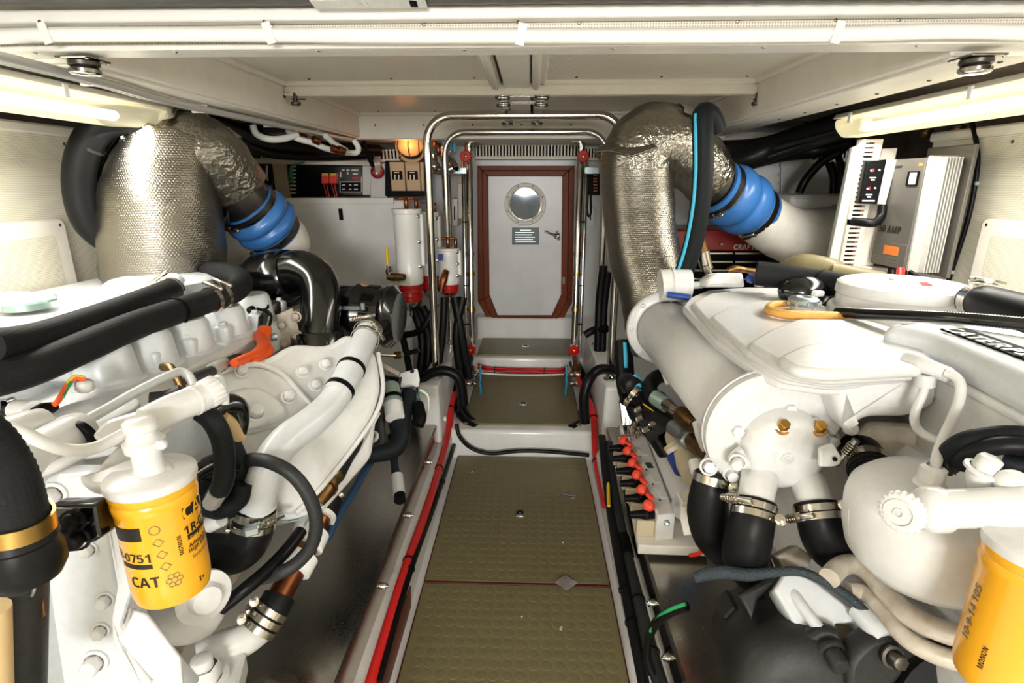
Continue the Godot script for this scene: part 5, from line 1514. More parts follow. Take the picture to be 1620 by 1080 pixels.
func port_lower() -> void:
	# copper and rubber water line along the bed, and the loose hoses round it
	var t = thing("water_line", "copper water line with rubber sleeves and white couplings along the port bed", "pipe")
	var P = DL([[408, 996, 0.92], [432, 962, 0.95], [452, 925, 0.99], [478, 880, 1.05], [500, 835, 1.12], [516, 800, 1.18], [530, 768, 1.25], [548, 730, 1.34], [566, 690, 1.45]])
	obj("rubber_sleeve", MB.new().tube([P[0], P[1], P[1].lerp(P[2], 0.5)], 0.035, 20, 3), "rubber", t)
	for f in [0.1, 0.5, 0.9]:
		clamp_band(t, P[0].lerp(P[1], f), P[1] - P[0], 0.036, Vector3(-1, 0.5, 0.3), 0.014, f != 0.5)
	obj("copper_pipe", MB.new().tube([P[1], P[2], P[3], P[4], P[5]], 0.026, 20, 3), "copper", t)
	for q in [[2, 0.45], [3, 0.3]]:
		var c = P[q[0]].lerp(P[q[0] + 1], q[1])
		obj("white_coupling", MB.new().lathe(c, P[q[0] + 1] - P[q[0]], [Vector2(0.026, 0), Vector2(0.038, 0.002), Vector2(0.038, 0.04), Vector2(0.034, 0.043), Vector2(0.026, 0.045)], 20), "plastic_white", t)
	obj("white_ring", ring(P[4].lerp(P[5], 0.5), P[5] - P[4], 0.026, 0.012, 0.01), "plastic_white", t)
	obj("black_sleeve", MB.new().tube([P[4].lerp(P[5], 0.6), P[5].lerp(P[6], 0.3)], 0.034, 18), "rubber", t)
	obj("threaded_stub", ribbed([D(524, 792, 1.2), D(540, 780, 1.22)], 0.016, 0.006, 0.002), "steel", t)
	obj("bronze_fitting", MB.new().tube(DL([[504, 795, 1.08], [512, 780, 1.1], [520, 762, 1.14], [532, 748, 1.18]]), [0.014, 0.022, 0.024, 0.024], 12, 1), "old_brass", t)
	obj("bronze_ring", ring(D(516, 770, 1.12), D(532, 748, 1.18) - D(504, 795, 1.08), 0.024, 0.008, 0.004), "old_brass", t)
	obj("rubber_hose", MB.new().tube([D(528, 752, 1.17), D(546, 718, 1.24), D(566, 690, 1.32)], 0.026, 16), "rubber_matte", t)
	var lp = thing("loop_hose", "grey-black hose looping out in front of the white raw water pipe", "hose")
	pipe("hose", DL([[378, 735, 0.98], [395, 727, 0.96], [425, 730, 0.93], [460, 748, 0.92], [486, 780, 0.92], [500, 820, 0.92], [494, 860, 0.92], [470, 890, 0.91], [440, 907, 0.9], [415, 914, 0.92]]), 0.0135, "rubber_worn", lp, 16)
	var bh = thing("drain_hose", "glossy black drain hose running down beside the copper water line", "hose")
	pipe("hose", DL([[476, 840, 1.0], [455, 868, 0.95], [425, 900, 0.9], [390, 930, 0.86], [350, 962, 0.84]]), 0.0135, "cable", bh, 14)
	var bc = thing("bed_cable", "worn blue cable lying along the stainless bed", "cable")
	pipe("cable", DL([[605, 705, 1.6], [580, 740, 1.45], [560, 775, 1.32], [535, 815, 1.2], [518, 850, 1.12]]), 0.011, "cable_blue", bc)
	var cn = thing("cable_plug", "black cable ending in a pale round plug on the bed edge", "plug")
	pipe("cable", DL([[618, 690, 1.6], [622, 715, 1.52], [626, 750, 1.45]]), 0.012, "hose_blueblack", cn)
	pipe("plug", DL([[628, 752, 1.44], [632, 782, 1.38]]), 0.018, "charger_light", cn, 14)
	pipe("plug_end", DL([[632, 780, 1.385], [633, 792, 1.36]]), 0.017, "black", cn, 14)
	# hoses between the engine and filter
	var h1 = thing("fuel_hose", "blue-black hose dropping from the priming tube behind the yellow filter", "hose")
	pipe("hose", DL([[318, 650, 0.8], [336, 665, 0.8], [350, 692, 0.8], [356, 730, 0.8], [352, 765, 0.8], [340, 785, 0.82]]), 0.017, "hose_blueblack", h1, 16)
	pipe("ferrule", DL([[345, 778, 0.8], [335, 795, 0.82]]), 0.015, "charger_light", h1)
	var h2 = thing("taped_plug", "shiny black taped cable plug above the timing case hose", "plug")
	pipe("body", DL([[335, 650, 0.84], [352, 642, 0.86], [372, 645, 0.88], [380, 665, 0.88], [378, 690, 0.88]]), [0.016, 0.022, 0.022, 0.016, 0.012], "black_gloss", h2)
	pipe("tan_sleeve", DL([[350, 660, 0.84], [366, 672, 0.86], [380, 690, 0.88]]), 0.012, "rope_tan", h2)
	var h3 = thing("hose_bundle", "tangle of dark hoses between the yellow filter and the white water pipe", "hose")
	for q in [[[302, 752, 0.85], [325, 738, 0.88], [345, 732, 0.9], [368, 745, 0.92]], [[318, 772, 0.86], [330, 800, 0.88], [350, 806, 0.9], [378, 790, 0.92], [385, 765, 0.93]], [[330, 745, 0.9], [352, 772, 0.92], [362, 810, 0.94]], [[365, 700, 0.95], [378, 735, 0.95], [370, 775, 0.95]]]:
		pipe("hose", DL(q), 0.018, "hose_blueblack" if q[0][0] > 310 else "black_gloss", h3)
	pipe("white_stub", DL([[350, 820, 0.9], [330, 830, 0.9]]), 0.016, "engine", h3)
	obj("clip", MB.new().box(D(398, 838, 0.9), Vector3(0.03, 0.02, 0.02), Basis(UP, 0.5), 0.004), "zinc", h3)

# ---------------------------------------------------------------- starboard engine
func starboard_engine() -> void:
	var e = thing("marine_engine", "white marine diesel with a fat heat exchanger cylinder, on the starboard bed", "engine", "twin engines")
	obj("block", MB.new().box(V(1.0, 0.5, 1.1), Vector3(0.6, 0.5, 1.2), Basis.IDENTITY, 0.03), "engine", e)
	obj("oil_pan", MB.new().box(V(0.98, 0.2, 1.1), Vector3(0.42, 0.2, 1.1), Basis.IDENTITY, 0.04), "engine_worn", e)
	# heat exchanger: long cylinder, flanges, bolted end cap with two outlets
	var hn = V(0.507, 0.745, 0.98)
	var hf = V(0.50, 0.735, 1.78)
	var az = Vector3(0, 0, 1)
	var hx = obj("heat_exchanger", MB.new().cyl(hf, hn, 0.096, 0.004, 48), "engine", e)
	obj("flange", MB.new().lathe(hf, hn - hf, [Vector2(0.08, -0.02), Vector2(0.122, -0.018), Vector2(0.125, -0.012), Vector2(0.125, 0.008), Vector2(0.12, 0.014), Vector2(0.097, 0.016), Vector2(0.097, 0.03)], 44), "engine", hx)
	for k in 8:
		var a = TAU * k / 8
		obj("flange_bolt", MB.new().bolt(hf + Vector3(cos(a) * 0.112, sin(a) * 0.112, 0.014), az, 0.007), "engine", hx)
	for q in [[1052, 585, 1.5], [1110, 690, 1.13]]:
		obj("strap_lug", MB.new().tube(DL([[q[0] - 10, q[1] - 22, q[2]], [q[0] - 2, q[1] - 2, q[2]], [q[0] + 4, q[1] + 22, q[2]]]), [0.007, 0.012, 0.006], 10), "engine", hx)
		obj("strap_lug", MB.new().tube(DL([[q[0] - 3, q[1] - 17, q[2]], [q[0] + 5, q[1] + 2, q[2]], [q[0] + 10, q[1] + 22, q[2]]]), [0.006, 0.008, 0.005], 10), "engine", hx)
	var cap = obj("end_cap", MB.new().lathe(hn - az * 0.012, az, [Vector2(0.096, 0), Vector2(0.118, 0.0), Vector2(0.121, 0.004), Vector2(0.121, 0.012), Vector2(0.116, 0.014), Vector2(0.116, 0.018), Vector2(0.12, 0.02), Vector2(0.12, 0.034), Vector2(0.113, 0.04), Vector2(0.09, 0.043), Vector2(0, 0.045)], 48), "engine", e)
	# domed boss low on the cap
	var dc = D(1246, 715, 0.92)
	obj("dome", MB.new().lathe(Vector3(dc.x, dc.y, hn.z + 0.02), Vector3(0.0, -0.1, 1), [Vector2(0.078, 0), Vector2(0.077, 0.034), Vector2(0.07, 0.046), Vector2(0.058, 0.052), Vector2(0, 0.054)], 40), "engine", cap)
	var lg = Vector3(dc.x - 0.005, dc.y - 0.006, hn.z + 0.0735)
	obj("cast_emblem", ring(lg, Vector3(0, -0.1, 1), 0.010, 0.003, 0.002, 24).add(ring(lg, Vector3(0, -0.1, 1), 0.004, 0.003, 0.0015, 16)), "engine", cap)
	obj("cast_emblem", MB.new().box(lg + Vector3(-0.022, 0.002, 0), Vector3(0.004, 0.022, 0.003), Basis.IDENTITY, 0.001), "engine", cap)
	for q in [[1232, 661, "gold_bolt", 0.0105], [1289, 663, "gold_bolt", 0.0105]]:
		var p = D(q[0], q[1] + 9, 0.925)
		obj("plug_boss", MB.new().ball(p + Vector3(0, -0.012, -0.008), Vector3(0.026, 0.022, 0.024)), "engine", cap)
		obj("drain_plug", MB.new().bolt(p + Vector3(0, -0.002, 0.012), Vector3(0, 0.75, 0.65), q[3], 0.017), q[2], cap)
	for q in [[1252, 650], [1169, 684], [1160, 755], [1320, 700]]:
		var p = D(q[0], q[1], 0.94)
		obj("cap_bolt", MB.new().bolt(Vector3(p.x, p.y, hn.z + 0.026), az, 0.0115, 0.016), "engine", cap)
	obj("side_boss", MB.new().tube(DL([[1180, 722, 0.92], [1166, 728, 0.92], [1163, 732, 0.91]]), [0.024, 0.018, 0.012], 14), "engine", cap)
	obj("boss_nut", MB.new().bolt(D(1168, 729, 0.905), Vector3(-0.5, -0.1, 1), 0.011, 0.018), "engine", cap)
	obj("ear", slab([[1298, 708], [1318, 700], [1331, 722], [1330, 734], [1320, 738], [1298, 738]], D(1315, 722, 0.87), Vector3(0, 0.4, 1), 0.01, 0.002, 0.004), "engine", cap)
	obj("ear_hole_shade", MB.new().cyl(D(1321, 726, 0.868), D(1321, 726, 0.864), 0.004, 0.0), "black", cap)  # ear is solid; black disc paints the dark of its bolt hole
	obj("tie_bracket", slab([[1328, 640], [1350, 634], [1358, 676], [1348, 690], [1336, 684]], D(1342, 660, 0.93), Vector3(-0.1, 0.3, 1), 0.012, 0.003, 0.005), "engine", e)
	for q in [[1341, 645], [1347, 678]]:
		obj("bracket_bolt", MB.new().bolt(D(q[0], q[1], 0.928), Vector3(-0.1, 0.3, 1), 0.0085), "engine", e)
	obj("top_bracket", slab([[1216, 636], [1222, 621], [1290, 620], [1330, 655], [1336, 672], [1322, 690], [1296, 664], [1250, 640]], D(1270, 650, 0.955), Vector3(0, 0.5, 1), 0.02, 0.005, 0.006), "engine", e)
	# outlets with clamped black hoses
	for q in [[[1202, 755, 0.93], [1197, 780, 0.9], [1194, 800, 0.885], 0.031], [[1278, 765, 0.93], [1286, 785, 0.9], [1291, 802, 0.885], 0.031]]:
		var P = DL([q[0], q[1], q[2]])
		obj("outlet", MB.new().tube(P, [0.034, q[3], q[3]], 24), "engine", cap)
	var eh = [DL([[1195, 793, 0.89], [1191, 820, 0.872], [1184, 850, 0.865], [1180, 880, 0.875], [1190, 902, 0.9]]), DL([[1289, 796, 0.89], [1296, 822, 0.872], [1306, 850, 0.87], [1322, 870, 0.89], [1345, 872, 0.93]])]
	for i in 2:
		var P = eh[i]
		var h = obj("rubber_elbow", MB.new().tube(P, [0.036, 0.038, 0.041, 0.042, 0.04], 26), "rubber", e)
		obj("lip", ring(P[0], P[1] - P[0], 0.031, 0.004, 0.005, 26), "rubber", h)
		clamp_band(h, P[0].lerp(P[1], 0.3), P[1] - P[0], 0.037, Vector3(-1 if i == 0 else 1, 0, 0.7), 0.012)
		clamp_band(h, P[0].lerp(P[1], 0.8), P[1] - P[0], 0.038, Vector3(0.7 if i == 0 else -0.8, -0.2, 0.7), 0.012)
	var sh = DL([[1140, 730, 1.0], [1128, 748, 0.98], [1122, 775, 0.97], [1120, 810, 0.97], [1128, 845, 0.98], [1150, 875, 1.0]])
	obj("side_outlet", MB.new().tube(DL([[1162, 712, 1.0], [1146, 724, 1.0], [1134, 742, 0.985]]), [0.034, 0.034, 0.03], 20), "engine", e)
	var s3 = obj("rubber_elbow", MB.new().tube(sh.slice(1), [0.032, 0.036, 0.041, 0.041, 0.036], 24), "rubber", e)
	clamp_band(s3, sh[1].lerp(sh[2], 0.35), sh[2] - sh[1], 0.035, Vector3(1, 0, 0.5), 0.016)
	obj("clamp_lug", MB.new().bolt(D(1121, 738, 0.96), Vector3(-0.2, 0.4, 1), 0.012, 0.02), "engine", e)
	obj("side_lug", MB.new().tube(DL([[1098, 728, 1.06], [1104, 745, 1.04], [1116, 762, 1.02]]), [0.012, 0.016, 0.008], 12), "engine", e)
	# charge-air cooler cover: three stepped plateaus over a deep body
	var F0 = [[1080, 484], [1092, 470], [1118, 459], [1180, 454], [1242, 455], [1285, 478], [1395, 508], [1462, 530], [1484, 556], [1488, 596], [1440, 606], [1310, 608], [1230, 598], [1180, 572], [1130, 537]]
	obj("cooler_body", slab([[1130, 482], [1150, 466], [1240, 462], [1300, 490], [1400, 512], [1462, 535], [1478, 556], [1470, 578], [1345, 572], [1275, 548], [1205, 512]], Vector3(0, 0.85, 0), UP, 0.15, 0.01, 0.02), "engine", e)
	var cc = obj("cooler_cover", slab(F0, Vector3(0, 0.87, 0), UP, 0.022, 0.006, 0.02), "engine", e)
	obj("plateau", slab([[1094, 478], [1124, 463], [1180, 458], [1240, 459], [1286, 482], [1394, 511], [1458, 531], [1480, 556], [1482, 592], [1312, 602], [1236, 592], [1188, 566], [1138, 530]], Vector3(0, 0.882, 0), UP, 0.02, 0.008, 0.02, 3), "engine", cc)
	obj("plateau", slab([[1122, 500], [1150, 486], [1200, 474], [1278, 476], [1292, 484], [1394, 511], [1456, 531], [1478, 556], [1478, 588], [1312, 598], [1240, 586], [1180, 553]], Vector3(0, 0.894, 0), UP, 0.02, 0.009, 0.016, 3), "engine", cc)
	obj("plateau", slab([[1182, 541], [1216, 520], [1262, 503], [1370, 504], [1394, 511], [1456, 531], [1476, 556], [1474, 584], [1312, 592], [1250, 582]], Vector3(0, 0.907, 0), UP, 0.022, 0.010, 0.016, 3), "engine", cc)
	obj("plateau", slab([[1228, 562], [1268, 545], [1340, 531], [1456, 534], [1472, 556], [1470, 578], [1312, 586], [1258, 580]], Vector3(0, 0.919, 0), UP, 0.022, 0.010, 0.016, 3), "engine", cc)
	obj("cooler_end", slab([[1296, 608], [1308, 598], [1342, 584], [1440, 568], [1476, 566], [1488, 584], [1488, 640], [1472, 650], [1440, 663], [1375, 662], [1356, 676], [1344, 690], [1330, 660], [1318, 626]], D(1400, 620, 0.885), Vector3(-0.1, 0.12, 1), 0.22, 0.022, 0.02, 4), "engine", e)
	for q in [[1132, 537], [1185, 576], [1232, 601], [1095, 492]]:
		var p = Y(q[0], q[1], 0.855)
		obj("cover_bolt", MB.new().bolt(p, Vector3(-0.4, -0.1, 0.6), 0.008, 0.014), "engine", cc)
	pipe("under_hose", DL([[1112, 530, 1.4], [1150, 565, 1.3], [1190, 598, 1.2], [1225, 622, 1.08]]), 0.02, "rubber", e)
	obj("under_collar", ring(D(1186, 592, 1.2), D(1190, 598, 1.2) - D(1150, 565, 1.3), 0.02, 0.03, 0.003), "engine", e)
	# round housing at the back with its hose spigot
	var rc = D(1420, 487, 1.32)
	obj("round_housing", MB.new().lathe(rc, UP, [Vector2(0.15, -0.1), Vector2(0.15, -0.004), Vector2(0.146, 0.002), Vector2(0.135, 0.006), Vector2(0.134, 0.03), Vector2(0.138, 0.034), Vector2(0.136, 0.058), Vector2(0.126, 0.064), Vector2(0.03, 0.068), Vector2(0.028, 0.072), Vector2(0, 0.073)], 48), "engine", e)
	obj("red_sticker", slab([[1452, 446], [1466, 446], [1476, 451], [1460, 451]], rc + UP * 0.068, UP, 0.001, 0.0), "red", e)
	obj("spigot", MB.new().tube(DL([[1478, 470, 1.28], [1500, 470, 1.24], [1530, 474, 1.18], [1548, 476, 1.15]]), [0.03, 0.022, 0.026, 0.028], 20), "engine", e)
	# expansion cap with leash hook
	var fc = Y(1271, 479, 0.914)
	obj("filler_neck", MB.new().cyl(fc - UP * 0.05, fc, 0.028), "engine", e)
	var cp = obj("filler_cap", MB.new().lathe(fc, UP, [Vector2(0.03, -0.006), Vector2(0.034, -0.002), Vector2(0.036, 0.002), Vector2(0.036, 0.01), Vector2(0.03, 0.015), Vector2(0.018, 0.016), Vector2(0.015, 0.013), Vector2(0, 0.013)], 28), "zinc", e)
	for k in 5:
		var a = PI * 0.1 + k * 0.7
		obj("cap_lug", MB.new().box(fc + Vector3(cos(a) * 0.036, 0.001, sin(a) * 0.036), Vector3(0.01, 0.012, 0.008), Basis(UP, -a), 0.002), "zinc", cp)
	# actuator and fittings at the far end
	var ac = obj("actuator", MB.new().tube(DL([[1044, 452, 1.75], [1058, 451, 1.75], [1090, 452, 1.75]]), 0.052, 28, 1), "engine", e)
	obj("actuator_seam", ring(D(1062, 451, 1.75), Vector3(1, 0, 0), 0.052, 0.006, 0.003, 28), "engine", ac)
	obj("actuator_rod", MB.new().tube(DL([[1090, 452, 1.75], [1112, 450, 1.74]]), 0.012, 10), "engine", ac)
	pipe("blue_tube", DL([[1056, 466, 1.68], [1072, 468, 1.67], [1092, 471, 1.66]]), 0.01, "blue_label", ac)
	obj("pump_body", slab([[1118, 454], [1120, 440], [1134, 431], [1176, 431], [1180, 454]], D(1150, 445, 1.66), Vector3(0, 0.2, 1), 0.09, 0.01, 0.008), "engine", e)
	obj("small_bracket", slab([[1199, 454], [1200, 438], [1216, 438], [1224, 454], [1219, 454], [1213, 443], [1208, 443], [1209, 454]], D(1212, 446, 1.62), Vector3(0, 0.1, 1), 0.03, 0.003), "engine", e)
	obj("brass_valve", MB.new().tube(DL([[1152, 428, 1.7], [1162, 425, 1.7], [1180, 427, 1.7], [1196, 431, 1.7]]), [0.009, 0.012, 0.008, 0.013], 10), "old_brass", e)
	obj("blue_ferrule", MB.new().tube(DL([[1186, 440, 1.66], [1194, 442, 1.64]]), 0.014, 12), "blue_label", e)
	# valve cover with name plate
	var vy = 0.93
	obj("head", slab([[1482, 596], [1640, 680], [1760, 760], [1760, 560], [1500, 520], [1420, 520]], Vector3(0, 0.885, 0), UP, 0.16, 0.008), "engine", e)
	obj("cover_flange", slab([[1474, 582], [1520, 606], [1640, 672], [1780, 750], [1780, 545], [1500, 508], [1420, 510]], Vector3(0, 0.895, 0), UP, 0.014, 0.004), "engine", e)
	var vc = obj("valve_cover", slab([[1395, 512], [1450, 506], [1560, 520], [1720, 545], [1760, 640], [1640, 600], [1540, 556], [1480, 530], [1440, 520]], Vector3(0, 0.95, 0), UP, 0.06, 0.02, 0.02, 3), "engine_cool", e)
	obj("cover_step", slab([[1462, 530], [1490, 538], [1540, 562], [1640, 612], [1780, 680], [1780, 560], [1500, 512], [1440, 512]], Vector3(0, 0.925, 0), UP, 0.04, 0.012, 0.012, 3), "engine", e)
	for q in [[1508, 556], [1620, 612]]:
		obj("cover_bolt", MB.new().bolt(Y(q[0], q[1], 0.9), UP, 0.012, 0.02), "engine", vc)
	var np = obj("name_plate", slab([[1488, 519], [1530, 519], [1700, 575], [1700, 596]], Vector3(0, 0.953, 0), UP, 0.004, 0.001), "black", vc)
	var a0 = Y(1488, 520.5, 0.956)
	var a1 = Y(1700, 592, 0.956)
	var dir = (a1 - a0).normalized()
	var zc = UP
	text(np, "CATERPILLAR", 0.03, Transform3D(Basis(dir, zc.cross(dir).normalized(), zc), a0.lerp(a1, 0.5) + zc.cross(dir).normalized() * 0.019), "paper", "lettering", "Droid Sans", true)
	# high pressure fuel lines
	var ft = obj("line_fitting", MB.new().tube(DL([[1438, 574, 0.885], [1456, 577, 0.865], [1470, 581, 0.85], [1498, 591, 0.835]]), [0.02, 0.017, 0.013, 0.011], 14, 2), "engine", e)
	obj("hex_nut", MB.new().lathe(D(1465, 592, 0.85), Vector3(0, -1, 0.1), [Vector2(0.011, 0), Vector2(0.015, 0.002), Vector2(0.015, 0.02), Vector2(0.01, 0.022)], 6), "engine", ft)
	obj("hex_nut", MB.new().lathe(D(1478, 584, 0.845), Vector3(0.8, -0.3, 0.3), [Vector2(0.01, 0), Vector2(0.0135, 0.002), Vector2(0.0135, 0.022), Vector2(0.01, 0.024)], 6), "engine", ft)
	pipe("fuel_line", DL([[1464, 606, 0.845], [1460, 622, 0.84], [1449, 648, 0.835], [1447, 668, 0.83], [1458, 684, 0.83], [1482, 696, 0.82], [1495, 704, 0.82]]), 0.0068, "engine", e, 14)
	pipe("fuel_line", DL([[1496, 590, 0.83], [1510, 595, 0.82], [1519, 607, 0.81], [1518, 630, 0.8], [1507, 662, 0.78], [1490, 700, 0.74], [1477, 745, 0.7]]), 0.0075, "engine", e, 14)
	obj("hex_base", MB.new().lathe(D(1471, 762, 0.7), Vector3(0.05, 1, 0), [Vector2(0.02, -0.006), Vector2(0.02, 0.0), Vector2(0.0165, 0.003), Vector2(0.0165, 0.022), Vector2(0.011, 0.026)], 6), "engine", e)
	obj("side_casting", slab([[1350, 690], [1374, 664], [1440, 668], [1500, 690], [1560, 700], [1640, 720], [1640, 790], [1500, 770], [1420, 745], [1390, 740]], D(1450, 720, 0.9), Vector3(-0.3, 0.5, 1), 0.08, 0.01, 0.01), "engine_worn", e)
	obj("side_step", slab([[1520, 672], [1560, 690], [1640, 720], [1640, 680], [1560, 650], [1530, 640]], D(1570, 680, 0.87), Vector3(-0.3, 0.5, 1), 0.06, 0.01, 0.01), "engine", e)
	# drum housing in front with hose stub
	var dm = D(1462, 888, 0.74)
	var dr = obj("drum_housing", MB.new().lathe(dm, Vector3(-0.08, 1, 0.06), [Vector2(0, -0.012), Vector2(0.06, -0.01), Vector2(0.094, 0.0), Vector2(0.11, 0.022), Vector2(0.117, 0.055), Vector2(0.118, 0.095), Vector2(0.114, 0.114), Vector2(0.1, 0.128), Vector2(0.075, 0.133), Vector2(0.05, 0.134), Vector2(0, 0.134)], 48), "engine", e)
	obj("drum_rise", MB.new().ball(D(1445, 765, 0.78), Vector3(0.07, 0.02, 0.05)), "engine", dr)
	obj("drum_seam", slab([[1340, 805], [1350, 803], [1348, 850], [1341, 848]], D(1345, 826, 0.745), Vector3(-0.8, 0, 0.6), 0.008, 0.003), "engine", dr)
	obj("drum_block", slab([[1530, 835], [1640, 838], [1640, 930], [1560, 930], [1530, 890]], D(1580, 880, 0.66), Vector3(-0.3, 0, 1), 0.08, 0.01, 0.01), "engine", dr)
	var st = DL([[1380, 752, 0.86], [1372, 730, 0.9], [1356, 708, 0.95]])
	var sth = obj("stub_hose", MB.new().tube([st[0], st[1], st[2]], 0.034, 20), "rubber", e)
	clamp_band(sth, st[0].lerp(st[1], 0.7), st[1] - st[0], 0.035, Vector3(-1, 0.2, 0.5), 0.02)
	obj("stub_lip", ring(st[0].lerp(st[1], 0.25), st[1] - st[0], 0.032, 0.008, 0.005), "rubber", sth)
	# primer pump: knurled knob and pipe
	var kp = DL([[1446, 806, 0.60], [1470, 806, 0.60], [1520, 804, 0.592], [1660, 800, 0.572]])
	var pp = obj("primer_pump", MB.new().tube([kp[1], kp[2], kp[3]], 0.0235, 24, 1), "engine", e)
	obj("pump_nut", MB.new().lathe(kp[0], kp[1] - kp[0], [Vector2(0.012, 0), Vector2(0.022, 0.004), Vector2(0.0275, 0.014), Vector2(0.0275, 0.034), Vector2(0.024, 0.04)], 28), "engine", pp)
	var kc = D(1432, 807, 0.595)
	var ka = Vector3(-0.82, 0.1, 0.56)
	var kb = obj("knob", MB.new().prism(circ_knurl(0.026, 0.0238, 22), frame(kc, ka), 0.016, 0.004), "engine", pp)
	obj("knob_face", ring(kc + ka.normalized() * 0.016, ka, 0.015, 0.004, 0.002, 24).add(ring(kc + ka.normalized() * 0.016, ka, 0.004, 0.004, 0.002, 14)), "engine", kb)
	obj("knob_neck", MB.new().cyl(kc, kp[0] + Vector3(0.01, 0, 0), 0.012), "engine", pp)
	var bf = obj("banjo_fitting", MB.new().cyl(D(1555, 775, 0.62), D(1553, 742, 0.62), 0.016, 0.004, 12), "engine", e)
	obj("banjo_head", MB.new().bolt(D(1553, 745, 0.62), Vector3(0.2, 1, 0.2), 0.014, 0.02), "engine", bf)
	obj("banjo_plate", slab([[1515, 782], [1545, 758], [1640, 752], [1640, 790]], D(1580, 775, 0.62), Vector3(0, 1, 0.4), 0.02, 0.005, 0.005), "engine", e)
	obj("banjo_ball", MB.new().ball(D(1600, 762, 0.6), Vector3(0.02, 0.015, 0.015)), "engine", bf)
	# yellow filter at the frame edge
	var yt = D(1648, 868, 0.545)
	oil_filter(e, yt, 0.19, 0.050, 1)
	obj("filter_head", MB.new().lathe(yt, UP, [Vector2(0.02, -0.003), Vector2(0.054, -0.003), Vector2(0.056, 0.01), Vector2(0.05, 0.014), Vector2(0, 0.016)], 28), "engine", e)
	obj("head_arm", slab([[1560, 832], [1640, 832], [1660, 870], [1610, 862]], D(1600, 845, 0.58), Vector3(-0.2, 0.7, 0.7), 0.02, 0.004), "engine", e)
	# twin pipes under the drum
	pipe("oil_tube", YL([[1312, 914], [1328, 897], [1350, 892], [1376, 906], [1404, 938], [1438, 972], [1480, 994], [1530, 1008], [1600, 1012]], 0.568), 0.0165, "engine_worn", e, 18)
	pipe("oil_tube", YL([[1342, 934], [1368, 938], [1396, 965], [1430, 1005], [1470, 1030], [1520, 1046], [1600, 1054]], 0.535), 0.0145, "engine_worn", e, 18)
	# below the drum: sump fittings and dark hoses
	obj("sump_fitting", MB.new().cyl(D(1532, 985, 0.88), D(1536, 955, 0.88), 0.05, 0.006), "engine_worn", e)
	obj("sump_plug", MB.new().cyl(D(1536, 956, 0.88), D(1536, 948, 0.88), 0.025, 0.004), "old_brass", e)
	obj("sump_boss", MB.new().ball(D(1445, 938, 0.9), Vector3(0.03, 0.03, 0.03)), "engine_worn", e)
	pipe("dark_hose", DL([[1470, 925, 0.88], [1488, 955, 0.86], [1500, 990, 0.84]]), 0.016, "sheath", e)
	pipe("dark_hose", DL([[1505, 925, 0.92], [1512, 955, 0.9], [1505, 985, 0.88]]), 0.02, "rubber", e)
	# alternator with white slipper bracket
	var al0 = D(1200, 985, 0.93)
	var al1 = D(1272, 1112, 0.70)
	var aa = al1 - al0
	var aL = aa.length()
	var al = obj("alternator", MB.new().lathe(al0, aa, [Vector2(0, -0.01), Vector2(0.06, -0.008), Vector2(0.09, 0.006), Vector2(0.1, 0.03), Vector2(0.1, aL * 0.42), Vector2(0.106, aL * 0.46), Vector2(0.106, aL * 0.78), Vector2(0.112, aL * 0.8), Vector2(0.112, aL * 0.98), Vector2(0.1, aL * 1.06), Vector2(0.06, aL * 1.1), Vector2(0, aL * 1.1)], 44), "cast_black", e, "black ribbed alternator body with worn paint")
	var afx = frame(al0, aa)
	for k in 5:
		var a = 0.3 + k * 0.55
		var er = afx.basis.x * cos(a) + afx.basis.y * sin(a)
		obj("cooling_rib", MB.new().box(al0 + aa * 0.24 + er * 0.1, Vector3(0.035, 0.01, aL * 0.3), Basis(er.cross(aa).normalized(), er, aa.normalized()), 0.004), "cast_black", al)
	obj("ear", slab([[1236, 1030], [1300, 990], [1330, 996], [1340, 1020], [1322, 1040], [1290, 1034], [1240, 1058]], D(1290, 1020, 0.72), Vector3(-0.1, 0.5, 1), 0.035, 0.008, 0.01), "cast_black", al)
	obj("ear_bolt", MB.new().bolt(D(1312, 1028, 0.715), Vector3(0.1, -0.1, 1), 0.016, 0.03), "cast_black", al)
	obj("front_bracket", slab([[1342, 1050], [1372, 1016], [1404, 1004], [1430, 1020], [1436, 1058], [1416, 1090], [1342, 1100]], D(1395, 1050, 0.69), Vector3(0.05, 0.3, 1), 0.045, 0.01, 0.015), "cast_black", al)
	obj("bracket_bolt", MB.new().bolt(D(1411, 1038, 0.688), Vector3(0.05, 0.3, 1), 0.0125, 0.02), "dark_steel", al)
	obj("pulley_guard", MB.new().lathe(D(1480, 1130, 0.7), Vector3(0.2, 0.5, 1), [Vector2(0, 0), Vector2(0.09, 0), Vector2(0.1, 0.01), Vector2(0.1, 0.03), Vector2(0, 0.03)], 32), "cast_black", al)
	obj("top_web", slab([[1168, 940], [1226, 905], [1256, 895], [1262, 902], [1236, 912], [1200, 945], [1190, 980]], D(1210, 925, 0.82), Vector3(-0.1, 0.7, 0.7), 0.02, 0.006), "cast_black", al)
	var sbk = obj("slipper_bracket", slab([[1224, 932], [1238, 908], [1258, 902], [1292, 920], [1342, 958], [1362, 960], [1408, 1008], [1376, 1014], [1352, 986], [1324, 984], [1318, 998], [1300, 1006], [1270, 1010]], D(1300, 955, 0.78), Vector3(-0.15, 0.75, 0.65), 0.05, 0.005, 0.004, 2), "engine_cool", e)
	obj("bracket_ridge", MB.new().tube(DL([[1242, 914, 0.835], [1264, 952, 0.785], [1300, 1000, 0.735]]), 0.01, 12), "engine_cool", sbk)
	obj("bracket_pipe", MB.new().tube(DL([[1358, 966, 0.76], [1380, 990, 0.73], [1398, 1010, 0.71]]), 0.017, 14), "engine_cool", sbk)
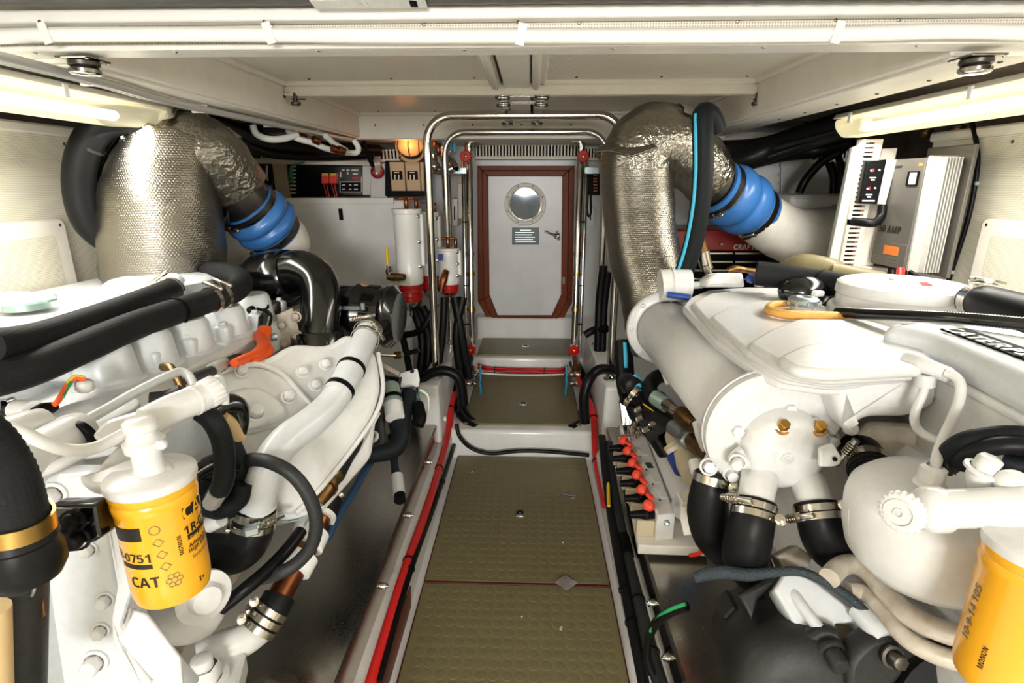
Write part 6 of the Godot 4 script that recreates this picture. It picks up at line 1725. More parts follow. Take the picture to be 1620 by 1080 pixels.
	obj("cast_block", slab([[1320, 982], [1356, 984], [1372, 1012], [1352, 1034], [1320, 1006]], D(1345, 1005, 0.77), Vector3(0, 0.5, 0.8), 0.03, 0.005), "beige", e)
	obj("mount_block", slab([[1230, 878], [1262, 862], [1288, 880], [1280, 898], [1240, 900]], D(1258, 880, 0.88), Vector3(0, 0.6, 0.8), 0.04, 0.006), "engine_worn", e)
func starboard_hoses() -> void:
	var a = thing("coolant_hose", "black rubber hose clamped to the white spigot of the starboard round housing", "hose")
	var P = DL([[1540, 475, 1.165], [1565, 480, 1.1], [1610, 492, 1.02], [1680, 512, 0.92]])
	pipe("hose", P, 0.034, "rubber", a, 22)
	clamp_band(a, P[0].lerp(P[1], 0.35), P[1] - P[0], 0.035, Vector3(0, 1, 0.3), 0.02, false)
	clamp_band(a, P[0].lerp(P[1], 0.6), P[1] - P[0], 0.035, Vector3(0.1, 1, 0.2), 0.012, false)
	var b = thing("coolant_hose", "thick ribbed black hose lying behind the starboard cooler cover", "hose")
	var Q = DL([[1196, 432, 1.6], [1230, 436, 1.58], [1280, 444, 1.54], [1330, 452, 1.48], [1360, 462, 1.42]])
	pipe("hose", Q, 0.035, "rubber_matte", b, 22)
	obj("seam", ring(Q[2].lerp(Q[3], 0.35), Q[3] - Q[2], 0.035, 0.006, 0.002), "rubber", b)
	var o = thing("canvas_hose", "olive flat canvas hose folded behind the starboard engine", "hose")
	pipe("hose", DL([[1236, 424, 1.9], [1270, 418, 1.85], [1310, 425, 1.8], [1330, 430, 1.78]]), [0.02, 0.036, 0.036, 0.03], "rubber_floor", o, 14)
	pipe("hose", DL([[1318, 428, 1.75], [1350, 432, 1.72], [1400, 440, 1.68]]), [0.026, 0.022, 0.018], "rubber_floor", o, 14)
	var u = thing("black_drum", "glossy black round part half hidden behind the starboard filler cap", "drum")
	obj("drum", MB.new().ball(D(1272, 462, 1.5), Vector3(0.07, 0.045, 0.05)), "black_gloss", u)
	obj("white_clip", MB.new().box(D(1294, 464, 1.42), Vector3(0.028, 0.014, 0.02), Basis(UP, 0.3), 0.003), "plastic_white", u)
	var h = thing("hook_tool", "corrugated black flex with a yellow plastic hook lying on the cooler cover", "flex conduit")
	pipe("hook", YL([[1345, 500], [1300, 499], [1250, 498], [1222, 493], [1216, 487], [1226, 481], [1250, 480]], 0.908), [0.009, 0.0105, 0.011, 0.011, 0.01, 0.009, 0.008], "hook_yellow", h, 14)
	obj("flex", ribbed([Y(1325, 494, 0.912), Y(1380, 497, 0.93), D(1460, 500, 1.06), D(1540, 505, 0.98), D(1640, 514, 0.92)], 0.0125, 0.0045, 0.0014, 12), "black_gloss", h)
	var l = thing("worn_loom", "worn blue-grey loom arching beside the primer pump", "cable")
	pipe("loom", DL([[1488, 745, 0.72], [1500, 722, 0.72], [1525, 702, 0.71], [1560, 693, 0.7], [1600, 690, 0.69], [1650, 695, 0.68]]), [0.014, 0.016, 0.016, 0.015, 0.015, 0.015], "hose_blueblack", l, 16)
	pipe("loom_end", DL([[1492, 748, 0.715], [1500, 738, 0.715], [1518, 734, 0.71]]), [0.006, 0.015, 0.008], "rubber_worn", l)
	var l2 = thing("black_loom", "smooth black loom arching below the worn blue-grey loom", "cable")
	pipe("loom", DL([[1518, 735, 0.7], [1535, 720, 0.69], [1565, 708, 0.68], [1600, 704, 0.67], [1650, 708, 0.66]]), 0.012, "rubber", l2, 16)
	pipe("tape_end", DL([[1585, 730, 0.68], [1610, 736, 0.67], [1650, 736, 0.66]]), 0.014, "hose_blueblack", l2)
	var s = thing("braided_loom", "grey braided loom draped across the alternator and slipper bracket", "cable")
	var bp = DL([[1098, 914, 0.84], [1118, 908, 0.84], [1145, 905, 0.83], [1185, 909, 0.82], [1225, 905, 0.81], [1265, 904, 0.80], [1305, 920, 0.785], [1345, 946, 0.765], [1380, 978, 0.74], [1415, 1003, 0.72], [1470, 1019, 0.7], [1535, 1030, 0.68]])
	pipe("loom", bp, [0.009, 0.0115, 0.012, 0.011, 0.008, 0.008, 0.008, 0.008, 0.008, 0.008, 0.008, 0.008], "sheath", s, 14)
	var g = thing("braided_loom", "dark green-striped loom curling over the starboard bed", "cable")
	pipe("loom", DL([[1086, 958, 0.9], [1060, 968, 0.92], [1038, 985, 0.95], [1026, 1010, 0.97], [1024, 1040, 0.97], [1032, 1065, 0.96]]), 0.010, "cable", g, 14)
	pipe("stripe", DL([[1084, 955, 0.895], [1060, 964, 0.912], [1040, 978, 0.94], [1029, 998, 0.955]]), 0.004, "green", g, 8)
	var r = thing("red_wire", "short red wire lying on the polished starboard bed", "wire")
	pipe("wire", DL([[1092, 878, 1.12], [1104, 876, 1.1], [1114, 868, 1.08]]), 0.005, "red", r, 10)
	# hydraulic hoses under the heat exchanger
	var y = thing("hydraulic_hose", "black hydraulic hose with yellow printing and zinc crimp fitting", "hose")
	var yp = DL([[1012, 608, 1.72], [1008, 622, 1.68], [1018, 642, 1.62], [1040, 658, 1.55], [1065, 674, 1.46], [1088, 692, 1.38]])
	pipe("hose", yp, 0.020, "rubber_matte", y, 18)
	pipe("print_stripe", [yp[2] + Vector3(-0.004, 0.012, 0.016), yp[3] + Vector3(-0.004, 0.013, 0.016), yp[4] + Vector3(-0.004, 0.013, 0.016), yp[4].lerp(yp[5], 0.7) + Vector3(-0.004, 0.013, 0.016)], 0.004, "yellow_cable", y, 8)
	obj("crimp", MB.new().tube(DL([[1066, 675, 1.45], [1088, 692, 1.38]]), 0.025, 18, 1), "zinc", y)
	obj("hex", MB.new().lathe(D(1086, 690, 1.385), D(1096, 700, 1.34) - D(1086, 690, 1.385), [Vector2(0.026, 0), Vector2(0.029, 0.004), Vector2(0.029, 0.03), Vector2(0.02, 0.034)], 6), "zinc", y)
	pipe("brass_end", DL([[1092, 694, 1.36], [1108, 708, 1.3], [1124, 722, 1.24]]), [0.02, 0.022, 0.02], "old_brass", y, 12)
	var z = thing("hydraulic_hose", "smooth black hydraulic hose curving to a pale green fitting", "hose")
	var zp = DL([[1062, 592, 1.7], [1040, 596, 1.68], [1028, 610, 1.64], [1032, 625, 1.58], [1045, 632, 1.54]])
	pipe("hose", zp, 0.024, "rubber", z, 18)
	obj("crimp", MB.new().tube(DL([[1036, 628, 1.55], [1056, 640, 1.5]]), 0.023, 18, 1), "zinc_green", z)
	pipe("steel_end", DL([[1054, 639, 1.5], [1066, 648, 1.46], [1078, 655, 1.42]]), [0.02, 0.016, 0.018], "clamp", z, 12)
	pipe("bronze_union", DL([[1076, 653, 1.42], [1090, 664, 1.38], [1100, 672, 1.35]]), [0.022, 0.024, 0.02], "old_brass", z, 8)
	var hv = thing("hose_strap", "blue hose strap and clamps gathered under the foil riser", "clamp")
	pipe("band", DL([[1004, 596, 1.66], [1010, 604, 1.64], [1008, 616, 1.62]]), 0.012, "cyan_stripe", hv)
	obj("drum", MB.new().cyl(D(990, 602, 1.7), D(1003, 612, 1.62), 0.03, 0.004), "rubber", hv)
	clamp_band(hv, D(1004, 622, 1.62), Vector3(0.7, -0.5, 0.5), 0.026, Vector3(-0.8, -0.4, 0.5), 0.016)
	var cl = thing("clamp_cluster", "cluster of stainless worm clamps on dark hoses beside the steel block", "clamp")
	for q in [[1010, 646], [1012, 660], [1032, 668], [1022, 678], [1050, 668]]:
		pipe("hose", [D(q[0] + 6, q[1] - 8, 1.7), D(q[0] + 10, q[1] + 10, 1.6)], 0.02, "rubber", cl, 12)
		obj("spring_bolt", ribbed([D(q[0] - 4, q[1] + 3, 1.56), D(q[0] + 6, q[1] - 2, 1.55)], 0.009, 0.006, 0.002), "clamp", cl)
	var wk = thing("white_elbow", "cream plastic elbow pipe under the hydraulic fittings", "pipe")
	pipe("elbow", DL([[1070, 690, 1.5], [1078, 712, 1.42], [1092, 740, 1.32], [1100, 755, 1.26]]), [0.034, 0.034, 0.032, 0.03], "beige", wk, 18)
	obj("cuff", ring(D(1066, 706, 1.42), Vector3(0.4, -0.6, 0.6), 0.022, 0.016, 0.006), "beige", wk)
func starboard_module() -> void:
	# steel mounting block, network rail with red caps, white shroud
	var sb = thing("steel_block", "machined steel block with a dark hose on the starboard bed", "block")
	obj("block", slab([[980, 636], [1006, 632], [1020, 662], [1018, 680], [985, 682]], D(1000, 660, 1.78), Vector3(-0.1, 0.3, 1), 0.08, 0.004), "steel", sb)
	obj("base", slab([[983, 672], [1018, 672], [1024, 682], [1016, 690], [985, 688]], D(1000, 680, 1.76), Vector3(0, 0.5, 1), 0.06, 0.004), "steel", sb)
	obj("black_pad", MB.new().box(D(995, 632, 1.78), Vector3(0.06, 0.03, 0.05), Basis.IDENTITY, 0.006), "black", sb)
	var t = thing("network_rail", "white connector rail with a row of red caps and black plugs", "connector rail")
	var b = YL([[985, 692], [1000, 690], [1120, 868], [1003, 862]], 0.245)
	obj("base_plate", slab([[978, 690], [1090, 690], [1124, 866], [1010, 862]], Vector3(0, 0.245, 0), UP, 0.03, 0.004), "cream", t)
	obj("rail", slab([[996, 691], [1022, 689], [1068, 812], [1040, 815]], Vector3(0, 0.325, 0), UP, 0.085, 0.005), "white", t)
	obj("shroud", MB.new().tube([Y(1040, 690, 0.30), Y(1090, 800, 0.30)], 0.052, 28), "gloss_white", t)
	var p0 = Y(1000, 696, 0.328)
	var p1 = Y(1050, 808, 0.328)
	for k in 4:
		var c = p0.lerp(p1, 0.2 + k * 0.2)
		obj("rail_label", MB.new().box(c + Vector3(0.02, -0.0022, 0), Vector3(0.02, 0.001, 0.035), Basis(UP, 0.12), 0.0), "label_teal" if k == 1 else "paper", t)
		bolt_row(t, [c + Vector3(0.005, -0.003, 0.03)], UP, 0.004, "steel")
	obj("end_screw", MB.new().cyl(D(1055, 827, 1.235), D(1055, 827, 1.225), 0.008, 0.002), "zinc", t)
	for q in [[987, 698, 1.0], [994, 714, 1.0], [1002, 733, 1.0], [1009, 752, 1.0], [1017, 775, 1.0], [1027, 800, 1.0]]:
		var c = Y(q[0], q[1], 0.325)
		var rd = obj("red_cap", MB.new().lathe(c, Vector3(-0.4, 0.5, 0.5), [Vector2(0, -0.012), Vector2(0.012, -0.012), Vector2(0.017, -0.004), Vector2(0.017, 0.01), Vector2(0.011, 0.016), Vector2(0, 0.017)], 10), "red_plastic", t)
		obj("cap_tab", MB.new().box(c + Vector3(0.006, 0.018, -0.02), Vector3(0.02, 0.012, 0.03), Basis(UP, 0.3), 0.005), "red_plastic", rd)
		var pl = obj("black_plug", MB.new().tube([c + Vector3(0.02, -0.02, 0.012), c + Vector3(-0.015, -0.02, 0.012), c + Vector3(-0.03, -0.02, 0.012), c + Vector3(-0.055, -0.022, 0.012)], [0.011, 0.0145, 0.011, 0.010], 12, 2), "black", t)
		obj("plug_ring", ring(c + Vector3(-0.01, -0.02, 0.012), Vector3.RIGHT, 0.0145, 0.006, 0.002, 14), "black_gloss", pl)
		obj("socket_base", MB.new().box(c + Vector3(-0.012, -0.055, 0.02), Vector3(0.05, 0.05, 0.022), Basis.IDENTITY, 0.003), "beige", t)
	var sm = thing("sensor_box", "small cream box beside the connector rail", "box")
	obj("box", slab([[1078, 790], [1098, 800], [1100, 846], [1082, 848], [1076, 820]], D(1088, 820, 1.2), Vector3(-0.2, 0.2, 1), 0.06, 0.004), "cream", sm)
	obj("lid", MB.new().box(D(1090, 790, 1.22), Vector3(0.05, 0.012, 0.05), Basis.IDENTITY, 0.003), "cream", sm)
	for q in [[1093, 782], [1100, 788]]:
		obj("terminal", MB.new().box(D(q[0], q[1], 1.2), Vector3(0.018, 0.024, 0.018), Basis.IDENTITY, 0.003), "beige", sm)
	var bt = thing("blue_bottle", "dark blue bottle cap and strap under the white pipe", "bottle")
	obj("body", MB.new().tube(DL([[1072, 722, 1.4], [1082, 740, 1.35]]), 0.03, 18), "blue_label", bt)
	obj("collar", ring(D(1067, 710, 1.4), Vector3(0.4, -0.6, 0.5), 0.018, 0.012, 0.006), "cream", bt)
	# black conduits running forward along the ledge
	var c1 = thing("ledge_conduit", "wide black conduit along the starboard ledge below the red caps", "conduit")
	pipe("conduit", [D(962, 700, 1.9), X(966, 745, 0.352), X(975, 800, 0.352), X(992, 880, 0.352), X(1012, 960, 0.352), X(1035, 1050, 0.352), X(1060, 1130, 0.352)], 0.018, "rubber_worn", c1, 16)
	obj("sleeve", MB.new().tube([X(985, 850, 0.352), X(992, 880, 0.352)], 0.022, 16), "black", c1)
	var c2 = thing("ledge_conduit", "thin black conduit inboard of the wide one along the starboard ledge", "conduit")
	pipe("conduit", [D(952, 690, 1.9), X(958, 750, 0.328), X(966, 810, 0.328), X(978, 880, 0.322), X(990, 940, 0.322), X(1004, 1010, 0.322), X(1022, 1100, 0.322)], 0.014, "rubber", c2, 14)
	pipe("yellow_tag", DL([[962, 764, 1.72], [963, 800, 1.6]]), 0.006, "yellow_cable", c2, 8)
	ties(c1, [X(966, 745, 0.352), X(975, 800, 0.352), X(992, 880, 0.352), X(1012, 960, 0.352), X(1035, 1050, 0.352)], 0.019, [0.72, 0.95])
	ties(c2, [X(958, 750, 0.328), X(978, 880, 0.322), X(1004, 1010, 0.322)], 0.015, [0.7, 0.9])

# ---------------------------------------------------------------- starboard wall gear, overhead runs, aisle hoses
func wall_gear() -> void:
	var t = thing("battery_charger", "grey battery charger with a finned white side and small meter", "charger")
	var xf = 1.23
	var A = X(1421, 253, xf)
	var y1 = 1.275
	var y0 = 0.935
	var d0 = 1.755
	var d1 = 1.93
	obj("casing", MB.new().box(V(1.285, (y0 + y1) * 0.5, (d0 + d1) * 0.5), Vector3(0.11, y1 - y0, d1 - d0), Basis.IDENTITY, 0.004), "charger", t)
	var fs = obj("heat_sink", MB.new().box(V(1.275, (y0 + y1) * 0.5, d0 - 0.006), Vector3(0.082, y1 - y0 + 0.01, 0.014), Basis.IDENTITY, 0.003), "charger_light", t)
	for k in 6:
		obj("fin", MB.new().box(V(1.266 + k * 0.0088, (y0 + y1) * 0.5, d0 - 0.025), Vector3(0.0034, y1 - y0, 0.026), Basis.IDENTITY, 0.0005), "charger_light", fs)
	var mp = obj("mount_plate", MB.new().box(V(1.335, (y0 + y1) * 0.5 + 0.01, d0 + 0.05), Vector3(0.012, y1 - y0 + 0.05, 0.2), Basis.IDENTITY, 0.002), "charger", t)
	obj("side_band", MB.new().box(V(1.326, 1.02, d0 - 0.004), Vector3(0.016, 0.13, 0.003), Basis.IDENTITY, 0.0005), "charger_band", t)
	for y in [1.24, 1.11, 0.98]:
		obj("mount_bolt", MB.new().bolt(V(1.327, y, d0 - 0.006), Vector3(0, 0, 1), 0.006), "steel", t)
	var fn = Vector3(-1, 0, 0)
	var FB = Basis(Vector3(0, 0, 1), UP, Vector3(-1, 0, 0))
	var mw = obj("meter", MB.new().box(V(1.228, 1.215, 1.795), Vector3(0.006, 0.042, 0.05), Basis.IDENTITY, 0.001), "black", t)
	obj("meter_face", MB.new().box(V(1.2245, 1.215, 1.79), Vector3(0.002, 0.034, 0.03), Basis.IDENTITY, 0.0), "paper", mw)
	obj("lower_cover", MB.new().box(V(1.229, 0.976, (d0 + d1) * 0.5), Vector3(0.004, 0.076, d1 - d0 - 0.004), Basis.IDENTITY, 0.001), "charger", t)
	obj("orange_label", MB.new().box(V(1.2266, 0.99, 1.83), Vector3(0.001, 0.028, 0.075), Basis.IDENTITY, 0.0), "orange_label", t)
	obj("small_label", MB.new().box(V(1.2292, 1.255, 1.772), Vector3(0.001, 0.008, 0.018), Basis.IDENTITY, 0.0), "orange_label", t)
	text(t, "50 AMP", 0.024, Transform3D(FB, V(1.229, 1.055, 1.86)), "print_black", "lettering", "Droid Sans", true)
	text(t, "Statpower", 0.011, Transform3D(FB, V(1.229, 1.252, 1.89)), "print_black")
	for q in [[0.965, 1.9], [0.955, 1.9], [0.945, 1.9], [0.965, 1.82], [0.955, 1.82]]:
		obj("printed_line", MB.new().box(V(1.2266, q[0], q[1]), Vector3(0.001, 0.003, 0.045), Basis.IDENTITY, 0.0), "print_grey", t)
	for q in [[[1412, 428], [1412, 445]], [[1436, 428], [1436, 448]]]:
		pipe("cable", [D(q[0][0], q[0][1], 1.75), D(q[1][0], q[1][1], 1.72)], 0.006, "cable", t, 8)
	pipe("red_cable", [D(1425, 426, 1.75), D(1424, 445, 1.72)], 0.012, "red", t, 10)
	pipe("cable", DL([[1440, 430, 1.74], [1455, 440, 1.7], [1475, 450, 1.66]]), 0.007, "cable", t, 8)
	# upright slotted duct with remote panel
	var u = thing("wiring_duct", "upright slotted wiring duct beside the battery charger", "wiring duct")
	obj("side", slab([[1349, 233], [1368, 226], [1330, 424], [1310, 418]], D(1340, 320, 1.96), Vector3(-0.3, 0, 1), 0.05, 0.003), "duct", u)
	var uo = D(1362, 320, 1.94)
	var un = Vector3(-0.1, 0, 1)
	obj("duct_back", slab([[1366, 220], [1398, 220], [1354, 425], [1327, 423]], uo - un * 0.045, un, 0.004, 0.0), "duct", u)
	obj("duct_edge", slab([[1366, 220], [1371, 220], [1332, 424], [1327, 423]], uo, un, 0.045, 0.001), "duct", u)
	obj("duct_edge", slab([[1390, 220], [1398, 220], [1354, 425], [1349, 424]], uo, un, 0.045, 0.001), "duct", u)
	for k in 28:
		var f = k / 28.0
		var xa = lerpf(1369, 1330, f)
		var xb = lerpf(1392, 1351, f)
		var yy = lerpf(221, 420, f)
		obj("duct_finger", slab([[xa, yy], [xb, yy], [xb - 0.6, yy + 4.0], [xa - 0.6, yy + 4.0]], uo, un, 0.004, 0.0005), "duct", u)
	for k in 5:
		var sx = k * 4.6
		pipe("duct_wire", [slab_pt([1372 + sx * 0.9, 221], uo - un * 0.025, un), slab_pt([1333 + sx * 0.85, 422], uo - un * 0.025, un)], 0.0055, "red" if k == 3 else "cable", u, 8)
	obj("foot", slab([[1328, 420], [1406, 424], [1404, 432], [1326, 428]], D(1362, 425, 1.92), Vector3(0, 0, 1), 0.05, 0.003), "duct", u)
	obj("back_plate", slab([[1396, 235], [1420, 234], [1382, 420], [1354, 420]], D(1390, 330, 1.96), Vector3(-0.1, 0, 1), 0.02, 0.002), "cream", u)
	var r = thing("remote_panel", "black remote switch panel with red indicators mounted on the slotted duct", "panel")
	var ro = D(1380, 290, 1.9)
	var rn = Vector3(-0.1, 0, 1)
	obj("face", slab([[1372, 255], [1403, 252], [1388, 323], [1360, 322]], ro, rn, 0.03, 0.002), "black", r)
	obj("side", slab([[1403, 252], [1420, 252], [1401, 324], [1388, 323]], ro, rn, 0.03, 0.002), "charger_light", r)
	for q in [[1377, 268.5, 1380, 271, "paper"], [1380, 267, 1383, 271.5, "red"], [1390, 267.5, 1393, 270, "paper"], [1371, 297, 1374, 299.5, "paper"], [1374, 295.5, 1377, 300, "red"], [1383, 296, 1386, 298.5, "paper"], [1376, 280, 1386, 282, "paper"], [1378, 283.5, 1384, 285.5, "paper"], [1370, 307, 1380, 309, "paper"], [1372, 310.5, 1378, 312.5, "paper"], [1364, 316.5, 1384, 318.5, "paper"]]:
		obj("printed_mark", slab(rect(q[0], q[1], q[2], q[3]), ro + rn * 0.0006, rn, 0.001, 0.0), q[4], r)
	var k1 = thing("panel_cable", "fat black cable looping from the remote panel into the slotted duct", "cable")
	pipe("cable", DL([[1396, 325, 1.88], [1394, 342, 1.87], [1384, 352, 1.86], [1368, 352, 1.87], [1348, 350, 1.9]]), 0.014, "cable", k1, 14)
	obj("collar", slab([[1345, 347], [1365, 347], [1363, 356], [1344, 356]], D(1355, 352, 1.88), Vector3(0, 0, 1), 0.02, 0.003), "black", k1)
	var wc = thing("wall_cable", "thin black cable clipped down the starboard lining", "cable")
	var wp = [X(1536, 190, 1.41), X(1543, 215, 1.41), X(1547, 250, 1.41), X(1543, 290, 1.41), X(1533, 340, 1.41), X(1520, 385, 1.41), X(1505, 430, 1.41), X(1492, 470, 1.41)]
	pipe("cable", wp, 0.007, "cable", wc, 12)
	for i in [3, 6]:
		obj("clip", MB.new().box(wp[i], Vector3(0.012, 0.012, 0.022), Basis.IDENTITY, 0.002), "zinc_green", wc)
	var ct = thing("lining_post", "cream vertical post dividing the starboard lining panels", "post")
	obj("post", MB.new().box(V(1.408, 0.66, 1.36), Vector3(0.03, 1.3, 0.05), Basis.IDENTITY, 0.006), "cream", ct)
	# tool chest and white reservoir behind
	var tc = thing("tool_chest", "red and black tool chest with chrome drawer pulls behind the exhaust", "tool chest")
	obj("cabinet", plate(rect(1030, 364, 1290, 470), 2.78, 0.35, 0.006), "black", tc)
	obj("lid", plate(rect(1030, 364, 1290, 397), 2.765, 0.3, 0.008), "tool_red", tc)
	obj("lock", MB.new().cyl(D(1142, 386, 2.76), D(1142, 386, 2.745), 0.008, 0.002), "chrome", tc)
	for k in 4:
		for j in 2:
			obj("drawer_pull", plate(rect(1060 + j * 103, 399 + k * 13.5, 1160 + j * 103, 402.5 + k * 13.5), 2.755, 0.02, 0.002), "chrome", tc)
	text(tc, "CRAFTSMAN", 0.026, Transform3D(Basis.IDENTITY, D(1193, 391, 2.762)), "paper", "lettering", "Droid Sans", true)
	var wr = thing("white_reservoir", "white plastic reservoir with black hoses behind the wrapped exhaust pipe", "tank")
	obj("tank", plate([[1252, 308], [1345, 306], [1345, 345], [1248, 345], [1250, 330]], 2.6, 0.2, 0.02, 0.02), "plastic_white", wr)
	pipe("hose", DL([[1264, 306, 2.55], [1274, 285, 2.55], [1298, 258, 2.52], [1330, 238, 2.48], [1350, 222, 2.45]]), 0.018, "cable", wr, 14)
	pipe("hose", DL([[1318, 306, 2.56], [1319, 280, 2.56], [1312, 258, 2.56]]), 0.018, "cable", wr, 14)
	pipe("hose", DL([[1328, 306, 2.52], [1331, 270, 2.52], [1327, 250, 2.5]]), 0.014, "rubber", wr, 14)
	var ap = thing("aft_panel", "pale access panels on the bulkhead behind the starboard exhaust", "panel")
	for q in [[1146, 252, 1234, 360], [1236, 250, 1322, 360]]:
		obj("panel", plate(rect(q[0], q[1], q[2], q[3]), 2.95, 0.02, 0.003), "bulkhead", ap)
	for k in 5:
		bolt_row(ap, [D(1231, 262 + k * 14, 2.94)], Vector3(0, 0, 1), 0.005, "steel")
	obj("support", plate(rect(1100, 250, 1230, 340), 3.4, 0.12, 0.0), "bulkhead", ap)
	# steel fitting before the tool chest
	var sf = thing("steel_fitting", "steel hydraulic fitting standing before the tool chest", "fitting")
	pipe("hose", DL([[1104, 372, 1.8], [1110, 392, 1.8], [1113, 402, 1.8]]), 0.017, "old_brass", sf, 14)
	obj("crimp", MB.new().tube(DL([[1112, 398, 1.8], [1116, 418, 1.8]]), 0.02, 14, 1), "clamp", sf)
	obj("nut", MB.new().lathe(D(1116, 418, 1.8), D(1122, 434, 1.8) - D(1116, 418, 1.8), [Vector2(0.016, 0), Vector2(0.021, 0.002), Vector2(0.021, 0.018), Vector2(0.013, 0.02), Vector2(0.013, 0.04)], 6), "clamp", sf)
func overhead() -> void:
	var t = thing("ceiling_conduit", "white conduit strapped across the transverse ceiling beam", "conduit")
	var P = DL([[-40, 60, 1.02], [80, 55, 1.02], [250, 54, 1.02], [430, 55, 1.02], [620, 57, 1.02], [825, 57, 1.02], [1050, 57, 1.02], [1320, 54, 1.02], [1500, 49, 1.02], [1660, 52, 1.02]])
	pipe("conduit", P, 0.0118, "conduit", t, 18)
	for q in [[72, 1], [434, 3], [825, 5], [1322, 7]]:
		var c = P[q[1]]
		var s = obj("strap", MB.new().box(c + Vector3(0, 0, 0.0118), Vector3(0.015, 0.034, 0.002), Basis(Vector3(0, 0, 1), 0.25 if q[0] < 500 else -0.2), 0.0005), "plastic_white", t)
		bolt_row(s, [c + Vector3(-0.006, 0.018, 0.01)], Vector3(0, 0, 1), 0.003, "old_brass")
	var d = thing("grey_duct", "dark ribbed duct along the top of the white beam", "duct")
	var Q = DL([[-60, -15, 1.0], [500, -16, 1.0], [1000, -20, 1.0], [1700, -24, 1.0]])
	obj("duct", ribbed(Q, 0.022, 0.05, 0.001, 20), "grey_duct", d)
	tape(d, D(585, -15, 1.0), Vector3(1, 0, 0), 0.022, 0, TAU, 0.19)
	obj("tie", ring(D(655, -16, 1.0), Vector3(1, 0, 0), 0.0225, 0.012, 0.003), "black", d)
	var s = thing("side_conduit", "grey conduit clipped along the outer edge of the port box beam", "conduit")
	var S = [Y(-40, 80, 1.40), Y(150, 127, 1.40), Y(320, 172, 1.40), Y(560, 222, 1.40)]
	pipe("conduit", S, 0.009, "charger_light", s, 12)
	pipe("conduit", [S[0] + Vector3(-0.02, 0.0, 0), S[1] + Vector3(-0.02, 0.0, 0), S[2] + Vector3(-0.02, 0.0, 0), S[3] + Vector3(-0.02, 0.0, 0)], 0.007, "charger_light", s, 12)
	for f in [[150, 127], [320, 172], [430, 196], [500, 210]]:
		obj("clip", MB.new().box(Y(f[0], f[1], 1.403) + Vector3(-0.008, 0, 0), Vector3(0.045, 0.022, 0.01), Basis.IDENTITY, 0.002), "plastic_white", s)
	var w = thing("ceiling_pipes", "white plastic pipes with copper joints below the port deckhead", "pipes")
	pipe("pipe", DL([[400, 198, 2.2], [406, 212, 2.2], [425, 220, 2.2], [450, 219, 2.25], [470, 212, 2.3]]), 0.013, "plastic_white", w, 12)
	pipe("pipe", DL([[455, 205, 2.3], [468, 218, 2.3], [495, 226, 2.35], [520, 236, 2.4], [560, 242, 2.5], [567, 234, 2.5], [560, 222, 2.5]]), 0.012, "plastic_white", w, 12)
	pipe("pipe", DL([[515, 215, 2.4], [530, 228, 2.45], [548, 238, 2.5]]), 0.012, "plastic_white", w, 12)
	for q in [[478, 217], [500, 222], [530, 236], [540, 238]]:
		obj("copper_joint", MB.new().tube(DL([[q[0] - 5, q[1] - 2, 2.33], [q[0] + 5, q[1] + 2, 2.35]]), 0.016, 10), "copper", w)
	# black looms hanging under the deckhead
	var i = 0
	for q in [[[[330, 188, 2.1], [420, 222, 2.5], [520, 234, 2.8], [600, 238, 3.0]], "heavy black loom sagging under the port deckhead", 0.03], [[[345, 205, 2.2], [420, 240, 2.6], [500, 246, 2.9], [590, 244, 3.0]], "second black loom crossing before the slotted duct", 0.025], [[[575, 225, 2.9], [582, 245, 2.95], [590, 262, 3.0]], "black cable dropping to the red cable gland", 0.012], [[[1125, 262, 2.3], [1180, 250, 2.35], [1240, 228, 2.3], [1340, 196, 2.1]], "heavy black loom under the starboard deckhead", 0.05], [[[1140, 240, 2.4], [1200, 236, 2.4], [1270, 218, 2.35], [1335, 200, 2.2]], "upper black loom under the starboard deckhead", 0.045], [[[1150, 268, 2.5], [1230, 246, 2.5], [1290, 238, 2.5], [1350, 222, 2.4]], "black loom passing above the pale access panels", 0.03], [[[1225, 235, 2.2], [1270, 222, 2.15], [1335, 205, 2.05]], "thin black cable stretched below the starboard fitting", 0.009], [[[1215, 248, 2.25], [1270, 230, 2.2], [1340, 212, 2.1]], "thin black cable sloping towards the slotted duct", 0.009]]:
		var l = thing("black_loom", q[1], "cable")
		pipe("loom", DL(q[0]), q[2], "cable", l, 12)
		i += 1
	# through-hull lamps sockets over the starboard lining
	for q in [[1465, 205], [1515, 198]]:
		var p = thing("cable_gland", "bronze gland in the dark slot above the starboard lining, %s" % ("over the battery charger" if q[0] < 1500 else "beside the thin wall cable"), "gland", "glands above the starboard lining")
		var c = X(q[0], q[1], 1.55)
		obj("body", MB.new().cyl(c - UP * 0.03, c + UP * 0.02, 0.018, 0.003, 8), "old_brass", p)
		obj("collar", MB.new().cyl(c - UP * 0.01, c, 0.026, 0.003), "dark_steel", p)
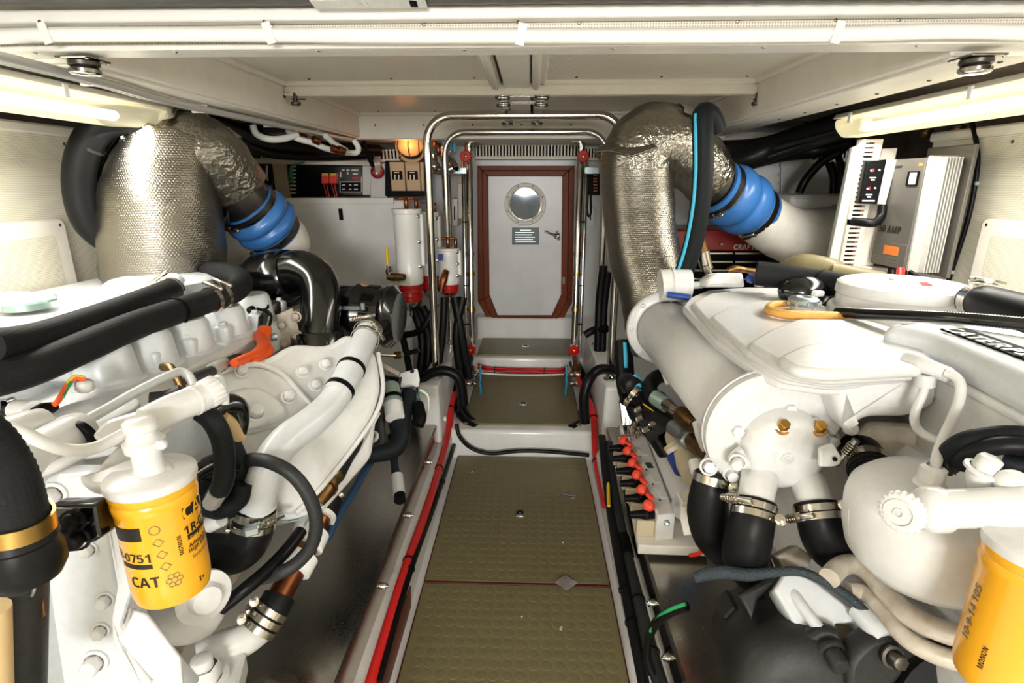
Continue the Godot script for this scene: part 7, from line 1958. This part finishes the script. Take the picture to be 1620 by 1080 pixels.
func aisle_lines() -> void:
	var t = thing("red_hose", "bright red hose tied along the port ledge of the aisle", "hose")
	var P = [D(741, 598, 2.7), D(730, 612, 2.62), D(719, 625, 2.5), X(713, 650, -0.318), X(708, 690, -0.313), X(683, 780, -0.303), X(640, 905, -0.303), X(585, 1085, -0.303), X(560, 1160, -0.303)]
	pipe("hose", P, 0.0145, "red", t, 16)
	ties(t, P, 0.015, [0.36, 0.58, 0.74, 0.9])
	for q in [[703, 662]]:
		obj("clip", MB.new().box(X(q[0], q[1], -0.33), Vector3(0.02, 0.02, 0.015), Basis.IDENTITY, 0.003), "plastic_white", t)
	var r = thing("red_hose", "bright red hose running down the starboard ledge from the handwheel pipes", "hose")
	var R = [D(914, 598, 2.7), D(924, 620, 2.55), D(936, 645, 2.35), X(940, 668, 0.345), X(941, 700, 0.336), X(945, 740, 0.336), X(958, 800, 0.336)]
	pipe("hose", R, 0.0145, "red", r, 16)
	ties(r, R, 0.015, [0.45, 0.8])
	obj("clip", MB.new().box(X(944, 664, 0.36), Vector3(0.02, 0.02, 0.015), Basis.IDENTITY, 0.003), "plastic_white", r)
	var b = thing("ledge_cable", "black cable running just inboard of the red port hose", "cable")
	var B = [D(728, 600, 2.62), D(725, 640, 2.4), X(722, 690, -0.29), X(690, 790, -0.287), X(650, 900, -0.287), X(598, 1080, -0.287)]
	pipe("cable", B, 0.009, "cable", b, 12)
	ties(b, B, 0.0095, [0.55, 0.8])
	var w = thing("wood_board", "varnished mahogany board standing against the port aisle side", "board")
	obj("board", slab([[650, 926], [651, 974], [622, 1090], [588, 1100]], Vector3(-0.2945, 0, 0), Vector3(1, 0, 0), 0.003, 0.0008), "wood", w)
	# red and clear hoses across the top riser
	var x = thing("cross_hose", "pair of red hoses tied together across the upper riser", "hose")
	for k in 2:
		var C = DL([[756, 576 + k * 5, 2.96], [770, 581 + k * 3.5, 2.95], [800, 583 + k * 4, 2.95], [850, 584 + k * 4, 2.95], [888, 584 + k * 4, 2.95], [898, 578 + k * 5, 2.96]])
		pipe("hose", C, 0.007, "red_glossy", x, 12)
		ties(x, C, 0.0075, [0.3, 0.66])
	var y = thing("cross_hose", "thin white hose under the red pair on the upper riser", "hose")
	pipe("hose", DL([[758, 590, 2.94], [800, 592.5, 2.94], [850, 593, 2.94], [892, 592, 2.94]]), 0.005, "plastic_white", y, 10)
	var k = thing("riser_cable", "black cable swagged along the lower riser of the aisle", "cable")
	pipe("cable", DL([[722, 670, 2.22], [727, 690, 2.2], [745, 708, 2.2], [775, 717, 2.2], [822, 713, 2.2], [870, 714, 2.2], [932, 720, 2.2]]), 0.009, "cable", k, 12)
	# fat black hoses either side of the middle tread
	for q in [[[[748, 560, 2.9], [738, 580, 2.75], [728, 610, 2.6], [733, 645, 2.45], [745, 664, 2.35], [762, 676, 2.3]], "fat black hoses beside the port edge of the middle tread"], [[[905, 575, 2.9], [918, 600, 2.75], [925, 630, 2.6], [920, 655, 2.45], [908, 668, 2.36], [894, 676, 2.3]], "fat black hoses beside the starboard edge of the middle tread"]]:
		var h = thing("black_hose", q[1], "hose")
		for j in 2:
			var pts = DL(q[0]).map(func(p): return p + Vector3((0.025 if p.x > 0 else -0.025) * j, 0.006 * j, 0.02 * j))
			pipe("hose", pts, 0.019, "cable", h, 14)
	# arching cable over the pedestals
	for q in [[[[648, 642, 2.2], [665, 603, 2.2], [688, 588, 2.2], [712, 588, 2.2], [728, 603, 2.2], [733, 640, 2.2]], "black hose arching over the port pedestal"], [[[926, 668, 2.12], [924, 628, 2.12], [934, 597, 2.14], [950, 584, 2.18], [974, 586, 2.22]], "black hose arching over the starboard pedestal"]]:
		var h = thing("arch_hose", q[1], "hose")
		pipe("hose", DL(q[0]), 0.022, "cable", h, 14)
	# cable trunks falling behind the separators
	var n = 0
	for q in [[652, 484, 668, 545, 655, 660, 0.02], [660, 488, 678, 540, 668, 650, 0.018], [668, 485, 690, 545, 676, 640, 0.02], [703, 470, 700, 530, 690, 600, 0.018], [720, 470, 730, 530, 742, 600, 0.022], [733, 470, 722, 530, 730, 600, 0.02], [690, 480, 668, 520, 640, 530, 0.016], [628, 505, 640, 545, 650, 600, 0.016]]:
		var h = thing("hanging_cable", ["black trunk cable under the tall fuel separator", "slimmer black trunk cable under the tall fuel separator", "black trunk cable passing behind the port post", "black trunk cable below the shorter fuel separator", "thick black trunk cable beside the port door pipes", "black trunk cable crossing inboard of the port door pipes", "black cable bending back behind the air filter", "black cable hanging beside the air filter end"][n], "cable")
		pipe("cable", DL([[q[0], q[1], 2.55], [q[2], q[3], 2.5], [q[4], q[5], 2.4]]), q[6], "cable", h, 12)
		n += 1
	for q in [[[925, 530, 940, 522, 960, 520], "black hose behind the starboard post"], [[955, 420, 948, 480, 945, 595], "black upright hose behind the foil riser"], [[962, 430, 955, 490, 952, 590], "slim black upright hose by the starboard rear post"]]:
		var h = thing("hanging_cable", q[1], "cable")
		var z = q[0]
		pipe("cable", DL([[z[0], z[1], 2.7], [z[2], z[3], 2.7], [z[4], z[5], 2.65]]), 0.02, "cable", h, 12)
	# gear on the port bed beside the air filter: relay bracket and taped loom
	var g = thing("relay_bracket", "white bracket with a dark relay module and green-yellow wires", "bracket")
	obj("bracket", slab([[632, 590], [660, 582], [664, 600], [662, 612], [634, 614], [628, 604]], D(648, 600, 1.75), Vector3(0.1, 0.5, 1), 0.01, 0.003, 0.006), "engine", g)
	obj("hole_shade", MB.new().cyl(D(652, 587, 1.742), D(652, 587, 1.738), 0.007, 0), "black", g)  # black disc paints the shade inside the bracket hole
	obj("module", slab([[634, 614], [656, 610], [676, 660], [668, 668], [648, 640]], D(655, 638, 1.72), Vector3(0.2, 0.3, 1), 0.03, 0.006, 0.006), "charger_band", g)
	obj("arm", slab([[592, 566], [632, 588], [630, 594], [588, 574]], D(612, 580, 1.72), Vector3(0.1, 0.7, 0.8), 0.008, 0.002), "engine_worn", g)
	pipe("white_wire", DL([[664, 616, 1.7], [676, 625, 1.7], [678, 642, 1.7], [674, 662, 1.7], [664, 668, 1.7]]), 0.004, "paper", g, 8)
	pipe("green_wire", DL([[662, 618, 1.7], [672, 624, 1.7]]), 0.004, "green", g, 8)
	var ml = thing("taped_loom", "thick black taped loom splitting down over the port bed", "cable")
	pipe("loom", DL([[648, 618, 1.7], [642, 640, 1.66], [632, 665, 1.6], [634, 690, 1.55], [620, 712, 1.5], [575, 722, 1.44]]), [0.024, 0.03, 0.036, 0.03, 0.028, 0.02], "hose_blueblack", ml, 16)
	pipe("loom", DL([[604, 645, 1.6], [600, 672, 1.56], [602, 700, 1.52], [590, 725, 1.46]]), 0.018, "rubber_worn", ml, 14)
	pipe("plug", DL([[660, 640, 1.66], [664, 660, 1.62], [660, 672, 1.6]]), 0.022, "black", ml, 12)
	var wt = thing("white_tube", "bent white tube loop on the port bed edge", "tube")
	pipe("tube", DL([[565, 682, 1.52], [592, 684, 1.52], [596, 692, 1.5], [588, 698, 1.5], [576, 690, 1.5]]), 0.006, "paper", wt, 10)
	var cb = thing("corrugated_stub", "short black corrugated stub beside the relay bracket", "hose")
	obj("stub", ribbed(DL([[604, 602, 1.76], [634, 606, 1.74]]), 0.022, 0.012, 0.003, 14), "cable", cb)
	var cy = thing("small_canister", "pale green labelled canister between timing case and relay bracket", "canister")
	obj("body", MB.new().tube(DL([[616, 612, 1.66], [622, 640, 1.6]]), 0.032, 20, 1), "zinc_green", cy)
	obj("band", ring(D(620, 632, 1.615), D(622, 640, 1.6) - D(616, 612, 1.66), 0.032, 0.012, 0.003), "black", cy)
	obj("base", MB.new().tube(DL([[622, 640, 1.6], [625, 660, 1.56]]), 0.03, 20, 1), "paper", cy)
	var tl = thing("lever_tool", "thin steel lever with a black end behind the white water pipe", "lever")
	pipe("rod", DL([[596, 560, 1.86], [630, 562, 1.9], [662, 554, 1.98]]), 0.007, "clamp", tl, 10)
	pipe("grip", DL([[640, 560, 1.89], [662, 554, 1.89]]), 0.009, "black", tl, 10)
	pipe("pivot", DL([[624, 562, 1.9], [634, 561, 1.9]]), 0.014, "old_brass", tl, 10)

func _ready() -> void:
	var cam := Camera3D.new()
	cam.name = "camera"
	CB = Basis(Vector3.UP, deg_to_rad(1.95)) * Basis(Vector3.RIGHT, deg_to_rad(-16.2))
	cam.transform = Transform3D(CB, CAM)
	cam.fov = rad_to_deg(2.0 * atan(540.0 / F))
	cam.near = 0.02
	add_child(cam)
	cam.current = true
	var we := WorldEnvironment.new()
	we.name = "world_environment"
	var en := Environment.new()
	en.background_mode = Environment.BG_COLOR
	en.background_color = Color(0.02, 0.02, 0.022)
	en.tonemap_mode = Environment.TONE_MAPPER_LINEAR
	en.tonemap_exposure = 0.97
	en.sdfgi_enabled = true
	en.ssao_enabled = true
	en.ssil_enabled = true
	we.environment = en
	add_child(we)
	materials()
	lights()
	shell()
	floors()
	girders()
	door()
	rails()
	manifold(-1.0)
	manifold(1.0)
	separators()
	electrics()
	exhaust_port()
	exhaust_starboard()
	exhaust_hoses()
	port_engine()
	port_hoses()
	port_lower()
	starboard_engine()
	starboard_hoses()
	starboard_module()
	wall_gear()
	overhead()
	aisle_lines()
	#STAGES
	centre_things()
